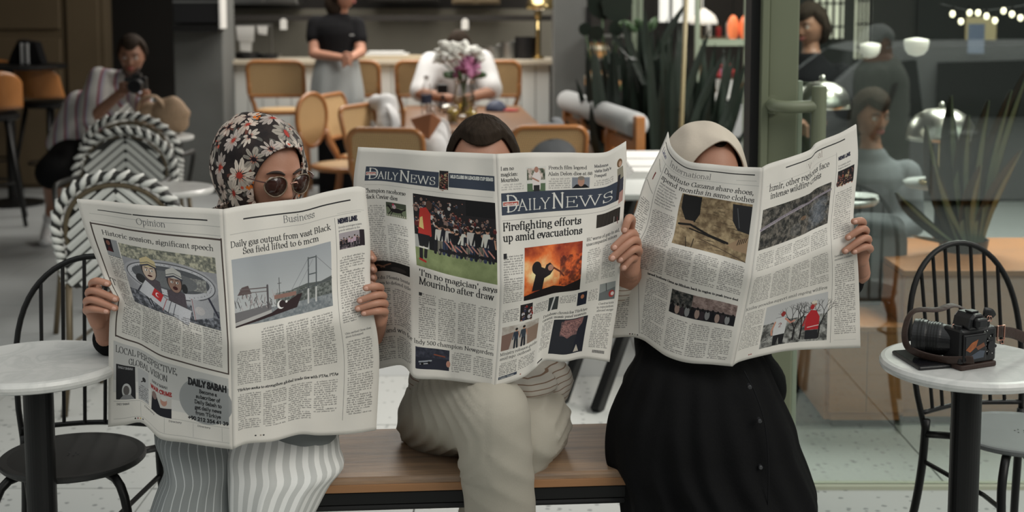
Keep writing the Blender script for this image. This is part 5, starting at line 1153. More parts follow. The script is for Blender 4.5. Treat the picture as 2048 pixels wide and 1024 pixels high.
# sunglasses
sg=thing('sunglasses','round tortoiseshell sunglasses with brown lenses on woman in floral headscarf','sunglasses',tuple(FA@V(0,-.1,0)))
def G_(B,n,m,par=sg,**k): B.v=[tuple(FA@Vector(v)) for v in B.v]; return B.build(n,m,par,**k)
m_tort=mat('tortoise_frame',(.10,.07,.05),.2,var=.9,vs=120,col2=(.35,.28,.2))
for sx in (-1,1):
    c=V(sx*.034,-.105,.000); ring=[c+V(.0265*math.cos(a),.010*(1-math.cos(a)*sx*.0)-abs(math.cos(a))*0+ (.012 if math.cos(a)*sx>0 else 0)*abs(math.cos(a))**2,.0245*math.sin(a)*(1.0 if math.sin(a)<0 else .92)) for a in np.linspace(0,2*PI,30)]
    B=MB(); B.tube(ring,.0015,8,caps=False); G_(B,'lens_rim',m_tort,smooth=True)
    B=MB(); n_=len(ring)-1; cc=sum((r for r in ring[:-1]),V(0,0,0))/n_+V(0,-.002,0); B.add([cc]+ring[:-1]+[p+V(0,.0012,0) for p in ring[:-1]],[(0,1+(i+1)%n_,1+i) for i in range(n_)]+[(1+i,1+(i+1)%n_,1+n_+(i+1)%n_,1+n_+i) for i in range(n_)]); G_(B,'lens',mat('brown_sun_lens',(.045,.018,.014),.06,coat=.5),smooth=True)
    B=MB(); B.tube([V(sx*.060,-.092,.010),V(sx*.074,-.078,.011),V(sx*.081,-.058,.011),V(sx*.083,-.045,.010)],[.0028,.0028,.0024,.002],8,res=14,flat=.5); G_(B,'temple',m_tort if False else mat('dark_temple',(.06,.022,.018),.25),smooth=True)
B=MB(); B.tube([V(-.010,-.110,.008),V(0,-.116,.013),V(.010,-.110,.008)],.0018,8,res=10); G_(B,'bridge',m_rose,smooth=True)
# ================================================================ MAN (middle)
HM=PY(966,340,3.16); FM=hframe(HM,math.radians(-2),math.radians(9),0)
pm=person('seated man with short dark hair and crossed legs in beige trousers, holding newspaper',(HM.x,3.1,.46))
body=MB(); T=MB(); ch=V(HM.x,3.20,.88); nb=HM+V(0,.05,-.11)
chain(T,[HM+V(0,.02,-.05),nb,ch+V(0,0,.1)],[.055,.058,.08]); T.ell(ch,(.19,.12,.14)); T.ell(ch+V(0,0,-.20),(.165,.115,.16)); T.ell(V(ch.x,3.17,.56),(.18,.13,.10))
shl,shr=ch+V(-.195,0,.07),ch+V(.195,0,.07); wl,wr=PY(768,575,2.99),PY(1262,548,2.93); el,er=V(wl.x+.04,3.14,.74),V(wr.x-.10,3.14,.74)
for sh,e,w in ((shl,el,wl),(shr,er,wr)): chain(T,[sh,e,w],[.055,.045,.029])
co,nr,fs=remesh(T,.010,6); body.add([tuple(c) for c in co],fs); head(pm,FM,m_skin,1.03,body=body)
nails=MB(); E=DPB('R',.95,.45)+.004
grip(body,nails,pm,[
 offs([(1260,462,E+.045),(1263,440,E+.02),(1257,438,E-.012),(1249,460,E-.018)]),
 offs([(1266,492,E+.05),(1270,472,E+.02),(1258,468,E-.014),(1228,495,E-.026)]),
 offs([(1268,505,E+.05),(1274,484,E+.02),(1262,482,E-.018),(1224,516,E-.032)]),
 offs([(1266,520,E+.05),(1277,502,E+.02),(1266,499,E-.014),(1240,519,E-.022)]),
 offs([(1258,530,E+.045),(1268,516,E+.02),(1260,518,E-.004),(1247,535,E-.010)])],
 [(PY(1262,470,E+.035),PY(1262,515,E+.035),.017,.017),(PY(1268,490,E+.03),PY(1262,540,E+.045),.018,.02),(PY(1256,500,E+.045),PY(1262,545,2.92),.018,.024)],wr,m_skin,r=.0095)
E=DPB('L',.10,.50)+.030
grip(body,nails,pm,[offs([(742,530,E+.03),(738,512,E),(740,508,E-.03),(747,518,E-.045)]),offs([(742,548,E+.03),(736,532,E),(740,528,E-.03),(748,540,E-.045)]),offs([(742,562,E+.03),(736,548,E),(740,545,E-.03),(748,556,E-.04)]),offs([(742,574,E+.03),(738,562,E),(740,560,E-.03),(746,568,E-.04)])],
 [(PY(742,520,E+.03),PY(744,568,E+.03),.017,.018),(PY(744,560,E+.03),wl,.018,.026)],wl,m_skin,r=.009,thumb=offs([(748,575,E+.035),(740,550,E+.03),(738,530,E+.025),(742,516,E+.02)]))
body.build('body',m_skin,pm,smooth=True); split_nails(nails,pm)
# short hair cap over the skull, hairline raised at the forehead
def haircap(parent,F,s,m,hl=.052,name='hair',thick=.011,seed=1,low=-.03,rec=.012):
    B=MB()
    def fn(u,v):
        a=2*PI*u; x0,y0=math.sin(a),-math.cos(a)      # u=0 front
        fr=max(0,math.cos(a)); side=abs(math.sin(a)); lo=hl-(rec*math.cos(3*a) if fr>.3 else 0) if fr>.45 else (hl*(fr/.45)+ (low if math.cos(a)<0 else 0.0)*(1-fr/.45) if fr>0 else low+ -.02*(-math.cos(a)))
        lo=min(.1,lo); el0=math.asin(max(-1,min(1,lo/.12))); e=el0+(PI/2-el0)*v
        ce,se=math.cos(e),math.sin(e); t=thick*(.35+.65*min(1,v*5))*(1+.25*fr*min(1,v*3)); nz=.0022*vnoise((x0*9+seed,y0*9,v*7),1)
        p=V(x0*ce*.0735*1.0,y0*ce*.0935,se*.115); n=V(x0*ce,y0*ce,se).normalized()
        return F@((p+n*(t+nz))*s)
    B.grid(fn,90,30,cu=True); n0=90
    B.f.append(tuple(range(30*90,31*90))); B.mi.append(0)
    o=B.build(name,m,parent,smooth=True,solid=.004); return o
haircap(pm,FM,1.03,m_hair,hl=.082,thick=.015,rec=.004)
Tt=MB(); chain(Tt,[nb+V(0,.02,-.04),ch+V(0,0,.08)],[.075,.11]); Tt.ell(ch,(.215,.145,.16)); Tt.ell(ch+V(0,-.01,-.20),(.19,.14,.19)); Tt.ell(V(ch.x+.02,3.10,.60),(.20,.16,.10)); Tt.ell(PY(1050,768,2.98),(.075,.07,.04))
for sh,e,w in ((shl,el,wl),(shr,er,wr)): chain(Tt,[sh,e,e.lerp(w,.8)],[.078,.064,.046])
flesh('shirt',m_shirtman,pm,Tt,.010,4,wrinkle=lambda c:.006*(ridge(vnoise((c[0]*1.6,c[1],c[2]*1.6),7)*4)-.5))
# trousers
hip=V(HM.x,3.16,.555)
def wr_m(c):
    x,y,z=c; n=vnoise((x*1.3,y,z*1.3),5)
    if z>.47 and x<HM.x+.02:      # thigh: curved pulls running round towards the knee
        s_=(x-HM.x)*1.0+.9*(z-.58)**2*6+(z-.58)*.25; k=max(0,min(1,(HM.x+.02-x)/.07)); return k*.0062*(ridge(s_*PI/.030+1.1*n,1.2)-.35)+.003*n
    if z>.47 and x>HM.x+.05 and y>2.86:
        s_=z-(x-HM.x)*.45; return .006*(ridge(s_*PI/.036+1.4*n,1.2)-.35)+.003*n
    k=math.exp(-((z-.50)/.10)**2); return .0035*k*(ridge((z+.8*(x-HM.x))*PI/.07+n,1.0)-.4)+.004*vnoise((x*3,y*2,z*.8),3)
A=MB(); A.ell(hip+V(0,-.02,0),(.185,.14,.105)); 
chain(A,[PY(880,835,3.08),PY(915,815,2.95),PY(985,826,2.78)],[.105,.098,.082],20)            # crossing thigh
chain(A,[PY(985,826,2.78),PY(990,900,2.80),PY(1002,1024,2.86),PY(1010,1180,2.93)],[.083,.083,.079,.072],20)
flesh('trouser_leg',m_trous,pm,A,.008,5,wrinkle=wr_m,label='crossing leg of the beige trousers')
A=MB(); chain(A,[PY(1030,850,3.12),PY(1062,845,3.0),PY(1052,868,2.90)],[.10,.095,.082],20); chain(A,[PY(1052,868,2.90),PY(1000,960,2.95),PY(960,1100,3.0),PY(950,1290,3.03)],[.08,.078,.07,.06],20)
flesh('trouser_leg',m_trous,pm,A,.008,5,wrinkle=wr_m,label='lower leg of the beige trousers')
B=MB(); s0=[PY(922,876,2.735),PY(945,930,2.74),PY(975,990,2.76),PY(992,1040,2.78)]; pass
for (a,b) in ((PY(1010,1240,2.93),0),(PY(945,1330,3.03),1)):
    z=.10 if b==0 else .04; B=MB(); B.tube([V(a.x,a.y+.06,z+.02),V(a.x,a.y-.02,z+.02),V(a.x+.02,a.y-.13,z),V(a.x+.03,a.y-.20,z-.01)],[.035,.045,.045,.03],16,res=16,flat=.8); B.v=[(p,q,max(r,.003)) for p,q,r in B.v]; B.build('shoe',m_leather,pm,smooth=True)
    B=MB(); capsule(B,V(a.x,a.y+.03,z+.03),V(a.x-.01,a.y+.03,z+.20),.035,.042); B.build('sock',m_white,pm,smooth=True)
# ================================================================ WOMAN IN CREAM SCARF (right)
HC=PY(1416,353,3.14); FC=hframe(HC,math.radians(14),math.radians(1),math.radians(3))
pc=person('seated woman in cream headscarf and long black dress, holding newspaper',(HC.x,3.14,.46))
body=MB(); T=MB(); ch=V(HC.x,3.20,.86); nb=HC+V(0,.05,-.11)
chain(T,[HC+V(0,.02,-.05),nb,ch+V(0,0,.08)],[.05,.05,.075]); T.ell(ch,(.165,.11,.13)); T.ell(ch+V(0,0,-.18),(.145,.105,.15)); T.ell(V(ch.x,3.17,.56),(.18,.13,.10))
shl,shr=ch+V(-.17,0,.06),ch+V(.17,0,.06); wl,wr=PY(1262,620,3.03),PY(1722,546,3.03); el,er=V(wl.x+.06,3.16,.76),V(wr.x-.17,3.18,.76)
for sh,e,w in ((shl,el,wl),(shr,er,wr)): chain(T,[sh,e,w],[.048,.040,.026])
co,nr,fs=remesh(T,.010,6); body.add([tuple(c) for c in co],fs); head(pc,FC,m_skin,.94,body=body)
nails=MB(); E=DPC('R',.95,.48)+.004
grip(body,nails,pc,[
 offs([(1718,462,E+.04),(1726,446,E+.015),(1720,441,E-.012),(1708,443,E-.018)]),
 offs([(1722,478,E+.045),(1732,462,E+.015),(1722,458,E-.014),(1696,475,E-.02)]),
 offs([(1724,494,E+.045),(1737,480,E+.015),(1726,477,E-.014),(1690,502,E-.02)]),
 offs([(1722,508,E+.045),(1740,498,E+.015),(1730,494,E-.010),(1708,503,E-.016)])],
 [(PY(1722,462,E+.03),PY(1728,498,E+.03),.015,.016),(PY(1730,492,E+.028),PY(1722,520,E+.038),.016,.017),(PY(1718,485,E+.04),PY(1721,540,3.02),.016,.022)],wr,m_skin,r=.0085)
E=2.99
grip(body,nails,pc,[offs([(1246,600,E+.05),(1238,585,E+.03),(1236,590,E+.0),(1240,598,E-.006)]),offs([(1246,612,E+.05),(1238,600,E+.03),(1236,604,E),(1240,612,E-.006)]),offs([(1246,624,E+.05),(1238,614,E+.03),(1236,618,E),(1240,625,E-.006)]),offs([(1248,634,E+.05),(1240,626,E+.03),(1238,630,E),(1242,636,E-.006)])],
 [(PY(1248,596,E+.045),PY(1250,630,E+.045),.015,.016),(PY(1250,620,E+.045),wl,.016,.024)],wl,m_skin,r=.0085)
body.build('body',m_skin,pc,smooth=True); split_nails(nails,pc)
scarf(pc,FC,m_cream,.097,.102,.124,cy=.022,open_w=.072,open_h=.101,oz=-.006,peak=.38,folds=.0022,back=.115)
haircap(pc,FC,.94,m_hair,hl=.098,thick=.004,name='under_cap')
B=MB(); Cn=FC@V(0,.035,-.10); B.grid(lambda u,t:(lambda a,r:Cn+V(r*1.05*math.cos(a)*(1+.05*math.sin(6*a+4*t)),r*.95*math.sin(a)*(1+.04*math.sin(5*a)),.05-.19*t))(2*PI*u,.068+.012*t+.10*t*t),80,24,cu=True); B.build('scarf_drape',m_cream,pc,smooth=True,solid=.004)
Tt=MB(); chain(Tt,[nb+V(0,.02,-.04),ch+V(0,0,.06)],[.07,.10]); Tt.ell(ch,(.19,.13,.15)); Tt.ell(ch+V(0,-.01,-.18),(.17,.13,.18)); Tt.ell(V(ch.x,3.14,.58),(.20,.16,.11))
for sh,e,w in ((shl,el,wl),(shr,er,wr)): chain(Tt,[sh,e,e.lerp(w,.84)],[.068,.058,.046])
flesh('dress_top',m_blackcloth,pc,Tt,.010,4,wrinkle=lambda c:.006*vnoise(c,12))
def foldC(u,v):
    a=2*PI*u; f=0
    for (ph,w,am,s) in ((.70,.018,.030,0.10),(.735,.016,.034,.06),(.79,.02,.028,.12),(.845,.02,.030,.10),(.90,.018,.030,.08),(.60,.025,.022,-.08),(.52,.02,.02,-.04),(.655,.015,.018,-.03)):
        d=(u-ph-s*(v-.35)*.6+.5)%1-.5; f+=am*math.exp(-(d/w)**2)*min(1,max(0,(v-.10)*3.2))
    return f-.012+.006*math.sin(6*a+8*v)*v+.004*math.sin(17*a-9*v)
sk=drape('dress_skirt',m_blackcloth,pc,[(672,1300,1470,3.06,.05),(690,1280,1500,3.02,.10),(712,1270,1530,2.98,.14),(745,1253,1546,2.95,.165),(780,1236,1561,2.94,.18),(820,1218,1580,2.93,.185),(850,1212,1592,2.93,.19),(885,1210,1600,2.93,.19),(920,1214,1614,2.93,.195),(950,1229,1625,2.93,.20),(985,1237,1636,2.92,.20),(1024,1241,1635,2.92,.205),(1150,1245,1640,2.92,.21),(1300,1250,1645,2.92,.22),(1365,1250,1648,2.92,.225)],220,foldC,90)
for k,(x,y) in enumerate(((1501,777),(1521,845),(1523,938))):
    Yb=2.93-.185+ .01
    B=MB(); c=PY(x,y,2.752-.004*k); B.tube([c+V(0,.024,0),c+V(0,.008,0)],.0046,18); B.tube([c+V(0,.0082,0),c+V(0,.0065,0)],[.0046,.0034],18); B.build('button',mat('pearl_button',(.03,.03,.033) if k<2 else (.30,.30,.31),.15,coat=.6),pc,smooth=False)
B=MB(); B.tube(offs([(1488,742,2.80),(1512,790,2.765),(1530,850,2.752),(1537,930,2.745),(1536,1010,2.74)]),.0016,6,res=24); B.build('placket_seam',m_blackshirt,pc)
for x in (1400,1500):
    p=PY(x,1400,2.78); B=MB(); B.tube([V(p.x,2.9,.035),V(p.x,2.78,.05),V(p.x,2.68,.035)],[.03,.042,.028],16,res=14,flat=.75); B.v=[(a,b,max(c,.004)) for a,b,c in B.v]; B.build('shoe',m_blackcloth,pc,smooth=True)
# ================================================================ RATTAN CHAIRS
def rattan_chair(label,px,Y,w=.46,topz=.88,face=1,rz=0):
    """face=1: back of the chair towards the camera (sitter looks away)"""
    p=PY(px,300,Y); t=thing('rattan_chair',label,'chair',(p.x,Y,0),rz+(0 if face==1 else PI),'black and white woven bistro chairs'); M=MATX(t); h=w/2
    def L_(B,n,m,**k): B.v=[tuple(M@Vector(v)) for v in B.v]; return B.build(n,m,t,**k)
    zc=topz-h*.92
    def arch(s,r=1.0,y=0): # s 0..1 from left foot over to right
        if s<.25: return V(-h*r*(1-.10*(1-s/.25)), y+ .05*(1-s/.25), .46+(zc-.46)*s/.25)
        if s>.75: return V(h*r*(1-.10*(s-.75)/.25), y+.05*(s-.75)/.25, zc-(zc-.46)*(s-.75)/.25)
        a=PI*(1-(s-.25)/.5); return V(h*r*math.cos(a),y-.03*math.sin(a),zc+(topz-zc)*r*math.sin(a)**.9)
    n=60; P=[arch(i/n,1,-.02) for i in range(n+1)]
    B=MB(); B.tube(P,.017,8); L_(B,'rim_core',m_rb,smooth=True)
    B=MB(); N=30
    for i in range(N):
        a=arch((i+.1)/N,1.0,-.02); b=arch((i+1.0)/N,1.0,-.02); d=(b-a); t_=d.normalized(); o_=V(-t_.z,0,t_.x)
        B.tube([a-o_*.021+V(0,.0,0),(a+b)/2+V(0,-.017,0),b+o_*.021],[.006,.0125,.006],6,res=6); B.tube([a-o_*.021,(a+b)/2+V(0,.017,0),b+o_*.021],[.006,.0125,.006],6,res=6)
    o=L_(B,'white_binding',m_rw,smooth=True); o['kind']='stuff'
    B=MB(); P2=[arch(i/40,.84,-.022) for i in range(41)]; B.tube(P2,.0095,8); L_(B,'back_tube',m_bronze,smooth=True)
    # woven back: black web with white chevron strands
    B=MB()
    def bf(u,v):
        z=.47+(topz-.47)*.93*v; x=h*.84*(2*u-1); 
        if z>zc: x*=math.sqrt(max(0,1-((z-zc)/((topz-zc)*.86))**2)) if (z-zc)<(topz-zc)*.86 else 0
        return V(x,-.015-.03*math.sin(PI*u)*(1 if face==1 else 1),z)
    B.grid(bf,14,22); L_(B,'back_web',m_rb,smooth=True,solid=.003)
    k=0; z0=.40
    def inside(x,z):
        if z<.48: return False
        lim=h*.82*(math.sqrt(max(0,1-((z-zc)/((topz-zc)*.84))**2)) if z>zc else 1); return abs(x)<lim and z<zc+(topz-zc)*.84
    B=MB()
    for c0 in np.arange(.38,1.2,.043):
        for sx in (-1,1):
            seg=[]
            for i in range(41):
                x=h*.82*i/40; z=c0-x*.85
                if inside(x,z): seg.append((x,z))
                elif seg: break
            if len(seg)>2:
                for yy in (-.052,-.012):
                    a,b=seg[0],seg[-1]; ca=lambda q:yy+.03-.0-.03*math.sin(PI*(.5+sx*q[0]/(h*.84)/2))
                    mid=seg[len(seg)//2]; pts=[V(sx*q[0],-.015-.03*math.sin(PI*(.5+sx*q[0]/(h*.84)/2))+(-.004 if yy<-.03 else .004),q[1]) for q in (a,mid,b)]
                    B.tube(pts,.0145,6,flat=.5,res=5,up=(0,1,0))
    o=L_(B,'chevron_weave',m_rw); o['kind']='stuff'
    B=MB(); B.lathe([(w*.42,.425),(w*.45,.435),(w*.45,.455),(w*.42,.465)],(0,w*.42,0),32); L_(B,'seat',m_rw)
    B=MB()
    for k in range(9): B.b2((-w*.4,w*.05+k*.043,.4655),(w*.4,w*.05+k*.043+.018,.468))
    L_(B,'seat_stripe',m_rb)['kind']='stuff'
    for sx in (-1,1):
        B=MB(); B.tube([V(sx*h*.84,-.01,.48),V(sx*h*.86,-.01,.22),V(sx*h*.92,-.05,0)],.013,8); L_(B,'leg',m_bronze,smooth=True)
        B=MB(); B.tube([V(sx*h*.78,w*.72,.44),V(sx*h*.84,w*.78,.2),V(sx*h*.9,w*.84,0)],.013,8); L_(B,'leg',m_bronze,smooth=True)
        B=MB(); B.tube([V(sx*h*.92,.0,.66),V(sx*h*1.02,w*.3,.66),V(sx*h*.98,w*.62,.64),V(sx*h*.8,w*.72,.45)],.013,8,res=14); L_(B,'arm',m_rb,smooth=True)
        B=MB(); B.tube([V(sx*h*.86,0,.25),V(sx*h*.84,w*.76,.25)],.008,6); L_(B,'stretcher',m_bronze)
    return t
rattan_chair('black and white woven bistro chair nearest the camera, behind the left newspaper',237,4.75,.455,.88,1)
rattan_chair('black and white woven bistro chair, second from the front, full chevron back showing',246,6.3,.47,.88,-1)
rattan_chair('black and white woven bistro chair, third from the front, bronze inner hoop',264,7.15,.52,.885,1)
rattan_chair('black and white woven bistro chair farthest back, beside straw bag',272,8.75,.47,.88,-1,rz=.5)
tb3=PZ(338,374,.72); bistro(tb3,'round marble café table beside the nearest woven chair')
tb4=PZ(322,271,.72); bistro(tb4,'round marble café table under the straw bag')
# straw bag on the far marble table
bp=PZ(338,268,.72); t=thing('straw_bag','slouchy woven straw bag on the far marble café table','bag',(bp.x,bp.y,.72))
B=MB(); B.ell((bp.x+.01,bp.y,.72+.105),(.115,.07,.115),n=28,m=18,fn=lambda v:V(v.x*(1+.05*math.sin(9*v.z*9)),v.y,max(-.100,v.z)+.006*math.sin(v.x*60))); B.build('bag_body',m_straw,t,smooth=True)
B=MB(); B.ell((bp.x-.12,bp.y+.01,.72+.09),(.085,.06,.10),n=24,m=14,fn=lambda v:V(v.x+.3*v.z*.3,v.y,max(-.085,v.z))); B.build('bag_fold',m_straw,t,smooth=True)
B=MB(); B.tube([(bp.x-.19,bp.y,.80),(bp.x-.15,bp.y-.04,.92),(bp.x-.07,bp.y-.05,.945),(bp.x-.02,bp.y-.05,.90),(bp.x+.0,bp.y-.04,.84)],.016,8,res=18,flat=.5); B.build('handle',m_straw,t,smooth=True)
# ================================================================ BACKGROUND PEOPLE
def sper(label,hd,Y,yaw,pitch,skin,hairm,torso,arms,legs,tops,pants,hr=.165,long=False,roll=0,scale=1.0,voxel=.014,low=-.03):
    H=PY(hd[0],hd[1],Y); F=hframe(H,math.radians(yaw),math.radians(pitch),roll)
    t=person(label,(H.x,Y,0)); body=MB(); T=MB()
    P=lambda q:PY(q[0],q[1],q[2])
    tp=[P(q) for q in torso]; chain(T,[H+V(0,.015,-.05),tp[0]],[.045,.05]); chain(T,tp,[q[3] for q in torso])
    for a in arms: chain(T,[P(q) for q in a],[q[3] for q in a])
    for l in legs: chain(T,[P(q) for q in l],[q[3] for q in l])
    co,nr,fs=remesh(T,voxel*.7,3); body.add([tuple(c) for c in co],fs); head(t,F,skin,scale,body=body)
    return t,H,F,body
# --- photographer
t,H,F,body=sper('kneeling dark-haired man in striped shirt and black shorts aiming a camera',(264,112),8.2,8,10,m_skind,m_hair,
 [(258,158,8.25,.06),(218,178,8.3,.10),(190,225,8.35,.10),(150,290,8.4,.11)],
 [[(195,160,8.2,.05),(183,238,8.05,.042),(246,182,7.95,.028)],[(262,165,8.3,.05),(292,232,8.15,.04),(290,190,7.95,.028)]],
 [[(150,300,8.4,.09),(105,345,7.9,.07),(105,410,8.25,.042),(98,452,8.22,.03)],[(160,300,8.4,.09),(200,330,7.95,.07),(190,400,8.2,.045),(180,428,8.3,.03)]],None,None)
for q in range(4):
    finger(body,offs([(246,176+q*6,7.96),(240,170+q*6,7.93),(244,166+q*6,7.90),(254,167+q*6,7.89)]),.009); finger(body,offs([(292,184+q*4,7.96),(298,184+q*4,7.92),(294,182+q*4,7.89),(286,182+q*4,7.88)]),.009)
finger(body,offs([(248,186,7.95),(258,182,7.93),(264,178,7.92)]),.010); finger(body,offs([(288,194,7.95),(278,190,7.93),(272,186,7.92)]),.010)
body.build('body',m_skind,t,smooth=True)
haircap(t,F,1.0,m_hair,hl=.066,thick=.022,low=-.02)
B=MB(); B.tube([F@V(-.05,-.07,-.06),F@V(-.03,-.088,-.09),F@V(0,-.098,-.105),F@V(.03,-.088,-.09),F@V(.05,-.07,-.06)],[.008,.012,.014,.012,.008],8,res=14); B.build('beard',m_brow,t,smooth=True)
T=MB(); P=lambda *q:PY(q[0],q[1],q[2]); chain(T,[P(256,164,8.25),P(218,178,8.3),P(186,225,8.35),P(146,292,8.4)],[.075,.125,.125,.135]); chain(T,[P(200,160,8.2),P(185,205,8.1),P(178,236,8.05)],[.085,.08,.07]); chain(T,[P(262,165,8.3),P(286,215,8.2)],[.07,.065]); chain(T,[P(160,220,8.35),P(118,286,8.3)],[.12,.08])
flesh('shirt',m_shirtpho,t,T,.012,4,wrinkle=lambda c:.012*vnoise(c,9))
T=MB(); chain(T,[P(150,305,8.4),P(105,345,7.92)],[.13,.105]); chain(T,[P(160,305,8.4),P(198,332,7.97)],[.125,.095]); flesh('shorts',m_blackcloth,t,T,.014,4)
for (x,y,Yf) in ((100,462,8.2),(186,432,8.3)):
    B=MB(); a=P(x,y-28,Yf); B.tube([a,V(a.x-.0,Yf+.03,.14),V(a.x,Yf+.0,.06),V(a.x+.015,Yf-.10,.035),V(a.x+.02,Yf-.17,.03)],[.045,.05,.058,.048,.03],14,res=16,flat=.85); B.v=[(p,q,max(r,.004)) for p,q,r in B.v]; B.build('shoe',m_white,t,smooth=True)
cpt=P(272,168,7.92); t=thing('camera','black camera held up by the kneeling man','camera',tuple(cpt))
B=MB(); B.box(cpt,(.13,.05,.085)); B.build('camera_body',m_blackpl,t,bevel=.008)
B=MB(); B.tube([cpt+V(.02,-.02,-.005),cpt+V(.02,-.11,-.008)],[.038,.042],24); B.build('lens_barrel',m_blackpl,t)
B=MB(); B.tube([cpt+V(.02,-.108,-.008),cpt+V(.02,-.114,-.008)],[.034,.034],24); B.build('lens_glass',m_glossb,t)
B=MB(); B.box(cpt+V(.01,-.01,.05),(.05,.05,.03)); B.build('viewfinder',m_blackpl,t,bevel=.006)
# --- barista
t,H,F,body=sper('standing barista in black T-shirt and grey apron, hands joined, at the counter',(688,-14),9.85,62,4,m_skin,m_hair,
 [(680,30,9.9,.06),(670,60,9.9,.125),(672,105,9.9,.11),(672,140,9.9,.13)],
 [[(632,50,9.9,.05),(628,108,9.8,.04),(688,116,9.66,.026)],[(712,52,9.95,.05),(722,104,9.85,.04),(698,118,9.66,.026)]],
 [[(655,150,9.9,.09),(655,260,9.9,.06),(655,392,9.9,.035)],[(692,150,9.9,.09),(692,260,9.9,.06),(694,392,9.9,.035)]],None,None)
for q in range(4):
    finger(body,offs([(684,112+q*4,9.66),(692,112+q*4,9.63),(698,115+q*4,9.62),(702,119+q*4,9.64)]),.009); finger(body,offs([(702,114+q*4,9.66),(696,116+q*4,9.64),(690,119+q*4,9.63),(686,122+q*4,9.64)]),.009)
finger(body,offs([(686,110,9.66),(692,106,9.64),(697,107,9.63)]),.01); finger(body,offs([(704,112,9.66),(700,108,9.65),(696,108,9.64)]),.01)
body.build('body',m_skin,t,smooth=True)
haircap(t,F,1.0,m_hair,hl=.060,thick=.02,low=-.06); B=MB(); B.ell(F@V(0,.07,-.07),(.085,.07,.12),n=20,m=14); B.build('long_hair',m_hair,t,smooth=True)
T=MB(); chain(T,[P(680,44,9.9),P(668,66,9.9),P(670,100,9.9),P(672,130,9.9)],[.09,.15,.135,.145]); chain(T,[P(634,50,9.9),P(629,74,9.86)],[.075,.066]); chain(T,[P(712,52,9.95),P(718,78,9.9)],[.072,.064]); flesh('t_shirt',m_blackshirt,t,T,.012,3)
B=MB(); B.box(P(704,70,9.72),(.03,.004,.006)); B.build('chest_mark',m_white,t)
def fo(u,v): return .012*math.sin(9*2*PI*u+2*v)*v
drape('apron',m_apron,t,[(116,632,716,9.88,.15),(150,624,722,9.88,.17),(195,620,728,9.88,.18),(218,624,724,9.88,.175)],80,fo,20)
T=MB(); chain(T,[P(658,150,9.9),P(657,260,9.9),P(656,388,9.9)],[.11,.085,.07]); chain(T,[P(690,150,9.9),P(691,260,9.9),P(692,388,9.9)],[.11,.085,.07]); flesh('trousers',m_blackcloth,t,T,.014,3)
for x in (655,694):
    a=P(x,392,9.9); B=MB(); B.tube([V(a.x,9.95,.05),V(a.x,9.85,.05),V(a.x+.03,9.72,.035)],[.04,.045,.03],12,res=10); B.v=[(p,q,max(r,.004)) for p,q,r in B.v]; B.build('shoe',m_blackcloth,t,smooth=True)
# --- man in white T-shirt at the dining table
t,H,F,body=sper('seated man in white T-shirt behind the vase of flowers, head bowed',(918,92),9.62,0,48,m_skind,m_hair,
 [(915,112,9.68,.07),(912,140,9.78,.15),(910,200,9.85,.14),(910,245,9.85,.15)],
 [[(862,128,9.72,.055),(838,186,9.55,.045),(900,197,9.33,.032)],[(962,126,9.72,.055),(984,184,9.55,.045),(930,197,9.33,.032)]],
 [[(890,250,9.85,.09),(885,270,9.45,.07),(885,380,9.5,.045)],[(930,250,9.85,.09),(935,270,9.45,.07),(935,380,9.5,.045)]],None,None)
for q in range(4):
    finger(body,offs([(898,194+q*3,9.33),(906,194+q*3,9.30),(912,195+q*3,9.28),(917,198+q*3,9.28)]),.009); finger(body,offs([(932,194+q*3,9.33),(925,194+q*3,9.30),(920,195+q*3,9.28),(915,198+q*3,9.27)]),.009)
body.build('body',m_skind,t,smooth=True); haircap(t,F,1.0,m_hair,hl=.06,thick=.014)
T=MB(); chain(T,[P(914,120,9.70),P(912,142,9.78),P(910,200,9.85),P(910,245,9.85)],[.12,.19,.17,.18]); chain(T,[P(864,128,9.72),P(842,180,9.58)],[.095,.085]); chain(T,[P(962,126,9.72),P(982,178,9.58)],[.095,.085]); flesh('t_shirt',m_white,t,T,.012,3,wrinkle=lambda c:.012*vnoise(c,8))
T=MB(); chain(T,[P(890,255,9.85),P(885,275,9.5),P(885,360,9.5)],[.11,.09,.07]); chain(T,[P(930,255,9.85),P(935,275,9.5),P(935,360,9.5)],[.11,.09,.07]); flesh('trousers',m_navy,t,T,.014,3)
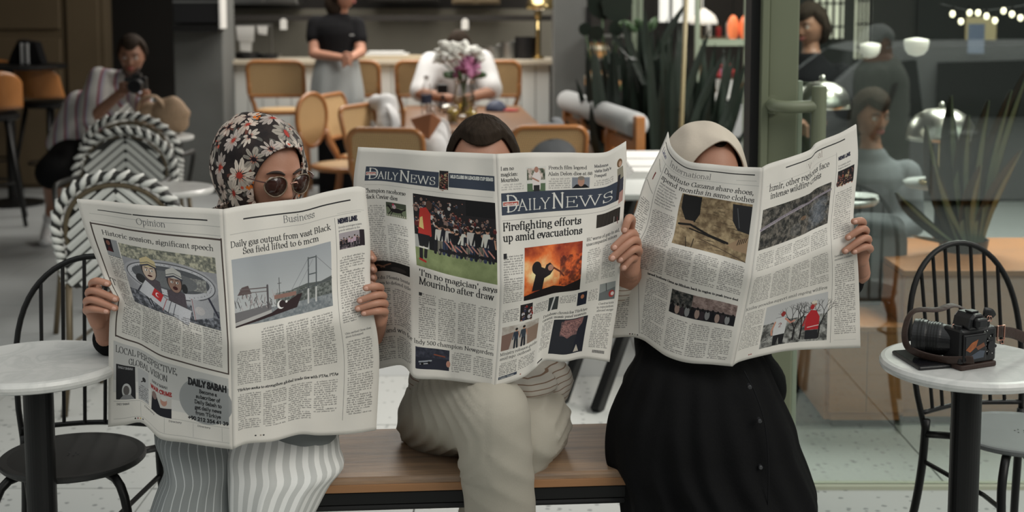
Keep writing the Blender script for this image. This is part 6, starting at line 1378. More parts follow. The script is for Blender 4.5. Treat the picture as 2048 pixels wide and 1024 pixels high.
# --- two guests inside, behind the glass
def guest(label,hd,Y,yaw,cm,hairm,bun=True,stand=False):
    x,y=hd; s=2670/Y; k=lambda m:m*s
    t,H,F,body=sper(label,hd,Y,yaw,8,m_skind,hairm,[(x,y+k(.17),Y,.06),(x,y+k(.33),Y+.03,.14),(x,y+k(.62),Y+.05,.14)],
     [[(x-k(.17),y+k(.28),Y,.05),(x-k(.2),y+k(.52),Y-.05,.04),(x-k(.05),y+k(.56),Y-.28,.028)],[(x+k(.17),y+k(.28),Y,.05),(x+k(.2),y+k(.52),Y-.05,.04),(x+k(.05),y+k(.56),Y-.28,.028)]],
     [[(x-k(.08),y+k(.70),Y,.09),(x-k(.08),y+k(.78),Y-.4 if not stand else Y,.07),(x-k(.08),PY(x,0,Y).x*0+proj((0,Y-.4 if not stand else Y,.08))[1],Y-.4 if not stand else Y,.04)],[(x+k(.08),y+k(.70),Y,.09),(x+k(.08),y+k(.78),Y-.4 if not stand else Y,.07),(x+k(.08),proj((0,Y-.4 if not stand else Y,.08))[1],Y-.4 if not stand else Y,.04)]],None,None)
    for sx in (-1,1):
        for q in range(4): finger(body,offs([(x+sx*k(.05)+0,y+k(.56+.018*q),Y-.28),(x+sx*k(.03),y+k(.56+.018*q),Y-.33),(x+sx*k(.02),y+k(.575+.018*q),Y-.35)]),.009)
    body.build('body',m_skind,t,smooth=True); haircap(t,F,1.0,hairm,hl=.055,thick=.024,low=-.06)
    B=MB(); B.ell(F@V(0,.075,-.03),(.07,.06,.09),n=18,m=12); B.build('hair_bun',hairm,t,smooth=True)
    T=MB(); Q=lambda dx,dz,dy=0:PY(x+k(dx),y+k(dz),Y+dy); chain(T,[Q(0,.22),Q(0,.34,.03),Q(0,.64,.05)],[.09,.175,.17]); chain(T,[Q(-.17,.28),Q(-.2,.52,-.05),Q(-.07,.56,-.24)],[.075,.06,.045]); chain(T,[Q(.17,.28),Q(.2,.52,-.05),Q(.07,.56,-.24)],[.075,.06,.045]); flesh('jumper',cm,t,T,.014,3)
    zk=Y if stand else Y-.4; T=MB()
    for sx in (-1,1): chain(T,[Q(sx*.08,.70),PY(x+sx*k(.08),y+k(.78),zk),PY(x+sx*k(.08),proj((0,zk,.12))[1],zk)],[.11,.09,.07])
    flesh('trousers',m_blackshirt,t,T,.014,3)
    return t
guest('dark-haired person in black inside, at top beside the green door stile',(1622,52),7.6,-50,m_blackshirt,m_hair,stand=True)
guest('dark-haired seated person in dark grey inside, between the two domed lamps',(1742,232),6.4,20,m_grey,m_hair)
# ================================================================ COUNTER, KITCHEN
cx0,cx1=at(461,10.7).x,at(1112,10.7).x-.02; ct=thing('bar_counter','white panelled bar counter with pale stone top at the back','counter',((cx0+cx1)/2,10.95,0))
B=MB(); B.b2((cx0-.02,10.66,.985),(cx1+.02,11.3,1.02)); B.build('countertop',mat('pale_stone',(.50,.45,.36),.35,var=.2,vs=6),ct,bevel=.004)
B=MB(); B.b2((cx0+.03,10.74,.06),(cx1-.03,11.25,.985)); B.build('carcass',m_plaster,ct)
n=22; wd=(cx1-cx0-.06)/n; me=None
for i in range(n):
    B=MB(); B.b2((cx0+.03+i*wd+.003,10.72,.07),(cx0+.03+(i+1)*wd-.003,10.742,.98)); B.build('front_panel',m_tile,ct,bevel=.002)
B=MB(); B.b2((cx0+.05,10.76,0),(cx1-.05,11.2,.06)); B.build('plinth',m_dark,ct)
# kitchen hatch beyond: beam, steel back, hood, shelves
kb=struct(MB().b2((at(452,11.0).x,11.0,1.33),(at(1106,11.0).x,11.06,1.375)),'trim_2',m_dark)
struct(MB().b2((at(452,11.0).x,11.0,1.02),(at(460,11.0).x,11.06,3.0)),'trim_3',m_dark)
struct(MB().b2((at(440,12.3).x,12.3,.9),(at(1110,12.3).x,12.35,1.42)),'wall_kitchen_back',mat('steel_splashback',(.17,.16,.13),.4,metal=.3,var=.3,vs=4))
def simple(name,label,cat,B,m,group=None,**k): return tag(B.build(name,m,None,**k),label,cat,group)
for i,(a,b,z0,z1,mm,l) in enumerate(((470,600,1.46,2.2,m_steel,'steel kitchen cabinet at far left of the hatch'),(740,880,1.48,2.3,m_dark,'dark tall oven unit in the middle of the hatch'),(905,1000,1.46,2.2,m_brownwall,'olive wall cabinet at right of the hatch'))):
    t=thing('kitchen_unit',l,'cabinet',(at((a+b)/2,12.0).x,12.1,z0)); B=MB(); B.b2((at(a,11.9).x,11.9,z0),(at(b,11.9).x,12.3,z1)); B.build('carcass',mm,t,bevel=.005)
    for q in range(2):
        B=MB(); w_=(at(b,11.9).x-at(a,11.9).x)/2; B.b2((at(a,11.9).x+q*w_+.01,11.88,z0+.02),(at(a,11.9).x+(q+1)*w_-.01,11.9,z1-.02)); d=B.build('door',mm,t,bevel=.004)
        B=MB(); B.b2((at(a,11.9).x+w_+(-.05 if q==0 else .04),11.86,z0+.08),(at(a,11.9).x+w_+(-.04 if q==0 else .05),11.88,z0+.25)); B.build('handle',m_steel,d)
for x in (567,930):
    p=PY(x,48,10.98); simple('hanging_tag','white paper tag hanging from the black beam, '+('left' if x<700 else 'right')+' of the barista','tag',MB().poly([(p.x-.028,p.y,p.z-.045),(p.x+.028,p.y,p.z-.045),(p.x+.028,p.y,p.z+.025),(p.x+.012,p.y,p.z+.045),(p.x-.012,p.y,p.z+.045),(p.x-.028,p.y,p.z+.025)],(0,.006,0)),m_paper,'paper tags on the beam')
for k,(x0,x1_,y0,y1) in enumerate(((472,510,52,84),(478,505,70,104),(514,536,52,70))):
    a,b=PY(x0,y0,11.232+.004*k),PY(x1_,y1,11.232+.004*k); simple('paper_note',('large white paper hung in kitchen hatch','long white paper hanging below the large one','small white note beside the large papers')[k],'paper',MB().poly([(a.x,a.y,a.z),(b.x,a.y,a.z),(b.x-.01,a.y,b.z),(a.x+.01,a.y,b.z+.01)],(0,.003,0)),m_paper,'papers in the hatch')
t=thing('paper_rail','thin steel rail holding paper notes in the hatch','rail',(PY(500,52,11.25).x,11.25,1.0)); a=PY(462,50,11.25); B=MB(); B.bar((a.x,11.25,a.z),(PY(545,50,11.25).x,11.25,a.z),.008); B.build('bar',m_steel,t)
for x in (464,543): B=MB(); q=PY(x,50,11.25); B.bar((q.x,11.25,1.02),(q.x,11.25,q.z),.008); B.build('post',m_steel,t)
# trays, board, pans on the counter
def ctop(px,Y=10.95): return V(at(px,Y).x,Y,1.02)
c=ctop(770); simple('serving_board','pale long board lying on the counter right of the barista','board',MB().b2((c.x-.25,10.85,1.02),(c.x+.35,11.15,1.045)),mat('pale_wood',(.46,.38,.26),.5),bevel=.006)
c=ctop(745); simple('tray_stack','pale folded trays on the board beside the barista','tray',MB().b2((c.x-.05,10.9,1.046),(c.x+.30,11.12,1.062)).b2((c.x-.03,10.92,1.064),(c.x+.26,11.1,1.08)),m_paper,bevel=.003)
for k,(x,h,r,l) in enumerate(((1018,.14,.07,'tall steel pot at right of the counter'),(1050,.18,.085,'dark tall pot nearest the right column'),(985,.10,.09,'low steel pot on the counter behind the flowers'),(500,.05,.10,'dark pan at left end of the counter'),(540,.04,.08,'small dark dish beside the left pan'))):
    c=ctop(x); t=thing('cooking_pot',l,'pot',tuple(c)); B=MB(); B.lathe([(r*.9,0),(r,.01),(r,h),(r*.96,h),(r*.95,.012)],c,28); B.build('vessel',m_steel if k in(0,2) else m_blackpl,t)
    for sx in (-1,1): B=MB(); B.tube([c+V(sx*r,0,h*.8),c+V(sx*(r+.03),0,h*.8),c+V(sx*(r+.03),0,h*.6),c+V(sx*r,0,h*.6)],.005,6); B.build('handle',m_steel,t)
def pendant(px,py,Y,r,label,mm,name='pendant_lamp'):
    p=PY(px,py,Y); t=thing(name,label,'lamp',tuple(p)); B=MB(); B.lathe([(r,0),(r*.97,r*.25),(r*.8,r*.6),(r*.45,r*.88),(.02,r),(.015,r+.01)],p,36); B.build('shade',mm,t,smooth=True,solid=.003)
    B=MB(); B.bar(p+V(0,0,r),(p.x,p.y,3.1),.006); B.build('cord',m_black,t); B=MB(); B.ell(p+V(0,0,.04),(.035,.035,.045)); B.build('bulb',m_glow,t,smooth=True); return t
pendant(1085,18,10.5,.13,'brass dome pendant lamp above right end of the counter',m_brass); 
p=PY(1078,30,10.5); B=MB(); t=thing('draught_tap','brass and white tap column below the brass pendant','tap',(p.x,10.9,1.02)); B.lathe([(.05,0),(.05,.02),(.022,.03),(.022,.33),(.03,.35),(.03,.40)],(p.x,10.9,1.02),20); B.build('column',m_brass,t)
B=MB(); B.tube([(p.x,10.9,1.3),(p.x,10.8,1.32),(p.x,10.78,1.26)],.012,8); B.build('spout',m_brass,t); B=MB(); B.lathe([(.02,0),(.03,.06),(.02,.1)],(p.x,10.9,1.42),14); B.build('lever',m_white,t)
# black box screen on the left column
a,b=PY(352,0,10.22),PY(444,62,10.22); t=thing('wall_speaker','black box with silver edge mounted high on left column','speaker',((a.x+b.x)/2,10.2,b.z)); B=MB(); B.b2((a.x,10.12,b.z+.06),(b.x,10.3,b.z+.42)); B.build('case',m_blackpl,t,bevel=.006)
B=MB(); B.b2((a.x,10.10,b.z),(b.x,10.3,b.z+.05)); B.build('base_strip',m_black,t); B=MB(); B.b2((a.x,10.115,b.z+.215),(b.x,10.12,b.z+.23)); B.build('silver_edge',m_steel,t); B=MB(); B.b2((b.x+.005,10.1,b.z+.02),(b.x+.02,10.3,b.z+.6)); B.build('side_trim',m_paper,t)
# ================================================================ CANE CHAIRS
def cane_chair(label,x,Y,rz,kind='square',sh=.46,top=.84,w=.42,group='bentwood cane dining chairs'):
    t=thing('cane_chair' if kind!='stool' else 'bar_stool',label,'chair' if kind!='stool' else 'stool',(x,Y,0),rz,group); M=MATX(t)
    def L_(B,n,m,**k): B.v=[tuple(M@Vector(v)) for v in B.v]; return B.build(n,m,t,**k)
    h=w/2; yb=h*.9; z0=sh+(.12 if kind!='oval' else .10); ln=.10
    if kind=='oval': out=[V(h*.72*math.cos(a),yb+ln*.6,(z0+top)/2+(top-z0)/2*math.sin(a)+.02*math.cos(a)**2) for a in np.linspace(0,2*PI,36)]
    else:
        c=.06; hw=h*.98; out=[]
        for (cxx,cz,a0) in ((hw-c,top-c,0),(-hw+c,top-c,90),(-hw+c*.5,z0+c*.5,180),(hw-c*.5,z0+c*.5,270)):
            cc=c if a0<180 else c*.5
            for k in range(6): a=math.radians(a0+90*k/5); out.append(V(cxx+cc*math.cos(a),yb+ln*((cz+cc*math.sin(a)-sh)/.4),cz+cc*math.sin(a)))
        out.append(out[0])
    B=MB(); B.tube(out,.015,8,caps=False); L_(B,'back_frame',m_bent,smooth=True)
    B=MB(); c0=sum((o for o in out[:-1]),V(0,0,0))/(len(out)-1); m_=len(out)-1; B.add([c0+V(0,.004,0)]+[o+V(0,.004,0) for o in out[:-1]]+[c0-V(0,.002,0)]+[o-V(0,.002,0) for o in out[:-1]],[(0,1+i,1+(i+1)%m_) for i in range(m_)]+[(m_+1,m_+2+(i+1)%m_,m_+2+i) for i in range(m_)]); L_(B,'cane_back',m_cane)
    B=MB(); B.lathe([(h*.96,sh-.03),(h,sh-.02),(h,sh-.004),(h*.95,sh)],(0,0,0),32); L_(B,'seat_frame',m_bent)
    B=MB(); B.lathe([(h*.86,sh),(h*.85,sh+.004)],(0,0,0),32); L_(B,'cane_seat',m_cane)
    for sx in (-1,1):
        B=MB(); B.tube([V(sx*h*.72,-h*.72,sh-.02),V(sx*h*.85,-h*.95,0)],[.018,.013],8); L_(B,'leg',m_bent,smooth=True)
        hx=h*.95 if kind!='oval' else h*.62
        B=MB(); B.tube([V(sx*h*.95,yb+.06,0),V(sx*h*.85,yb-.02,sh*.6),V(sx*h*.80,yb-.02,sh),V(sx*hx,yb+ln*.3,z0+.02),V(sx*hx*(1 if kind!='oval' else 1.08),yb+ln*.55,z0+.10)],[.013,.016,.018,.016,.014],8,res=16); L_(B,'leg',m_bent,smooth=True)
    if kind=='stool' or True:
        zf=sh*.42
        B=MB(); ring=[V(h*.80*math.cos(a),h*.82*math.sin(a),zf) for a in np.linspace(0,2*PI,30)]; B.tube(ring,.009,6,caps=False); L_(B,'stretcher_ring',m_bent,smooth=True)
    return t
for px,l in ((560,'cane-backed bar stool left of the barista'),(708,'cane-backed bar stool partly hidden behind the barista'),(852,'cane-backed bar stool left of the flowers, behind the white T-shirt'),(984,'cane-backed bar stool right of the white T-shirt')):
    cane_chair(l,at(px,10.15).x,10.3,PI*0,'stool',.70,1.045,.43,'cane bar stools at the counter') if False else cane_chair(l,at(px,10.15).x,10.28,PI,'stool',.66,1.04,.43,'cane bar stools at the counter')
cane_chair('oval-backed cane chair nearest the floral headscarf, seat empty',at(694,8.45).x,8.45,math.radians(64),'oval',.46,.90,.46)
cane_chair('cane chair seen edge-on in front of the barista',at(742,8.95).x,8.95,math.radians(74),'square',.46,.86,.42)
cane_chair('cane chair with white jacket on its back, left side of the dining table',at(792,8.2).x,8.2,math.radians(66),'square',.46,.84,.42)
cane_chair('cane chair turned away at near-left corner of the dining table',at(800,7.35).x,7.15,math.radians(172),'square',.46,.83,.40)
cane_chair('small cane chair tucked at left edge of the dining table',at(838,9.1).x,9.1,math.radians(78),'square',.46,.82,.38)
cane_chair('cane chair carrying the grey backpack, near-right of the dining table',at(1085,7.5).x,7.3,math.radians(186),'square',.46,.83,.40)
# dining table
dt=thing('dining_table','long reddish wood dining table with flowers and drinks','table',(at(945,8.6).x,8.6,0)); dz=.75
B=MB(); B.poly([(-.62,7.68,dz-.035),(.20,7.68,dz-.035),(.06,9.5,dz-.035),(-.76,9.5,dz-.035)],(0,0,.035)); B.build('tabletop',m_tablew,dt,bevel=.006)
for x,y in ((-.55,7.8),(.12,7.8),(-.02,9.4),(-.69,9.4)): B=MB(); B.b2((x-.03,y-.03,0),(x+.03,y+.03,dz-.036)); B.build('leg',m_bent,dt,bevel=.004)
B=MB(); B.poly([(-.55,7.78,dz-.10),(.13,7.78,dz-.10),(0,9.42,dz-.10),(-.69,9.42,dz-.10)],(0,0,.064)); B.build('apron_frame',m_tablew,dt)
def tp(px,py): return PZ(px,py,dz)
v=tp(928,225); v=V(PY(928,200,8.6).x,8.6,dz); t=thing('flower_vase','glass vase of white and pink peonies on the dining table','vase',tuple(v))
B=MB(); B.lathe([(.05,0),(.065,.01),(.075,.12),(.06,.20),(.07,.24),(.066,.24),(.055,.20),(.068,.12),(.058,.015),(.0,.012)],v,28); B.build('vase_glass',m_clear,t,smooth=True)
B=MB(); B.lathe([(.056,.014),(.066,.10),(.064,.13)],v,24); B.build('water',glass('yellow_water',(.85,.78,.42),.03),t,smooth=True)
random.seed(3)
for k,(px,py,r,mm) in enumerate(((905,108,.085,m_petal),(935,100,.075,m_petal),(888,100,.065,m_petal),(955,112,.06,m_petal),(938,136,.085,m_pink),(918,146,.05,m_pink),(950,150,.045,m_pink),(878,120,.05,m_petal))):
    c=PY(px,py,8.55+.02*(k%3)); fl_=MB()
    for q in range(26):
        a=random.uniform(0,6.28); e=random.uniform(-.7,1.4); d=V(math.cos(a)*math.cos(e),math.sin(a)*math.cos(e),math.sin(e)); R=d.to_track_quat('Z','Y').to_matrix(); fl_.ell(c+d*r*.45,(r*.34,r*.16,r*.55),rot=R@Matrix.Rotation(random.uniform(-.5,.5),3,'X'),n=8,m=6)
    f=fl_.build('bloom',mm,t,smooth=True); B=MB(); B.tube([c,v+V((c.x-v.x)*.25,0,.25),v+V(-(c.x-v.x)*.2,0,.02)],.004,6,res=10); B.build('stem',m_leaf2,t,smooth=True)
for k in range(7):
    a=k*.9; c=v+V(.10*math.cos(a),.06*math.sin(a),.27); B=MB(); B.ell(c,(.05,.012,.025),rot=(.3,.5*math.sin(a),a),n=10,m=6); B.build('leaf',m_leaf2,t,smooth=True)
def bottle(px,Y,label,m,h=.22,r=.032,cat='bottle',base=dz,name='water_bottle'):
    c=V(PY(px,200,Y).x,Y,base); t=thing(name,label,cat,tuple(c)); B=MB(); B.lathe([(r*.9,0),(r,.006),(r,h*.6),(r*.75,h*.75),(r*.4,h*.84),(r*.4,h*.92)],c,20); B.build('bottle_body',m,t,smooth=True); B=MB(); B.lathe([(r*.45,h*.92),(r*.45,h)],c,16); B.build('cap',m_white,t); B=MB(); B.lathe([(r*1.02,h*.30),(r*1.02,h*.52)],c,20); B.build('label',m_navy,t); return t
bottle(853,8.7,'clear plastic water bottle with dark label on the dining table',m_clear,.26,.036)
for (px,Y,l) in ((905,8.1,'short clear glass of yellow drink, left one by the vase'),(942,8.0,'short clear glass of yellow drink, right one by the vase'),(862,8.25,'empty clear tumbler on left of the dining table')):
    c=V(PY(px,220,Y).x,Y,dz); t=thing('drinking_glass',l,'glass',tuple(c),0,'drinking glasses'); B=MB(); B.lathe([(.03,0),(.038,.11),(.036,.11),(.028,.008)],c,20); B.build('tumbler',m_clear,t,smooth=True)
    if px>880: B=MB(); B.lathe([(.027,.01),(.034,.08)],c,18); B.build('drink',mat('lemon_drink',(.55,.42,.07),.2),t); B=MB(); B.ell(c+V(0,-.01,.06),(.022,.022,.018)); B.build('fruit_slice',mat('orange_slice',(.6,.25,.04),.5),t,smooth=True)
c=V(PY(885,190,8.9).x,8.9,dz); t=thing('small_tripod','small black tripod with light on the dining table','tripod',tuple(c)); 
for a in (0,2.1,4.2): B=MB(); B.bar(c+V(.05*math.cos(a),.05*math.sin(a),.005),c+V(0,0,.12),.006); B.build('leg',m_black,t)
B=MB(); B.box(c+V(0,0,.16),(.07,.04,.06)); B.build('head',m_blackpl,t,bevel=.006); B=MB(); B.ell(c+V(.03,-.05,.03),(.045,.035,.03)); B.build('silver_case',m_nickel,t,smooth=True)
c=tp(992,222); t=thing('cap','navy and red cap lying on right of the dining table','hat',tuple(c)); B=MB(); B.ell(c+V(0,0,.0),(.075,.085,.075),fn=lambda v:V(v.x,v.y,max(0,v.z))); B.build('crown',m_navy,t,smooth=True); B=MB(); B.ell(c+V(.09,-.02,.008),(.07,.06,.008),n=18,m=6); B.build('brim',m_red,t,smooth=True)
# bags and clothes on the chairs
p=PY(762,245,8.42); t=thing('jacket','white jacket draped over cane chair in front of the stools','jacket',(p.x,8.4,.5)); T=MB(); chain(T,[PY(752,205,8.45),PY(772,212,8.4),PY(782,262,8.3),PY(768,300,8.35)],[.05,.07,.08,.05]); chain(T,[PY(742,250,8.45),PY(750,300,8.35)],[.04,.05]); flesh('jacket_body',m_white,t,T,.012,4,wrinkle=lambda c:.022*vnoise(c,9)); B=MB(); B.tube([PY(775,210,8.3),PY(790,240,8.22),PY(786,290,8.22)],[.02,.03,.025],10,res=10,flat=.5); B.build('sleeve',m_white,t,smooth=True)
p=PY(862,262,7.6); t=thing('tote_bag','white tote bag with tan leather flap hanging by dining table','bag',(p.x,7.6,.5)); T=MB(); chain(T,[PY(872,258,7.7),PY(870,300,7.65),PY(868,345,7.65)],[.07,.11,.11]); flesh('bag_body',m_white,t,T,.012,3,wrinkle=lambda c:.015*vnoise(c,10))
B=MB(); B.poly([PY(820,238,7.55),PY(862,226,7.5),PY(884,240,7.5),PY(858,280,7.48),PY(838,272,7.5)],(0,.03,0)); B.build('leather_flap',m_leather,t,bevel=.008); B=MB(); B.tube([PY(870,236,7.6),PY(892,244,7.6),PY(900,280,7.6),PY(896,310,7.6)],.008,8,res=12); B.build('strap',m_white,t,smooth=True)
p=PY(1095,280,7.25); t=thing('backpack','grey backpack with padded straps hung on the right cane chair','bag',(p.x,7.2,.4)); T=MB(); T.ell(PY(1098,300,7.12),(.17,.09,.15)); T.ell(PY(1100,340,7.12),(.18,.10,.18)); flesh('pack',m_grey,t,T,.012,3)
B=MB(); B.tube([PY(1046,300,7.2),PY(1034,270,7.2),PY(1050,254,7.2),PY(1080,262,7.16),PY(1092,300,7.08)],[.02,.028,.03,.026,.02],10,res=18,flat=.45); B.build('strap',m_grey,t,smooth=True)
B=MB(); B.tube([PY(1112,238,7.28),PY(1118,250,7.2),PY(1118,290,7.08)],[.03,.03,.024],10,res=12,flat=.4); B.build('strap',m_grey,t,smooth=True); B=MB(); B.tube([PY(1085,288,7.06),PY(1100,279,7.05),PY(1116,288,7.06)],.012,8,res=10,flat=.5); B.build('grab_handle',m_black,t,smooth=True)
p=PY(1172,288,7.7); t=thing('plaid_cloth','crumpled white and black checked scarf beside the grey backpack','scarf',(p.x,7.7,.5)); T=MB(); T.ell(PY(1155,290,7.7),(.11,.1,.09)); T.ell(PY(1190,292,7.7),(.10,.1,.085)); T.ell(V(p.x,7.7,.50),(.15,.12,.07))
mpl=checker_mix('checked_cloth',(.55,.56,.56),(.10,.10,.11),lambda N,L:(lambda s:mth(N,L,'GREATER_THAN',mth(N,L,'MAXIMUM',mth(N,L,'SINE',mth(N,L,'MULTIPLY',mth(N,L,'ADD',s[0],s[2]),70)),mth(N,L,'SINE',mth(N,L,'MULTIPLY',mth(N,L,'SUBTRACT',s[0],s[2]),62))),.86))(coords(N,L)[1]),.85)
flesh('cloth',mpl,t,T,.012,2,wrinkle=lambda c:.03*vnoise(c,10))
# bench seat with grey bolster
na,fa=V(PY(1272,255,6.95).x,6.95,.86),V(PY(1135,206,8.5).x,8.5,.86); t=thing('bolster_bench','wooden bench with pale grey bolster along its back rail','bench',((na.x+fa.x)/2,(na.y+fa.y)/2,0)); d=(fa-na).normalized(); s_=V(-d.y,d.x,0)
B=MB(); B.tube([na-d*.0+V(0,0,-.01),na.lerp(fa,.5)+V(0,0,-.005),fa],[.07,.072,.07],20,flat=.95); B.build('bolster',m_lgrey,t,smooth=True)
for q,(tt,hh) in enumerate(((-.035,.90),(.33,.80),(.70,.80),(1.0,.80))):
    a=na.lerp(fa,tt); B=MB(); B.beam((a.x,a.y,0),(a.x,a.y,hh),.065,.05,up=s_); B.build('post',m_bent,t,bevel=.004)
B=MB(); a,b=na+V(0,0,-.13),fa+V(0,0,-.13); B.beam(a,b,.035,.07); B.build('back_rail',m_bent,t); B=MB(); a,b=na+s_*.15,fa+s_*.15; a.z=b.z=.42; B.beam(a,b,.27,.04); B.build('seat',m_bent,t)
for tt in (0,1): a=na.lerp(fa,tt)+s_*.26; B=MB(); B.beam((a.x,a.y,0),(a.x,a.y,.40),.05,.05); B.build('leg',m_bent,t); B=MB(); c=na.lerp(fa,tt); B.beam((c.x,c.y,.62),(a.x,a.y,.60),.05,.04); B.build('armrest',m_bent,t)
# white table with menus
t=thing('white_table','white table on black splayed legs behind the middle newspaper','table',(.78,5.9,0)); B=MB(); B.b2((.42,5.3,.70),(1.22,6.7,.725)); B.build('tabletop',m_tile,t,bevel=.005)
for (a,b) in ((PY(1122,822,4.86),(.50,5.45,.70)),(PY(1192,842,4.76),(.66,5.4,.70)),(V(1.10,5.0,0),(1.05,5.45,.7)),(V(.45,6.9,0),(.5,6.5,.7)),(V(1.15,6.9,0),(1.1,6.5,.7))):
    a=Vector(a); a.z=0; B=MB(); B.beam(a,b,.035,.05); B.build('leg',m_black,t,bevel=.003)
for k,(a,b,z) in enumerate(((6.25,6.6,.725),(5.95,6.25,.725),(5.75,5.95,.725))):
    tt=thing('menu_stack',('far','middle','near')[k]+' stack of white papers on the white table','papers',(.8,(a+b)/2,z),0,'stacks of white papers'); 
    for q in range(5): B=MB(); B.b2((.50+.008*q,a+.01+.006*q,z+.006*q+.0005),(1.1-.01*q,b-.01,z+.006*q+.006)); B.build('sheet',m_paper,tt,bevel=.001)
simple('pen','thin green and wooden pen on the white table','pen',MB().tube([(.56,5.52,.731),(.70,5.56,.731)],.005,8),m_leaf2)
# ================================================================ PLANTS, PASTRY, SHOP INTERIOR
def blade(B,base,tip,w,bend=.05,tw=0):
    """thick tapering sword leaf"""
    base,tip=Vector(base),Vector(tip); n=9; P=[]
    side=V(math.cos(tw),math.sin(tw),0); nb=V(-side.y,side.x,0)
    vs=[]
    for i in range(n+1):
        t=i/n; c=base.lerp(tip,t)+nb*bend*math.sin(PI*t)*.6; ww=w*(.55+.9*t-1.45*t**3.2) if t<1 else 0.002; ww=max(.002,ww)
        vs+= [c-side*ww, c+nb*(.004+.25*ww), c+side*ww, c-nb*.003+nb*.25*ww]
    fs=[]
    for i in range(n):
        for k in range(4): a=i*4+k; b=i*4+(k+1)%4; fs.append((a,b,b+4,a+4))
    fs+=[(3,2,1,0),(n*4,n*4+1,n*4+2,n*4+3)]; B.add(vs,fs)
random.seed(11)
pc_=V(PY(1318,300,7.75).x,7.75,0); t=thing('snake_plant','tall dense dark snake plant in a trough behind the bolster bench','plant',tuple(pc_))
B=MB(); B.b2((pc_.x-.36,7.55,0),(pc_.x+.40,7.95,.50)); B.build('planter',m_dark,t,bevel=.01); B=MB(); B.b2((pc_.x-.34,7.57,.5),(pc_.x+.38,7.93,.51)); B.build('soil',m_brownwall,t)
for k in range(110):
    x=pc_.x+random.uniform(-.36,.36); y=7.6+random.uniform(0,.32); top=random.uniform(.85,1.42)-abs(x-pc_.x)*.25; dx=(x-pc_.x)*random.uniform(.1,.55)+random.uniform(-.07,.07)
    B=MB(); blade(B,(x,y,.5),(x+dx,y+random.uniform(-.08,.08),top),random.uniform(.022,.036),random.uniform(-.08,.08),random.uniform(-.6,.6)); B.build('leaf',m_leaf,t,smooth=False)
for (x,y,x2,y2) in ((1290,170,1245,40),(1310,120,1372,5),(1380,260,1452,100),(1360,240,1420,60),(1270,120,1222,66),(1300,150,1290,20)):
    B=MB(); blade(B,PY(x,y,7.6),PY(x2,y2,7.55),.03,.05,.2); B.build('leaf',m_leaf,t)
def bigleaf(B,c,r,tilt):
    R=Euler(tilt).to_matrix(); pts=[]
    for k in range(22): a=2*PI*k/22; q=r*(.75+.25*math.cos(a))*(1.05 if k%2 else .96); pts.append(c+R@V(q*math.sin(a)*.9,0,q*math.cos(a)))
    h=R@V(0,.004,0); B.poly(pts,h)
t=thing('broadleaf_plant','large dark broad-leaved plant reaching above the pastry shelf','plant',(PY(1215,300,8.9).x,8.9,0)); B=MB(); q=PY(1215,300,8.9); B.lathe([(.12,0),(.17,.35),(.15,.35)],(q.x,8.9,0),24); B.build('pot',m_dark,t)
for k,(x,y,r,tl_) in enumerate(((1205,14,.16,(.2,.3,.1)),(1238,20,.15,(.1,-.4,.2)),(1190,70,.07,(.3,.6,0)),(1172,62,.06,(.2,-.5,0)),(1228,60,.07,(.1,.9,0)),(1222,130,.09,(.2,.2,.3)),(1245,150,.08,(-.2,-.3,0)))):
    c=PY(x,y,8.85); B=MB(); bigleaf(B,c,r,tl_); B.build('leaf',m_leaf,t); B=MB(); B.tube([(q.x,8.9,.3),((q.x+c.x)/2,8.92,(.3+c.z)/2+.1),tuple(c-V(0,0,r*.5))],.006,6,res=8); B.build('stem',m_leaf2,t,smooth=True)
for k in range(5):
    B=MB(); c=PY(1250+k*14,48+8*(k%2),8.7); B.ell(c,(.05,.03,.025),rot=(0,.5*k,.4),n=10,m=6); B.build('leaf',m_leaf2,t,smooth=True)
# pastry shelf
ps=thing('pastry_shelf','open metal shelf of cakes beside the right column','shelf',(PY(1195,200,10).x,10.1,0)); xs0,xs1=at(1174,10).x,at(1262,10).x
for z in (.66,.86,1.07,1.24): B=MB(); B.b2((xs0,9.92,z-.015),(xs1,10.28,z)); B.build('shelf_board',m_steel,ps,bevel=.002)
for x in (xs0+.01,xs1-.01):
    for y in (9.93,10.27): B=MB(); B.b2((x-.01,y-.01,0),(x+.01,y+.01,1.45)); B.build('post',m_black,ps)
gold=mat('baked_pastry',(.48,.25,.09),.6,var=.6,vs=30,bump=.5,bs=60); cream=mat('cream_topping',(.60,.52,.38),.6,bump=.4,bs=60)
for k,(px,z,r,l) in enumerate(((1192,.86,.085,'round layered cake with creamy top on the middle shelf'),(1190,.66,.07,'golden loaf cake at left of the lower shelf'),(1222,.66,.08,'round tart at right of the lower shelf'),(1196,1.07,.08,'flat golden pastry on the upper shelf'),(1232,.86,.07,'small iced cake at right of the middle shelf'))):
    c=V(PY(px,200,9.99).x,10.0,z); t=thing('cake',l,'cake',tuple(c),0,'cakes on the pastry shelf'); B=MB(); B.lathe([(r*.92,0),(r,.01),(r*.98,.06),(r*.9,.075)],c,28); B.build('sponge',gold,t,smooth=False)
    B=MB(); B.lathe([(r*1.0,.055),(r*1.02,.07),(r*.9,.088),(r*.5,.095)],c,28); B.build('topping',cream,t,smooth=True)
    B=MB()
    for q in range(7): a=q*.9; B=MB(); B.ell(c+V(r*.6*math.cos(a),r*.6*math.sin(a),.1),(.018,.018,.014),n=10,m=6); B.build('topping_piece',gold,t,smooth=True)
# brass pole
p=PY(1370,100,7.2); tag(MB().tube([PY(1375,-60,7.2),PY(1362,262,7.25),V(PY(1358,400,7.3).x,7.3,0)],.012,10).build('brass_pole',mat('dull_brass',(.26,.22,.12),.5),None,smooth=True),'thin slanting brass pole in front of the snake plant','pole')
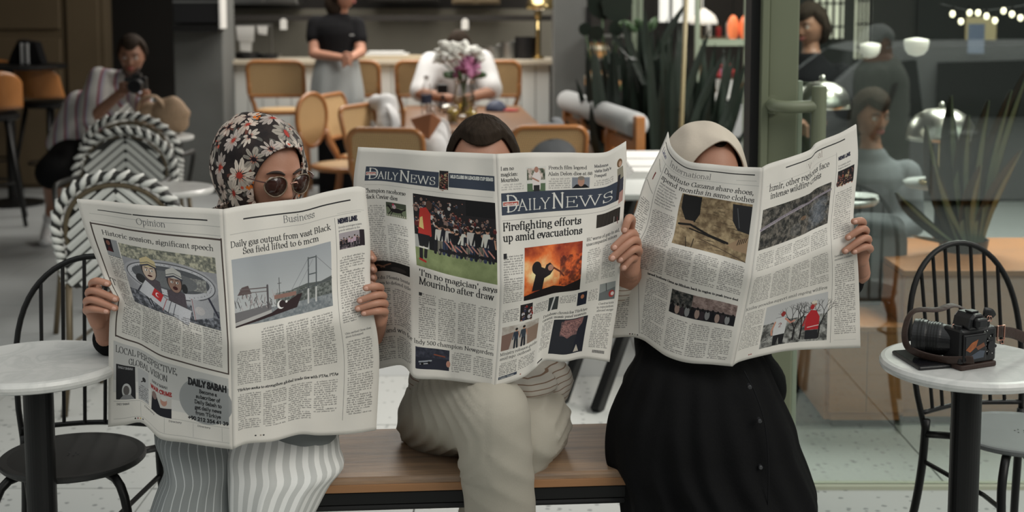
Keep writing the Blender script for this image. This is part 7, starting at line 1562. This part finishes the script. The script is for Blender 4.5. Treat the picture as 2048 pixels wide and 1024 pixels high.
# shop behind the frames: drawer cabinet, flowers, lamps, bright window
a,b=PY(1412,200,8.6),PY(1492,272,8.6); t=thing('drawer_cabinet','pale grey drawer cabinet with brass knob behind the cream headscarf','cabinet',((a.x+b.x)/2,8.8,0)); B=MB(); B.b2((a.x,8.62,0),(b.x+.1,9.0,a.z)); B.build('carcass',m_grey,t,bevel=.004); B=MB(); B.b2((a.x-.02,8.58,a.z),(b.x+.12,9.02,a.z+.02)); B.build('top',m_paper,t)
for z in (a.z-.24,a.z-.50): B=MB(); B.b2((a.x+.02,8.60,z),(b.x+.08,8.62,z+.22)); d=B.build('drawer',m_lgrey,t,bevel=.003); B=MB(); B.ell(((a.x+b.x)/2,8.585,z+.13),(.022,.02,.022)); B.build('knob',m_brass,d,smooth=True)
c=V(PY(1452,190,8.75).x,8.78,a.z+.02); t=thing('flower_pot','small white pot of red and pink flowers on the drawer cabinet','plant',tuple(c)); B=MB(); B.lathe([(.05,0),(.07,.10),(.06,.10)],c,24); B.build('pot',m_tile,t)
for k in range(14): B=MB(); aa=k*2.4; B.ell(c+V(.06*math.cos(aa)*(k%3+1)/3,.04*math.sin(aa),.13+.02*(k%4)),(.022,.022,.02),n=10,m=6); B.build('bloom',m_red if k%3 else m_pink,t,smooth=True)
pendant(1407,48,9.6,.10,'white glazed pendant lamp seen between the green frames',m_frost)
for x,l in ((1466,'orange glass pendant lamp, left one by the green mullion'),(1490,'orange glass pendant lamp, right one by the green mullion')):
    pp=PY(x,56,10.4); t=thing('glass_pendant',l,'lamp',tuple(pp),0,'orange pendants'); B=MB(); B.ell(pp,(.045,.045,.10),n=18,m=12); B.build('shade',mat('orange_glass',(.85,.22,.08),.3,emit=.7),t,smooth=True); B=MB(); B.bar(pp+V(0,0,.09),(pp.x,pp.y,3.1),.004); B.build('cord',m_black,t)
bwn=struct(MB().b2((at(1310,12.4).x,12.3,1.30),(at(1400,12.4).x,12.34,1.9)),'window_3',mat('daylit_window',(.85,.86,.80),.5,emit=.9))
for k in range(4): x=at(1310,12.3).x+.12*k; struct(MB().b2((x,12.26,1.3),(x+.02,12.3,1.9)),'window_bar',m_dark,bwn)
simple('back_shelf','dark shelf unit with jars at back of the shop','shelf',MB().b2((at(1396,11.5).x,11.5,.7),(at(1500,11.5).x,11.8,.74)).b2((at(1396,11.5).x,11.5,1.15),(at(1500,11.5).x,11.8,1.18)).b2((at(1396,11.5).x,11.5,0),(at(1400,11.5).x,11.8,1.6)).b2((at(1496,11.5).x,11.5,0),(at(1500,11.5).x,11.8,1.6)),m_brownwall)
for k in range(9):
    c=V(at(1404+k*10,11.6).x,11.62,(1.18 if k%2 else .74)); t=thing('jar',('golden','white','green','red')[k%4]+' storage jar on the '+('upper' if k%2 else 'lower')+' board of the back shelf, '+('leftmost','second','third','fourth','rightmost')[k//2]+' of its row','jar',tuple(c),0,'jars on the back shelf'); B=MB(); B.lathe([(.022,0),(.024,.07+.02*(k%3)),(.016,.09+.02*(k%3))],c,14); B.build('vessel',(gold,m_tile,m_leaf2,m_red)[k%4],t); B=MB(); B.lathe([(.018,.09+.02*(k%3)),(.018,.105+.02*(k%3))],c,12); B.build('lid',m_brass,t)
# ================================================================ LEFT BACK: HIGH WOODEN CHAIRS
def high_chair(x,Y,rz,label):
    t=thing('high_chair',label,'chair',(x,Y,0),rz,'high wooden chairs at the left'); M=MATX(t)
    def L_(B,n,m,**k): B.v=[tuple(M@Vector(v)) for v in B.v]; return B.build(n,m,t,**k)
    B=MB(); B.grid(lambda u,v:V(.23*math.sin((u-.5)*2.6),.20*math.cos((u-.5)*2.6)+.05*v,.78+.26*v*(1-.35*abs(2*u-1)**3)),20,8); L_(B,'shell_back',m_bent,smooth=True,solid=.018)
    B=MB(); B.lathe([(.19,.70),(.21,.715),(.21,.735),(.19,.75)],(0,0,0),28); L_(B,'seat',m_black)
    for sx in (-1,1):
        for sy in (-1,1): B=MB(); B.tube([V(sx*.12,sy*.12,.71),V(sx*.22,sy*.22,0)],[.018,.013],8); L_(B,'leg',m_black,smooth=True)
    B=MB(); ring=[V(.17*math.cos(a),.17*math.sin(a),.28) for a in np.linspace(0,2*PI,24)]; B.tube(ring,.008,6,caps=False); L_(B,'foot_ring',m_black)
high_chair(at(80,9.75).x,10.0,math.radians(150),'high curved wooden chair nearest the kneeling man')
high_chair(at(0,9.1).x,8.9,math.radians(200),'high curved wooden chair at the left picture edge, in front')
high_chair(at(-30,10.1).x,10.2,math.radians(20),'high curved wooden chair behind the dark table')
tt=thing('high_table','dark high table at the left edge with black bag on it','table',(at(30,9.9).x,9.75,0)); c=(at(28,9.8).x,9.75,0); B=MB(); B.lathe([(.30,1.0),(.32,1.01),(.32,1.03),(.30,1.035)],c,40,sx=1.3); B.build('tabletop',m_black,tt); B=MB(); B.lathe([(.22,0),(.22,.02),(.035,.05),(.035,1.0)],c,24); B.build('pedestal',m_black,tt)
c=V(at(62,9.75).x,9.75,1.035); t=thing('black_bag','black bag with pale stripes on the dark high table','bag',tuple(c)); B=MB(); B.poly([c+V(-.13,-.06,0),c+V(.13,-.06,0),c+V(.08,-.05,.16),c+V(-.05,-.05,.18),c+V(-.10,-.06,.08)],(0,.12,0)); B.build('bag_body',m_blackcloth,t,bevel=.01)
for x in (-.025,.015): B=MB(); B.b2((c.x+x,c.y-.075,c.z+.005),(c.x+x+.018,c.y-.062,c.z+.155)); B.build('stripe',m_lgrey,t)
# ================================================================ INSIDE THE GLASS
def box_unit(name,label,x0,x1,y0,y1,z0,z1,m,parts=3):
    t=thing(name,label,'bench',((x0+x1)/2,(y0+y1)/2,z0)); B=MB(); B.b2((x0+.01,y0+.012,z0),(x1-.01,y1,z1-.02)); B.build('carcass',m,t)
    w=(x1-x0)/parts
    for k in range(parts): B=MB(); B.b2((x0+k*w+.001,y0,z0+.03),(x0+(k+1)*w-.001,y0+.018,z1-.021)); B.build('front_panel',m,t,bevel=.0015)
    B=MB(); B.b2((x0-.008,y0-.01,z1-.02),(x1+.008,y1,z1)); B.build('top_board',m,t,bevel=.003)
    B=MB(); B.b2((x0-.012,y0+.02,z0),(x0+.012,y1,z1-.021)); B.build('side_panel',m,t,bevel=.0015); B=MB(); B.b2((x0+.02,y0+.03,0),(x1-.02,y1-.02,z0)); B.build('plinth',m_dark,t); return t
box_unit('banquette','low wooden banquette inside the glass with grey cushion on it',1.11,1.372,4.56,5.12,.03,.37,m_ply,2)
box_unit('planter_box','raised wooden planter box right of the banquette inside the glass',1.376,2.9,4.60,5.24,.03,.56,m_ply)
p=PY(1757,515,4.86); t=thing('cushion','large grey cushion leaning on the banquette inside the glass','cushion',(p.x,4.9,.37))
B=MB()
def cf(v): 
    s=lambda a:math.copysign(abs(a)**.45,a); x,y,z=v.x/.115,v.y/.06,v.z/.17; return V(.115*s(x)*1.0,.06*y*(1-.35*abs(s(x))**4)*(1-.35*abs(s(z))**4)+.006*math.sin(9*z+4*x),.17*s(z))
B.ell((p.x,4.90,.37+.172),(.115,.06,.17),rot=(-.16,.05,0),n=40,m=26,fn=cf); B.build('cushion_cover',m_grey,t,smooth=True)
p=PY(1925,530,4.97); t=thing('snake_plant','snake plant with pale-edged pointed leaves in a black pot inside the glass','plant',(p.x,4.97,.56)); B=MB(); B.lathe([(.085,0),(.09,.03),(.092,.045),(.085,.045),(.08,.02)],(p.x,4.97,.56),32); B.build('pot',m_blackpl,t,smooth=False)
for (bx,by,x,y,w) in ((1900,500,1790,385,.028),(1905,500,1850,250,.026),(1915,500,1900,190,.034),(1925,500,1935,230,.030),(1935,500,1975,200,.032),(1945,500,2020,180,.030),(1920,500,1865,330,.030),(1930,500,1960,330,.026),(1948,500,2040,300,.028),(1940,500,2060,120,.032),(1910,500,1820,470,.022)):
    w*=1.6; a,b=PY(bx,by,4.97),PY(x,y,4.85); B=MB(); blade(B,(a.x,a.y,.58),b,w,.04,.3); l=B.build('leaf',m_leaf,t); B=MB(); blade(B,(a.x+w*.5,a.y-.012,.58),b+V(.004,-.012,0),w*.28,.04,.3); B.build('leaf_edge',m_leafl,l)
def dome_lamp(px,top,Y,r,label,base=.74):
    q=PY(px,top,Y); t=thing('dome_table_lamp',label,'lamp',(q.x,Y,base),0,'domed metal table lamps'); zt=q.z
    B=MB(); B.lathe([(r,zt-r*.95),(r*.99,zt-r*.8),(r*.92,zt-r*.5),(r*.75,zt-r*.24),(r*.45,zt-r*.06),(.012,zt)],(q.x,Y,0),48); B.build('shade',m_nickel,t,smooth=True,solid=.002)
    B=MB(); B.lathe([(.012,zt-.004),(.014,zt+.012),(.006,zt+.026)],(q.x,Y,0),14); B.build('finial',m_nickel,t,smooth=True)
    B=MB(); B.bar((q.x,Y,base+.01),(q.x,Y,zt-.02),.009); B.build('stem',m_brass,t); B=MB(); B.lathe([(.085,base),(.085,base+.012),(.02,base+.022)],(q.x,Y,0),32); B.build('foot',m_brass,t); B=MB(); B.ell((q.x,Y,zt-r*.6),(.035,.035,.04)); B.build('bulb',m_frost,t,smooth=True)
dome_lamp(1884,216,5.5,.140,'domed satin metal table lamp among snake plant leaves')
dome_lamp(1645,163,5.35,.112,'domed satin metal table lamp beside the door handle')
def round_table(px,py,label,r,h=.74,group='round inside tables'):
    c=PZ(px,py,h); t=thing('round_table',label,'table',(c.x,c.y,0),0,group); B=MB(); B.lathe([(r-.01,h-.025),(r,h-.015),(r,h-.004),(r-.008,h)],(c.x,c.y,0),48); B.build('tabletop',m_tile,t); B=MB(); B.lathe([(.18,0),(.18,.015),(.03,.04),(.03,h-.026)],(c.x,c.y,0),24); B.build('pedestal',m_black,t); return c
c=round_table(1885,362,'round white table under the lamp among the leaves',.16); c=round_table(1668,392,'round white table beside the newspaper edge inside the glass',.17)
for k,(dx,dy) in enumerate(((.08,-.06),(.0,.08))): cc=c+V(dx,dy,0); t=thing('plate',('white plate at front of the inside table','white plate at back of the inside table')[k],'plate',tuple(cc),0,'white plates'); B=MB(); B.lathe([(.04,0),(.075,.012),(.073,.014),(.04,.004)],cc,32); B.build('dish',m_tile,t)
for (px,py,Y,l) in ((1833,84,6.2,'white hemispherical hanging lamp, right one inside the glass'),(1740,92,7.4,'white hemispherical hanging lamp, left one inside the glass')):
    q=PY(px,py,Y); t=thing('globe_lamp',l,'lamp',tuple(q),0,'white hanging globe lamps'); B=MB(); B.lathe([(.008,-.066),(.035,-.058),(.052,-.036),(.058,0),(.054,.012),(.012,.02)],q,32); B.build('globe',m_frost,t,smooth=True); B=MB(); B.bar(q+V(0,0,.018),(q.x,q.y,3.1),.004); B.build('cord',m_black,t)
for k in range(9):
    q=PY(1905+k*17,28+9*math.sin(k*1.7)+6*(k%2),7.0); t=thing('string_bulb',('leftmost','second','third','fourth','middle','sixth','seventh','eighth','rightmost')[k]+' small warm bulb of the string lights at top right','lamp',tuple(q),0,'string light bulbs'); B=MB(); B.ell(q,(.014,.014,.018),n=12,m=8); B.build('bulb',m_glow,t,smooth=True); B=MB(); B.bar(q+V(0,0,.016),q+V(0,0,.04),.008); B.build('socket',m_black,t)
tag(MB().tube([PY(1880,8,7.0),PY(1950,22,7.0),PY(2060,10,7.0)],.004,6,res=20).build('light_cable',m_black,None,smooth=True),'thin black cable carrying the string lights','cable')
# wooden side board behind, dark back
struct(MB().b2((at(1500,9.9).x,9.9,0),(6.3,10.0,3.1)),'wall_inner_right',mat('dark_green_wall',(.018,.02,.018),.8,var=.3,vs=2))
for (x0,x1_,z0,z1,l) in ((1625,1680,1.5,1.95,'bright window panel with lattice at top beside the door'),(1705,1735,1.35,1.9,'pale lit panel left of the hanging lamps')):
    a,b=at(x0,9.85).x,at(x1_,9.85).x; t=thing('lit_panel',l,'window',((a+b)/2,9.85,z0-.2)); B=MB(); B.b2((a,9.84,z0-.28),(b,9.88,z1)); B.build('pane',mat('lit_window',(.82,.78,.62),.5,emit=.8),t)
    for k in range(4): B=MB(); xx=a+(b-a)*(k+.5)/4; B.b2((xx-.008,9.825,z0-.28),(xx+.008,9.84,z1)); B.build('bar',m_dark,t)
    for k in range(4): B=MB(); zz=z0-.2+.17*k; B.b2((a,9.825,zz),(b,9.84,zz+.012)); B.build('bar',m_dark,t)
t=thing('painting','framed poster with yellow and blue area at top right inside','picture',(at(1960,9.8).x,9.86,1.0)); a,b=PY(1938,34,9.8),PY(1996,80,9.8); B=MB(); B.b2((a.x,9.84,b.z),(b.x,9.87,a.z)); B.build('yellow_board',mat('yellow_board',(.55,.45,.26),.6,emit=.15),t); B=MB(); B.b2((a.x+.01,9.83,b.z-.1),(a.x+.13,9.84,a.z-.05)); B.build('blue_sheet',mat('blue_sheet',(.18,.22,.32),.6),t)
# ================================================================ STREET SEEN IN THE GLASS
m_silver=mat('silver_car_paint',(.84,.84,.82),.35,metal=0,coat=.4); m_dcar=mat('dark_car_paint',(.05,.055,.06),.25,coat=.6)
def car(label,x0,Yf,z0,L,wd,Hh,m,flip=False,hood=.95,bz=.86):
    """side towards +Y (the shopfront); x0 = left end"""
    t=thing('car',label,'car',(x0+L/2,Yf-wd/2,z0)); fx=(lambda x:x0+L-x) if flip else (lambda x:x0+x)
    prof=[(0,.30),(.02,.62),(.10,.72),(hood*.9,.84),(hood+.55,Hh*.97),(hood+1.0,Hh),(L-.9,Hh),(L-.35,Hh*.93),(L-.06,.95),(L,.60),(L-.02,.28)]
    pts=catmull([(a,b,0) for a,b in prof],46); n=len(pts); B=MB(); secs=[]
    ys=[0,-.05,-.2,-wd/2,-wd+.2,-wd+.05,-wd]
    def ins(z,k): # tumblehome
        return (max(0,z-.78)/(Hh-.78))**1.2*.16
    rows=[]
    for yk in (0,1,2,3,4):
        f=yk/4
        rows.append([(fx(p[0]),Yf-(ins(p[1],0)+(wd-2*ins(p[1],0))*f),z0+p[1]) for p in pts])
    vs=[v for r in rows for v in r]; fs=[]
    for r in range(4):
        for i in range(n-1): fs.append((r*n+i,r*n+i+1,(r+1)*n+i+1,(r+1)*n+i))
    nb=len(vs)
    for r in (0,4):
        # side skin: connect to lower sill line
        base=len(vs); vs+= [(rows[r][i][0],rows[r][i][1],z0+.24) for i in range(n)]
        for i in range(n-1): fs.append((r*n+i,r*n+i+1,base+i+1,base+i))
    B.add(vs,fs); B.build('car_body',m,t,smooth=False)
    # side windows
    w0,w1=hood+.30,L-.42
    cuts=[(hood+.16,hood+.62,hood+.70),(hood+.80,hood+.86,hood+1.75),(hood+1.85,hood+1.85,L-1.0),(L-.92,L-.92,L-.45)]
    for (a,b,c) in ((hood+.22,hood+.62,hood+.86),(hood+.94,hood+.98,hood+1.80),(hood+1.90,hood+1.90,L-.55)):
        for side in (1,-1):
            yy=lambda z:(Yf-ins(z,0)+.006) if side==1 else (Yf-wd+ins(z,0)-.006); q=[(a,bz),(c,bz),(c-.03,Hh-.09),(b,Hh-.11)]
            B=MB(); P=[V(fx(x),yy(z),z0+z) for x,z in q]; B.poly(P,(0,-.008*side,0)); B.build('side_window',m_glossb,t,bevel=.003)
    B=MB(); P=[V(fx(hood*.93),Yf-.2,z0+.875),V(fx(hood*.93),Yf-wd+.2,z0+.875),V(fx(hood+.50),Yf-wd+.28,z0+Hh*.95),V(fx(hood+.50),Yf-.28,z0+Hh*.95)]; B.poly(P,(0,0,.02)); B.build('windscreen',m_glossb,t)
    for wx in (.75,L-.75):
        for yy in (Yf-.10,Yf-wd+.10): 
            B=MB(); B.tube([V(fx(wx),yy+.10,z0+.30),V(fx(wx),yy-.10,z0+.30)],.30,28); w_=B.build('wheel',m_black,t,bevel=.01); B=MB(); s=1 if yy>Yf-wd/2 else -1; B.tube([V(fx(wx),yy+s*.10,z0+.30),V(fx(wx),yy+s*.112,z0+.30)],.19,24); B.build('hub',m_steel,w_)
    for side in (1,-1): B=MB(); yy=Yf+.06 if side==1 else Yf-wd-.06; B.ell(V(fx(hood+.30),yy,z0+.92),(.11,.08,.075)); B.build('mirror',m_blackpl,t,smooth=True)
    for k in (1.86,.92): B=MB(); B.b2((fx(hood+k)-.004,Yf-.002,z0+.3),(fx(hood+k)+.004,Yf+.004,z0+.85)); B.build('door_gap',m_black,t)
    for k in (1.05,2.0): B=MB(); B.b2((fx(hood+k),Yf,z0+.74),(fx(hood+k+.18),Yf+.03,z0+.77)); B.build('door_handle',m,t,bevel=.004)
    for zz in (1,): B=MB(); B.ell(V(fx(.10),Yf-.22,z0+.66),(.1,.16,.09)); B.build('headlamp',m_chrome,t,smooth=True); B=MB(); B.ell(V(fx(L-.08),Yf-.18,z0+.78),(.06,.12,.12)); B.build('tail_lamp',m_red,t,smooth=True)
    B=MB(); B.b2((fx(.0)-.03,Yf-wd+.1,z0+.25),(fx(0)+.05,Yf-.1,z0+.5)); B.build('bumper',m_blackpl,t,bevel=.01)
    return t
car('silver hatchback parked in the street, seen reflected in the shop glass',1.72,-1.55,-.2,4.3,1.75,1.36,m_silver,hood=.38)
car('dark grey car parked behind the camera, seen reflected in the glass',2.85,.20-.62,-.1,4.0,.95,1.05,m_dcar,hood=.9) if False else None
# pedestrian walking past, reflected in the glass
def street_person():
    Y=-.55; s=2670/(8-Y); X=lambda px:(px-1024)/s; 
    # virtual pixel -> real place mirrored in the glass plane
    def R(px,py,d=0): q=PY(px,py,8-Y); return V(q.x,Y+d,q.z)
    Hc=R(1752,92); F=hframe(Hc,math.radians(180-70),math.radians(10))
    t=person('elderly person with grey hair and cross-body strap, walking in the street, reflected in the glass',(Hc.x,Y,-.1)); body=MB(); T=MB()
    chain(T,[Hc+V(0,0,-.05),R(1758,130)],[.05,.055]); chain(T,[R(1758,135),R(1762,190),R(1758,270)],[.12,.16,.15])
    chain(T,[R(1738,150,.14),R(1730,220,.16),R(1752,285,.10)],[.055,.045,.03]); chain(T,[R(1790,150,-.12),R(1800,220,-.14),R(1790,290,-.05)],[.055,.045,.03])
    chain(T,[R(1752,290,.07),V(R(1745,400).x,Y+.07,.35),V(R(1738,460).x,Y+.07,-.03)],[.10,.07,.045]); chain(T,[R(1765,290,-.07),V(R(1775,400).x,Y-.07,.35),V(R(1785,460).x,Y-.07,-.03)],[.10,.07,.045])
    co,nr,fs=remesh(T,.012,3); body.add([tuple(c) for c in co],fs); head(t,F,m_skin,1.0,body=body)
    for h_,dy in ((R(1752,285,.10),1),(R(1790,290,-.05),1)):
        for q in range(4): finger(body,[h_+V(.02-.013*q,0,-.01),h_+V(.02-.013*q,.012,-.05),h_+V(.02-.013*q,.02,-.09)],.009)
        finger(body,[h_+V(.03,.01,0),h_+V(.04,.03,-.03),h_+V(.035,.035,-.055)],.010)
    body.build('body',m_skin,t,smooth=True); haircap(t,F,1.0,m_grey_hair,hl=.055,thick=.024,low=-.05)
    T=MB(); chain(T,[R(1758,132),R(1762,160),R(1760,220),R(1757,330)],[.10,.175,.18,.20]); chain(T,[R(1738,150,.14),R(1730,220,.16),R(1748,275,.11)],[.08,.07,.06]); chain(T,[R(1790,150,-.12),R(1800,220,-.14),R(1792,280,-.06)],[.08,.07,.06]); flesh('jacket',mat('grey_green_jacket',(.30,.31,.27),.8,var=.3,vs=10),t,T,.014,3,wrinkle=lambda c:.012*vnoise(c,8))
    T=MB(); chain(T,[R(1752,320,.07),V(R(1745,400).x,Y+.07,.35),V(R(1738,460).x,Y+.07,0)],[.12,.09,.075]); chain(T,[R(1765,320,-.07),V(R(1775,400).x,Y-.07,.35),V(R(1785,460).x,Y-.07,0)],[.12,.09,.075]); flesh('trousers',m_lgrey,t,T,.014,3)
    B=MB(); B.tube([R(1790,128,.05),R(1768,180,.20),R(1735,250,.20),R(1725,290,.12)],.018,8,res=14,flat=.3); B.build('shoulder_strap',m_strap,t,smooth=True)
street_person()
# ================================================================ CAMERA AND PHONE ON THE RIGHT TABLE
ztab=.72
def TZ(px,py): return PZ(px,py,ztab)
a=TZ(1783,708); b=TZ(1838,742); c=TZ(1905,735); d=TZ(1846,702)
u=(b-a).normalized(); ctr=(a+c)/2; ln=.145; w_=.072; ax=(TZ(1838,741)-TZ(1783,707)); 
e1=(TZ(1900,737)-TZ(1842,743)); e1.z=0; e1.normalize(); e2=V(-e1.y,e1.x,0)
cor=[a,b,b+ (TZ(1910,736)-b),a+(TZ(1910,736)-b)]; t=thing('phone','black smartphone lying on the right marble table beside the camera','phone',tuple(sum(cor,V(0,0,0))/4))
B=MB(); B.poly(cor,(0,0,.0085)); B.build('phone_case',m_blackpl,t,bevel=.0035)
ci=[sum(cor,V(0,0,0))/4+(q-sum(cor,V(0,0,0))/4)*.93+V(0,0,.0086) for q in cor]; B=MB(); B.poly(ci,(0,0,.0004)); B.build('screen',m_glossb,t)
# camera: back faces us, body about 127 x 96 mm, lens pointing away to the left
bl,br=TZ(1925,742),TZ(2008,729); dx=(br-bl); dx.normalize(); dyv=V(-dx.y,dx.x,0)      # dyv points away from the viewer
org=bl+dyv*.0; t=thing('camera','black mirrorless camera with brown leather strap and base on the right marble table','camera',tuple(org+dx*.05))
def K(x,y,z): return org+dx*x+dyv*y+V(0,0,z)
def KB(name,m,lo,hi,par=None,bevel=.003,**k):
    B=MB(); vs=[K(x,y,z) for z in (lo[2],hi[2]) for y in (lo[1],hi[1]) for x in (lo[0],hi[0])]; B.add(vs,[(0,2,3,1),(4,5,7,6),(0,1,5,4),(2,6,7,3),(0,4,6,2),(1,3,7,5)]); return B.build(name,m,par or t,bevel=bevel,**k)
Wd=.094; x0=-.006
KB('leather_base',m_strap,(x0,-.002,0),(Wd,.060,.012)); bd=KB('camera_body',m_blackpl,(x0,0,.012),(Wd,.055,.088),bevel=.006)
m_scr=mat('camera_screen',(.03,.035,.045),.08); N,L,bb_=nodes(m_scr)
KB('screen_frame',m_blackpl,(x0+.003,-.006,.018),(.060,.0,.078),bevel=.002); KB('screen',m_glossb,(x0+.006,-.0072,.022),(.057,-.006,.074),bevel=.0005)
org_m=mat('orange_picture',(.42,.12,.03),.3,var=.8,vs=60,col2=(.06,.03,.02)); B=MB(); B.poly([K(.000,-.0078,.046),K(.016,-.0078,.060),K(.034,-.0078,.066),K(.028,-.0078,.050),K(.012,-.0078,.040)],tuple(dyv*.0004)); B.build('screen_picture',org_m,t)
B=MB(); B.poly([K(.028,-.0078,.050),K(.050,-.0078,.058),K(.054,-.0078,.050),K(.034,-.0078,.043)],tuple(dyv*.0004)); B.build('screen_picture',mat('brown_picture',(.16,.06,.03),.3),t); B=MB(); B.poly([K(.008,-.0078,.030),K(.040,-.0078,.042),K(.054,-.0078,.040),K(.050,-.0078,.026),K(.014,-.0078,.024)],tuple(dyv*.0004)); B.build('screen_picture',mat('blue_grey_picture',(.06,.075,.10),.3),t)
B=MB(); B.tube([K(.076,-.0005,.047),K(.076,-.004,.047)],.0105,24); B.build('control_dial',m_glossb,t,bevel=.001)
for k,(x,z) in enumerate(((.066,.058),(.070,.063),(.074,.068),(.0885,.050),(.0885,.040),(.062,.050),(.065,.035),(.072,.030),(.080,.030),(.062,.043),(.057,.0795),(.064,.0805))): B=MB(); B.ell(K(x,-.002,z),(.0012,.0009,.0012),n=8,m=6); B.build('button_mark',m_paper,t)
for (x,z) in ((.070,.060),(.088,.045),(.070,.030),(.083,.068)): B=MB(); B.tube([K(x,0,z),K(x,-.003,z)],.0036,14); B.build('button',m_blackpl,t)
B=MB(); B.poly([K(.010,-.004,.086),K(.062,-.004,.086),K(.056,-.004,.112),K(.046,-.004,.120),K(.026,-.004,.120),K(.016,-.004,.110)],tuple(dyv*.052)); B.build('viewfinder_hump',m_blackpl,t,bevel=.005)
KB('eyecup',m_blackpl,(.022,-.016,.090),(.052,-.003,.112),bevel=.004); KB('eyepiece',m_glossb,(.028,-.0168,.095),(.046,-.016,.107),bevel=.002); KB('hot_shoe',m_blackpl,(.026,.006,.120),(.046,.026,.124),bevel=.001)
for (x,y,r,h) in ((.074,.014,.009,.010),(.086,.038,.008,.008),(.004,.02,.009,.006)): B=MB(); B.tube([K(x,y,.086),K(x,y,.088+h)],r,24); B.build('top_dial',m_blackpl,t,bevel=.001)
LB=[(.00,.055,.042),(-.012,.075,.044),(-.030,.115,.046),(-.050,.155,.046)]
lc0=K(.018,.050,.052); ldir=(dyv*.80-dx*.62).normalized()
B=MB(); B.tube([lc0,lc0+ldir*.020,lc0+ldir*.024,lc0+ldir*.050,lc0+ldir*.053,lc0+ldir*.080],[.032,.034,.036,.036,.039,.039],40); B.build('lens_barrel',m_blackpl,t,bevel=.001)
for q in (.028,.034,.040,.046,.060,.067): B=MB(); B.tube([lc0+ldir*q,lc0+ldir*(q+.003)],.0372 if q<.055 else .0402,40); B.build('grip_ring',m_black,t)
B=MB(); B.tube([lc0+ldir*.079,lc0+ldir*.082],[.034,.032],32); B.build('front_glass',m_glossb,t)
# strap looping round the lens, over the top and off to the right
cl=lc0+ldir*.060
loop=[K(.010,.010,.028)-dyv*.03,cl-dyv*.055+V(0,0,-.034)-dx*.005,cl-dx*.040+V(0,0,-.020),cl-dx*.046+V(0,.02,.012),cl-dx*.02+V(0,.03,.052),K(.012,.09,.112),K(.055,.085,.118),K(.10,.07,.092),K(.125,.05,.055)]
B=MB(); B.tube(loop,.0095,10,res=60,flat=.14,up=dyv); B.build('strap',m_strap,t,smooth=True)
B=MB(); B.tube([K(.090,.03,.075),K(.115,.03,.066),K(.150,.035,.060),K(.19,.045,.050),K(.24,.05,.030)],.0125,10,res=30,flat=.16,up=dyv); B.build('strap',m_strap,t,smooth=True)
def ringm(c,w,h,r=.0013):
    P=[c+dx*sx*w+V(0,0,sz*h) for sx,sz in ((-1,-1),(1,-1),(1,1),(-1,1),(-1,-1))]; B=MB(); B.tube(P,r,6); return B
ringm(K(.132,.026,.062),.010,.016,.0018).build('buckle',m_rose,t); ringm(K(.133,.022,.043),.004,.004,.001).build('buckle_ring',m_rose,t)
for (x,y,z) in ((.062,-.006,.108),(.070,-.004,.106),(.000,.03,.088)): B=MB(); B.tube([K(x+.004*math.cos(a),y,z+.006*math.sin(a)) for a in np.linspace(0,2*PI,14)],.0008,6,caps=False); B.build('strap_ring',m_rose,t)
B=MB(); B.tube([K(.058,.004,.121),K(.072,.0,.118),K(.080,.0,.108)],.010,10,res=12,flat=.3,up=dyv); B.build('strap_end',m_blackpl,t,smooth=True)
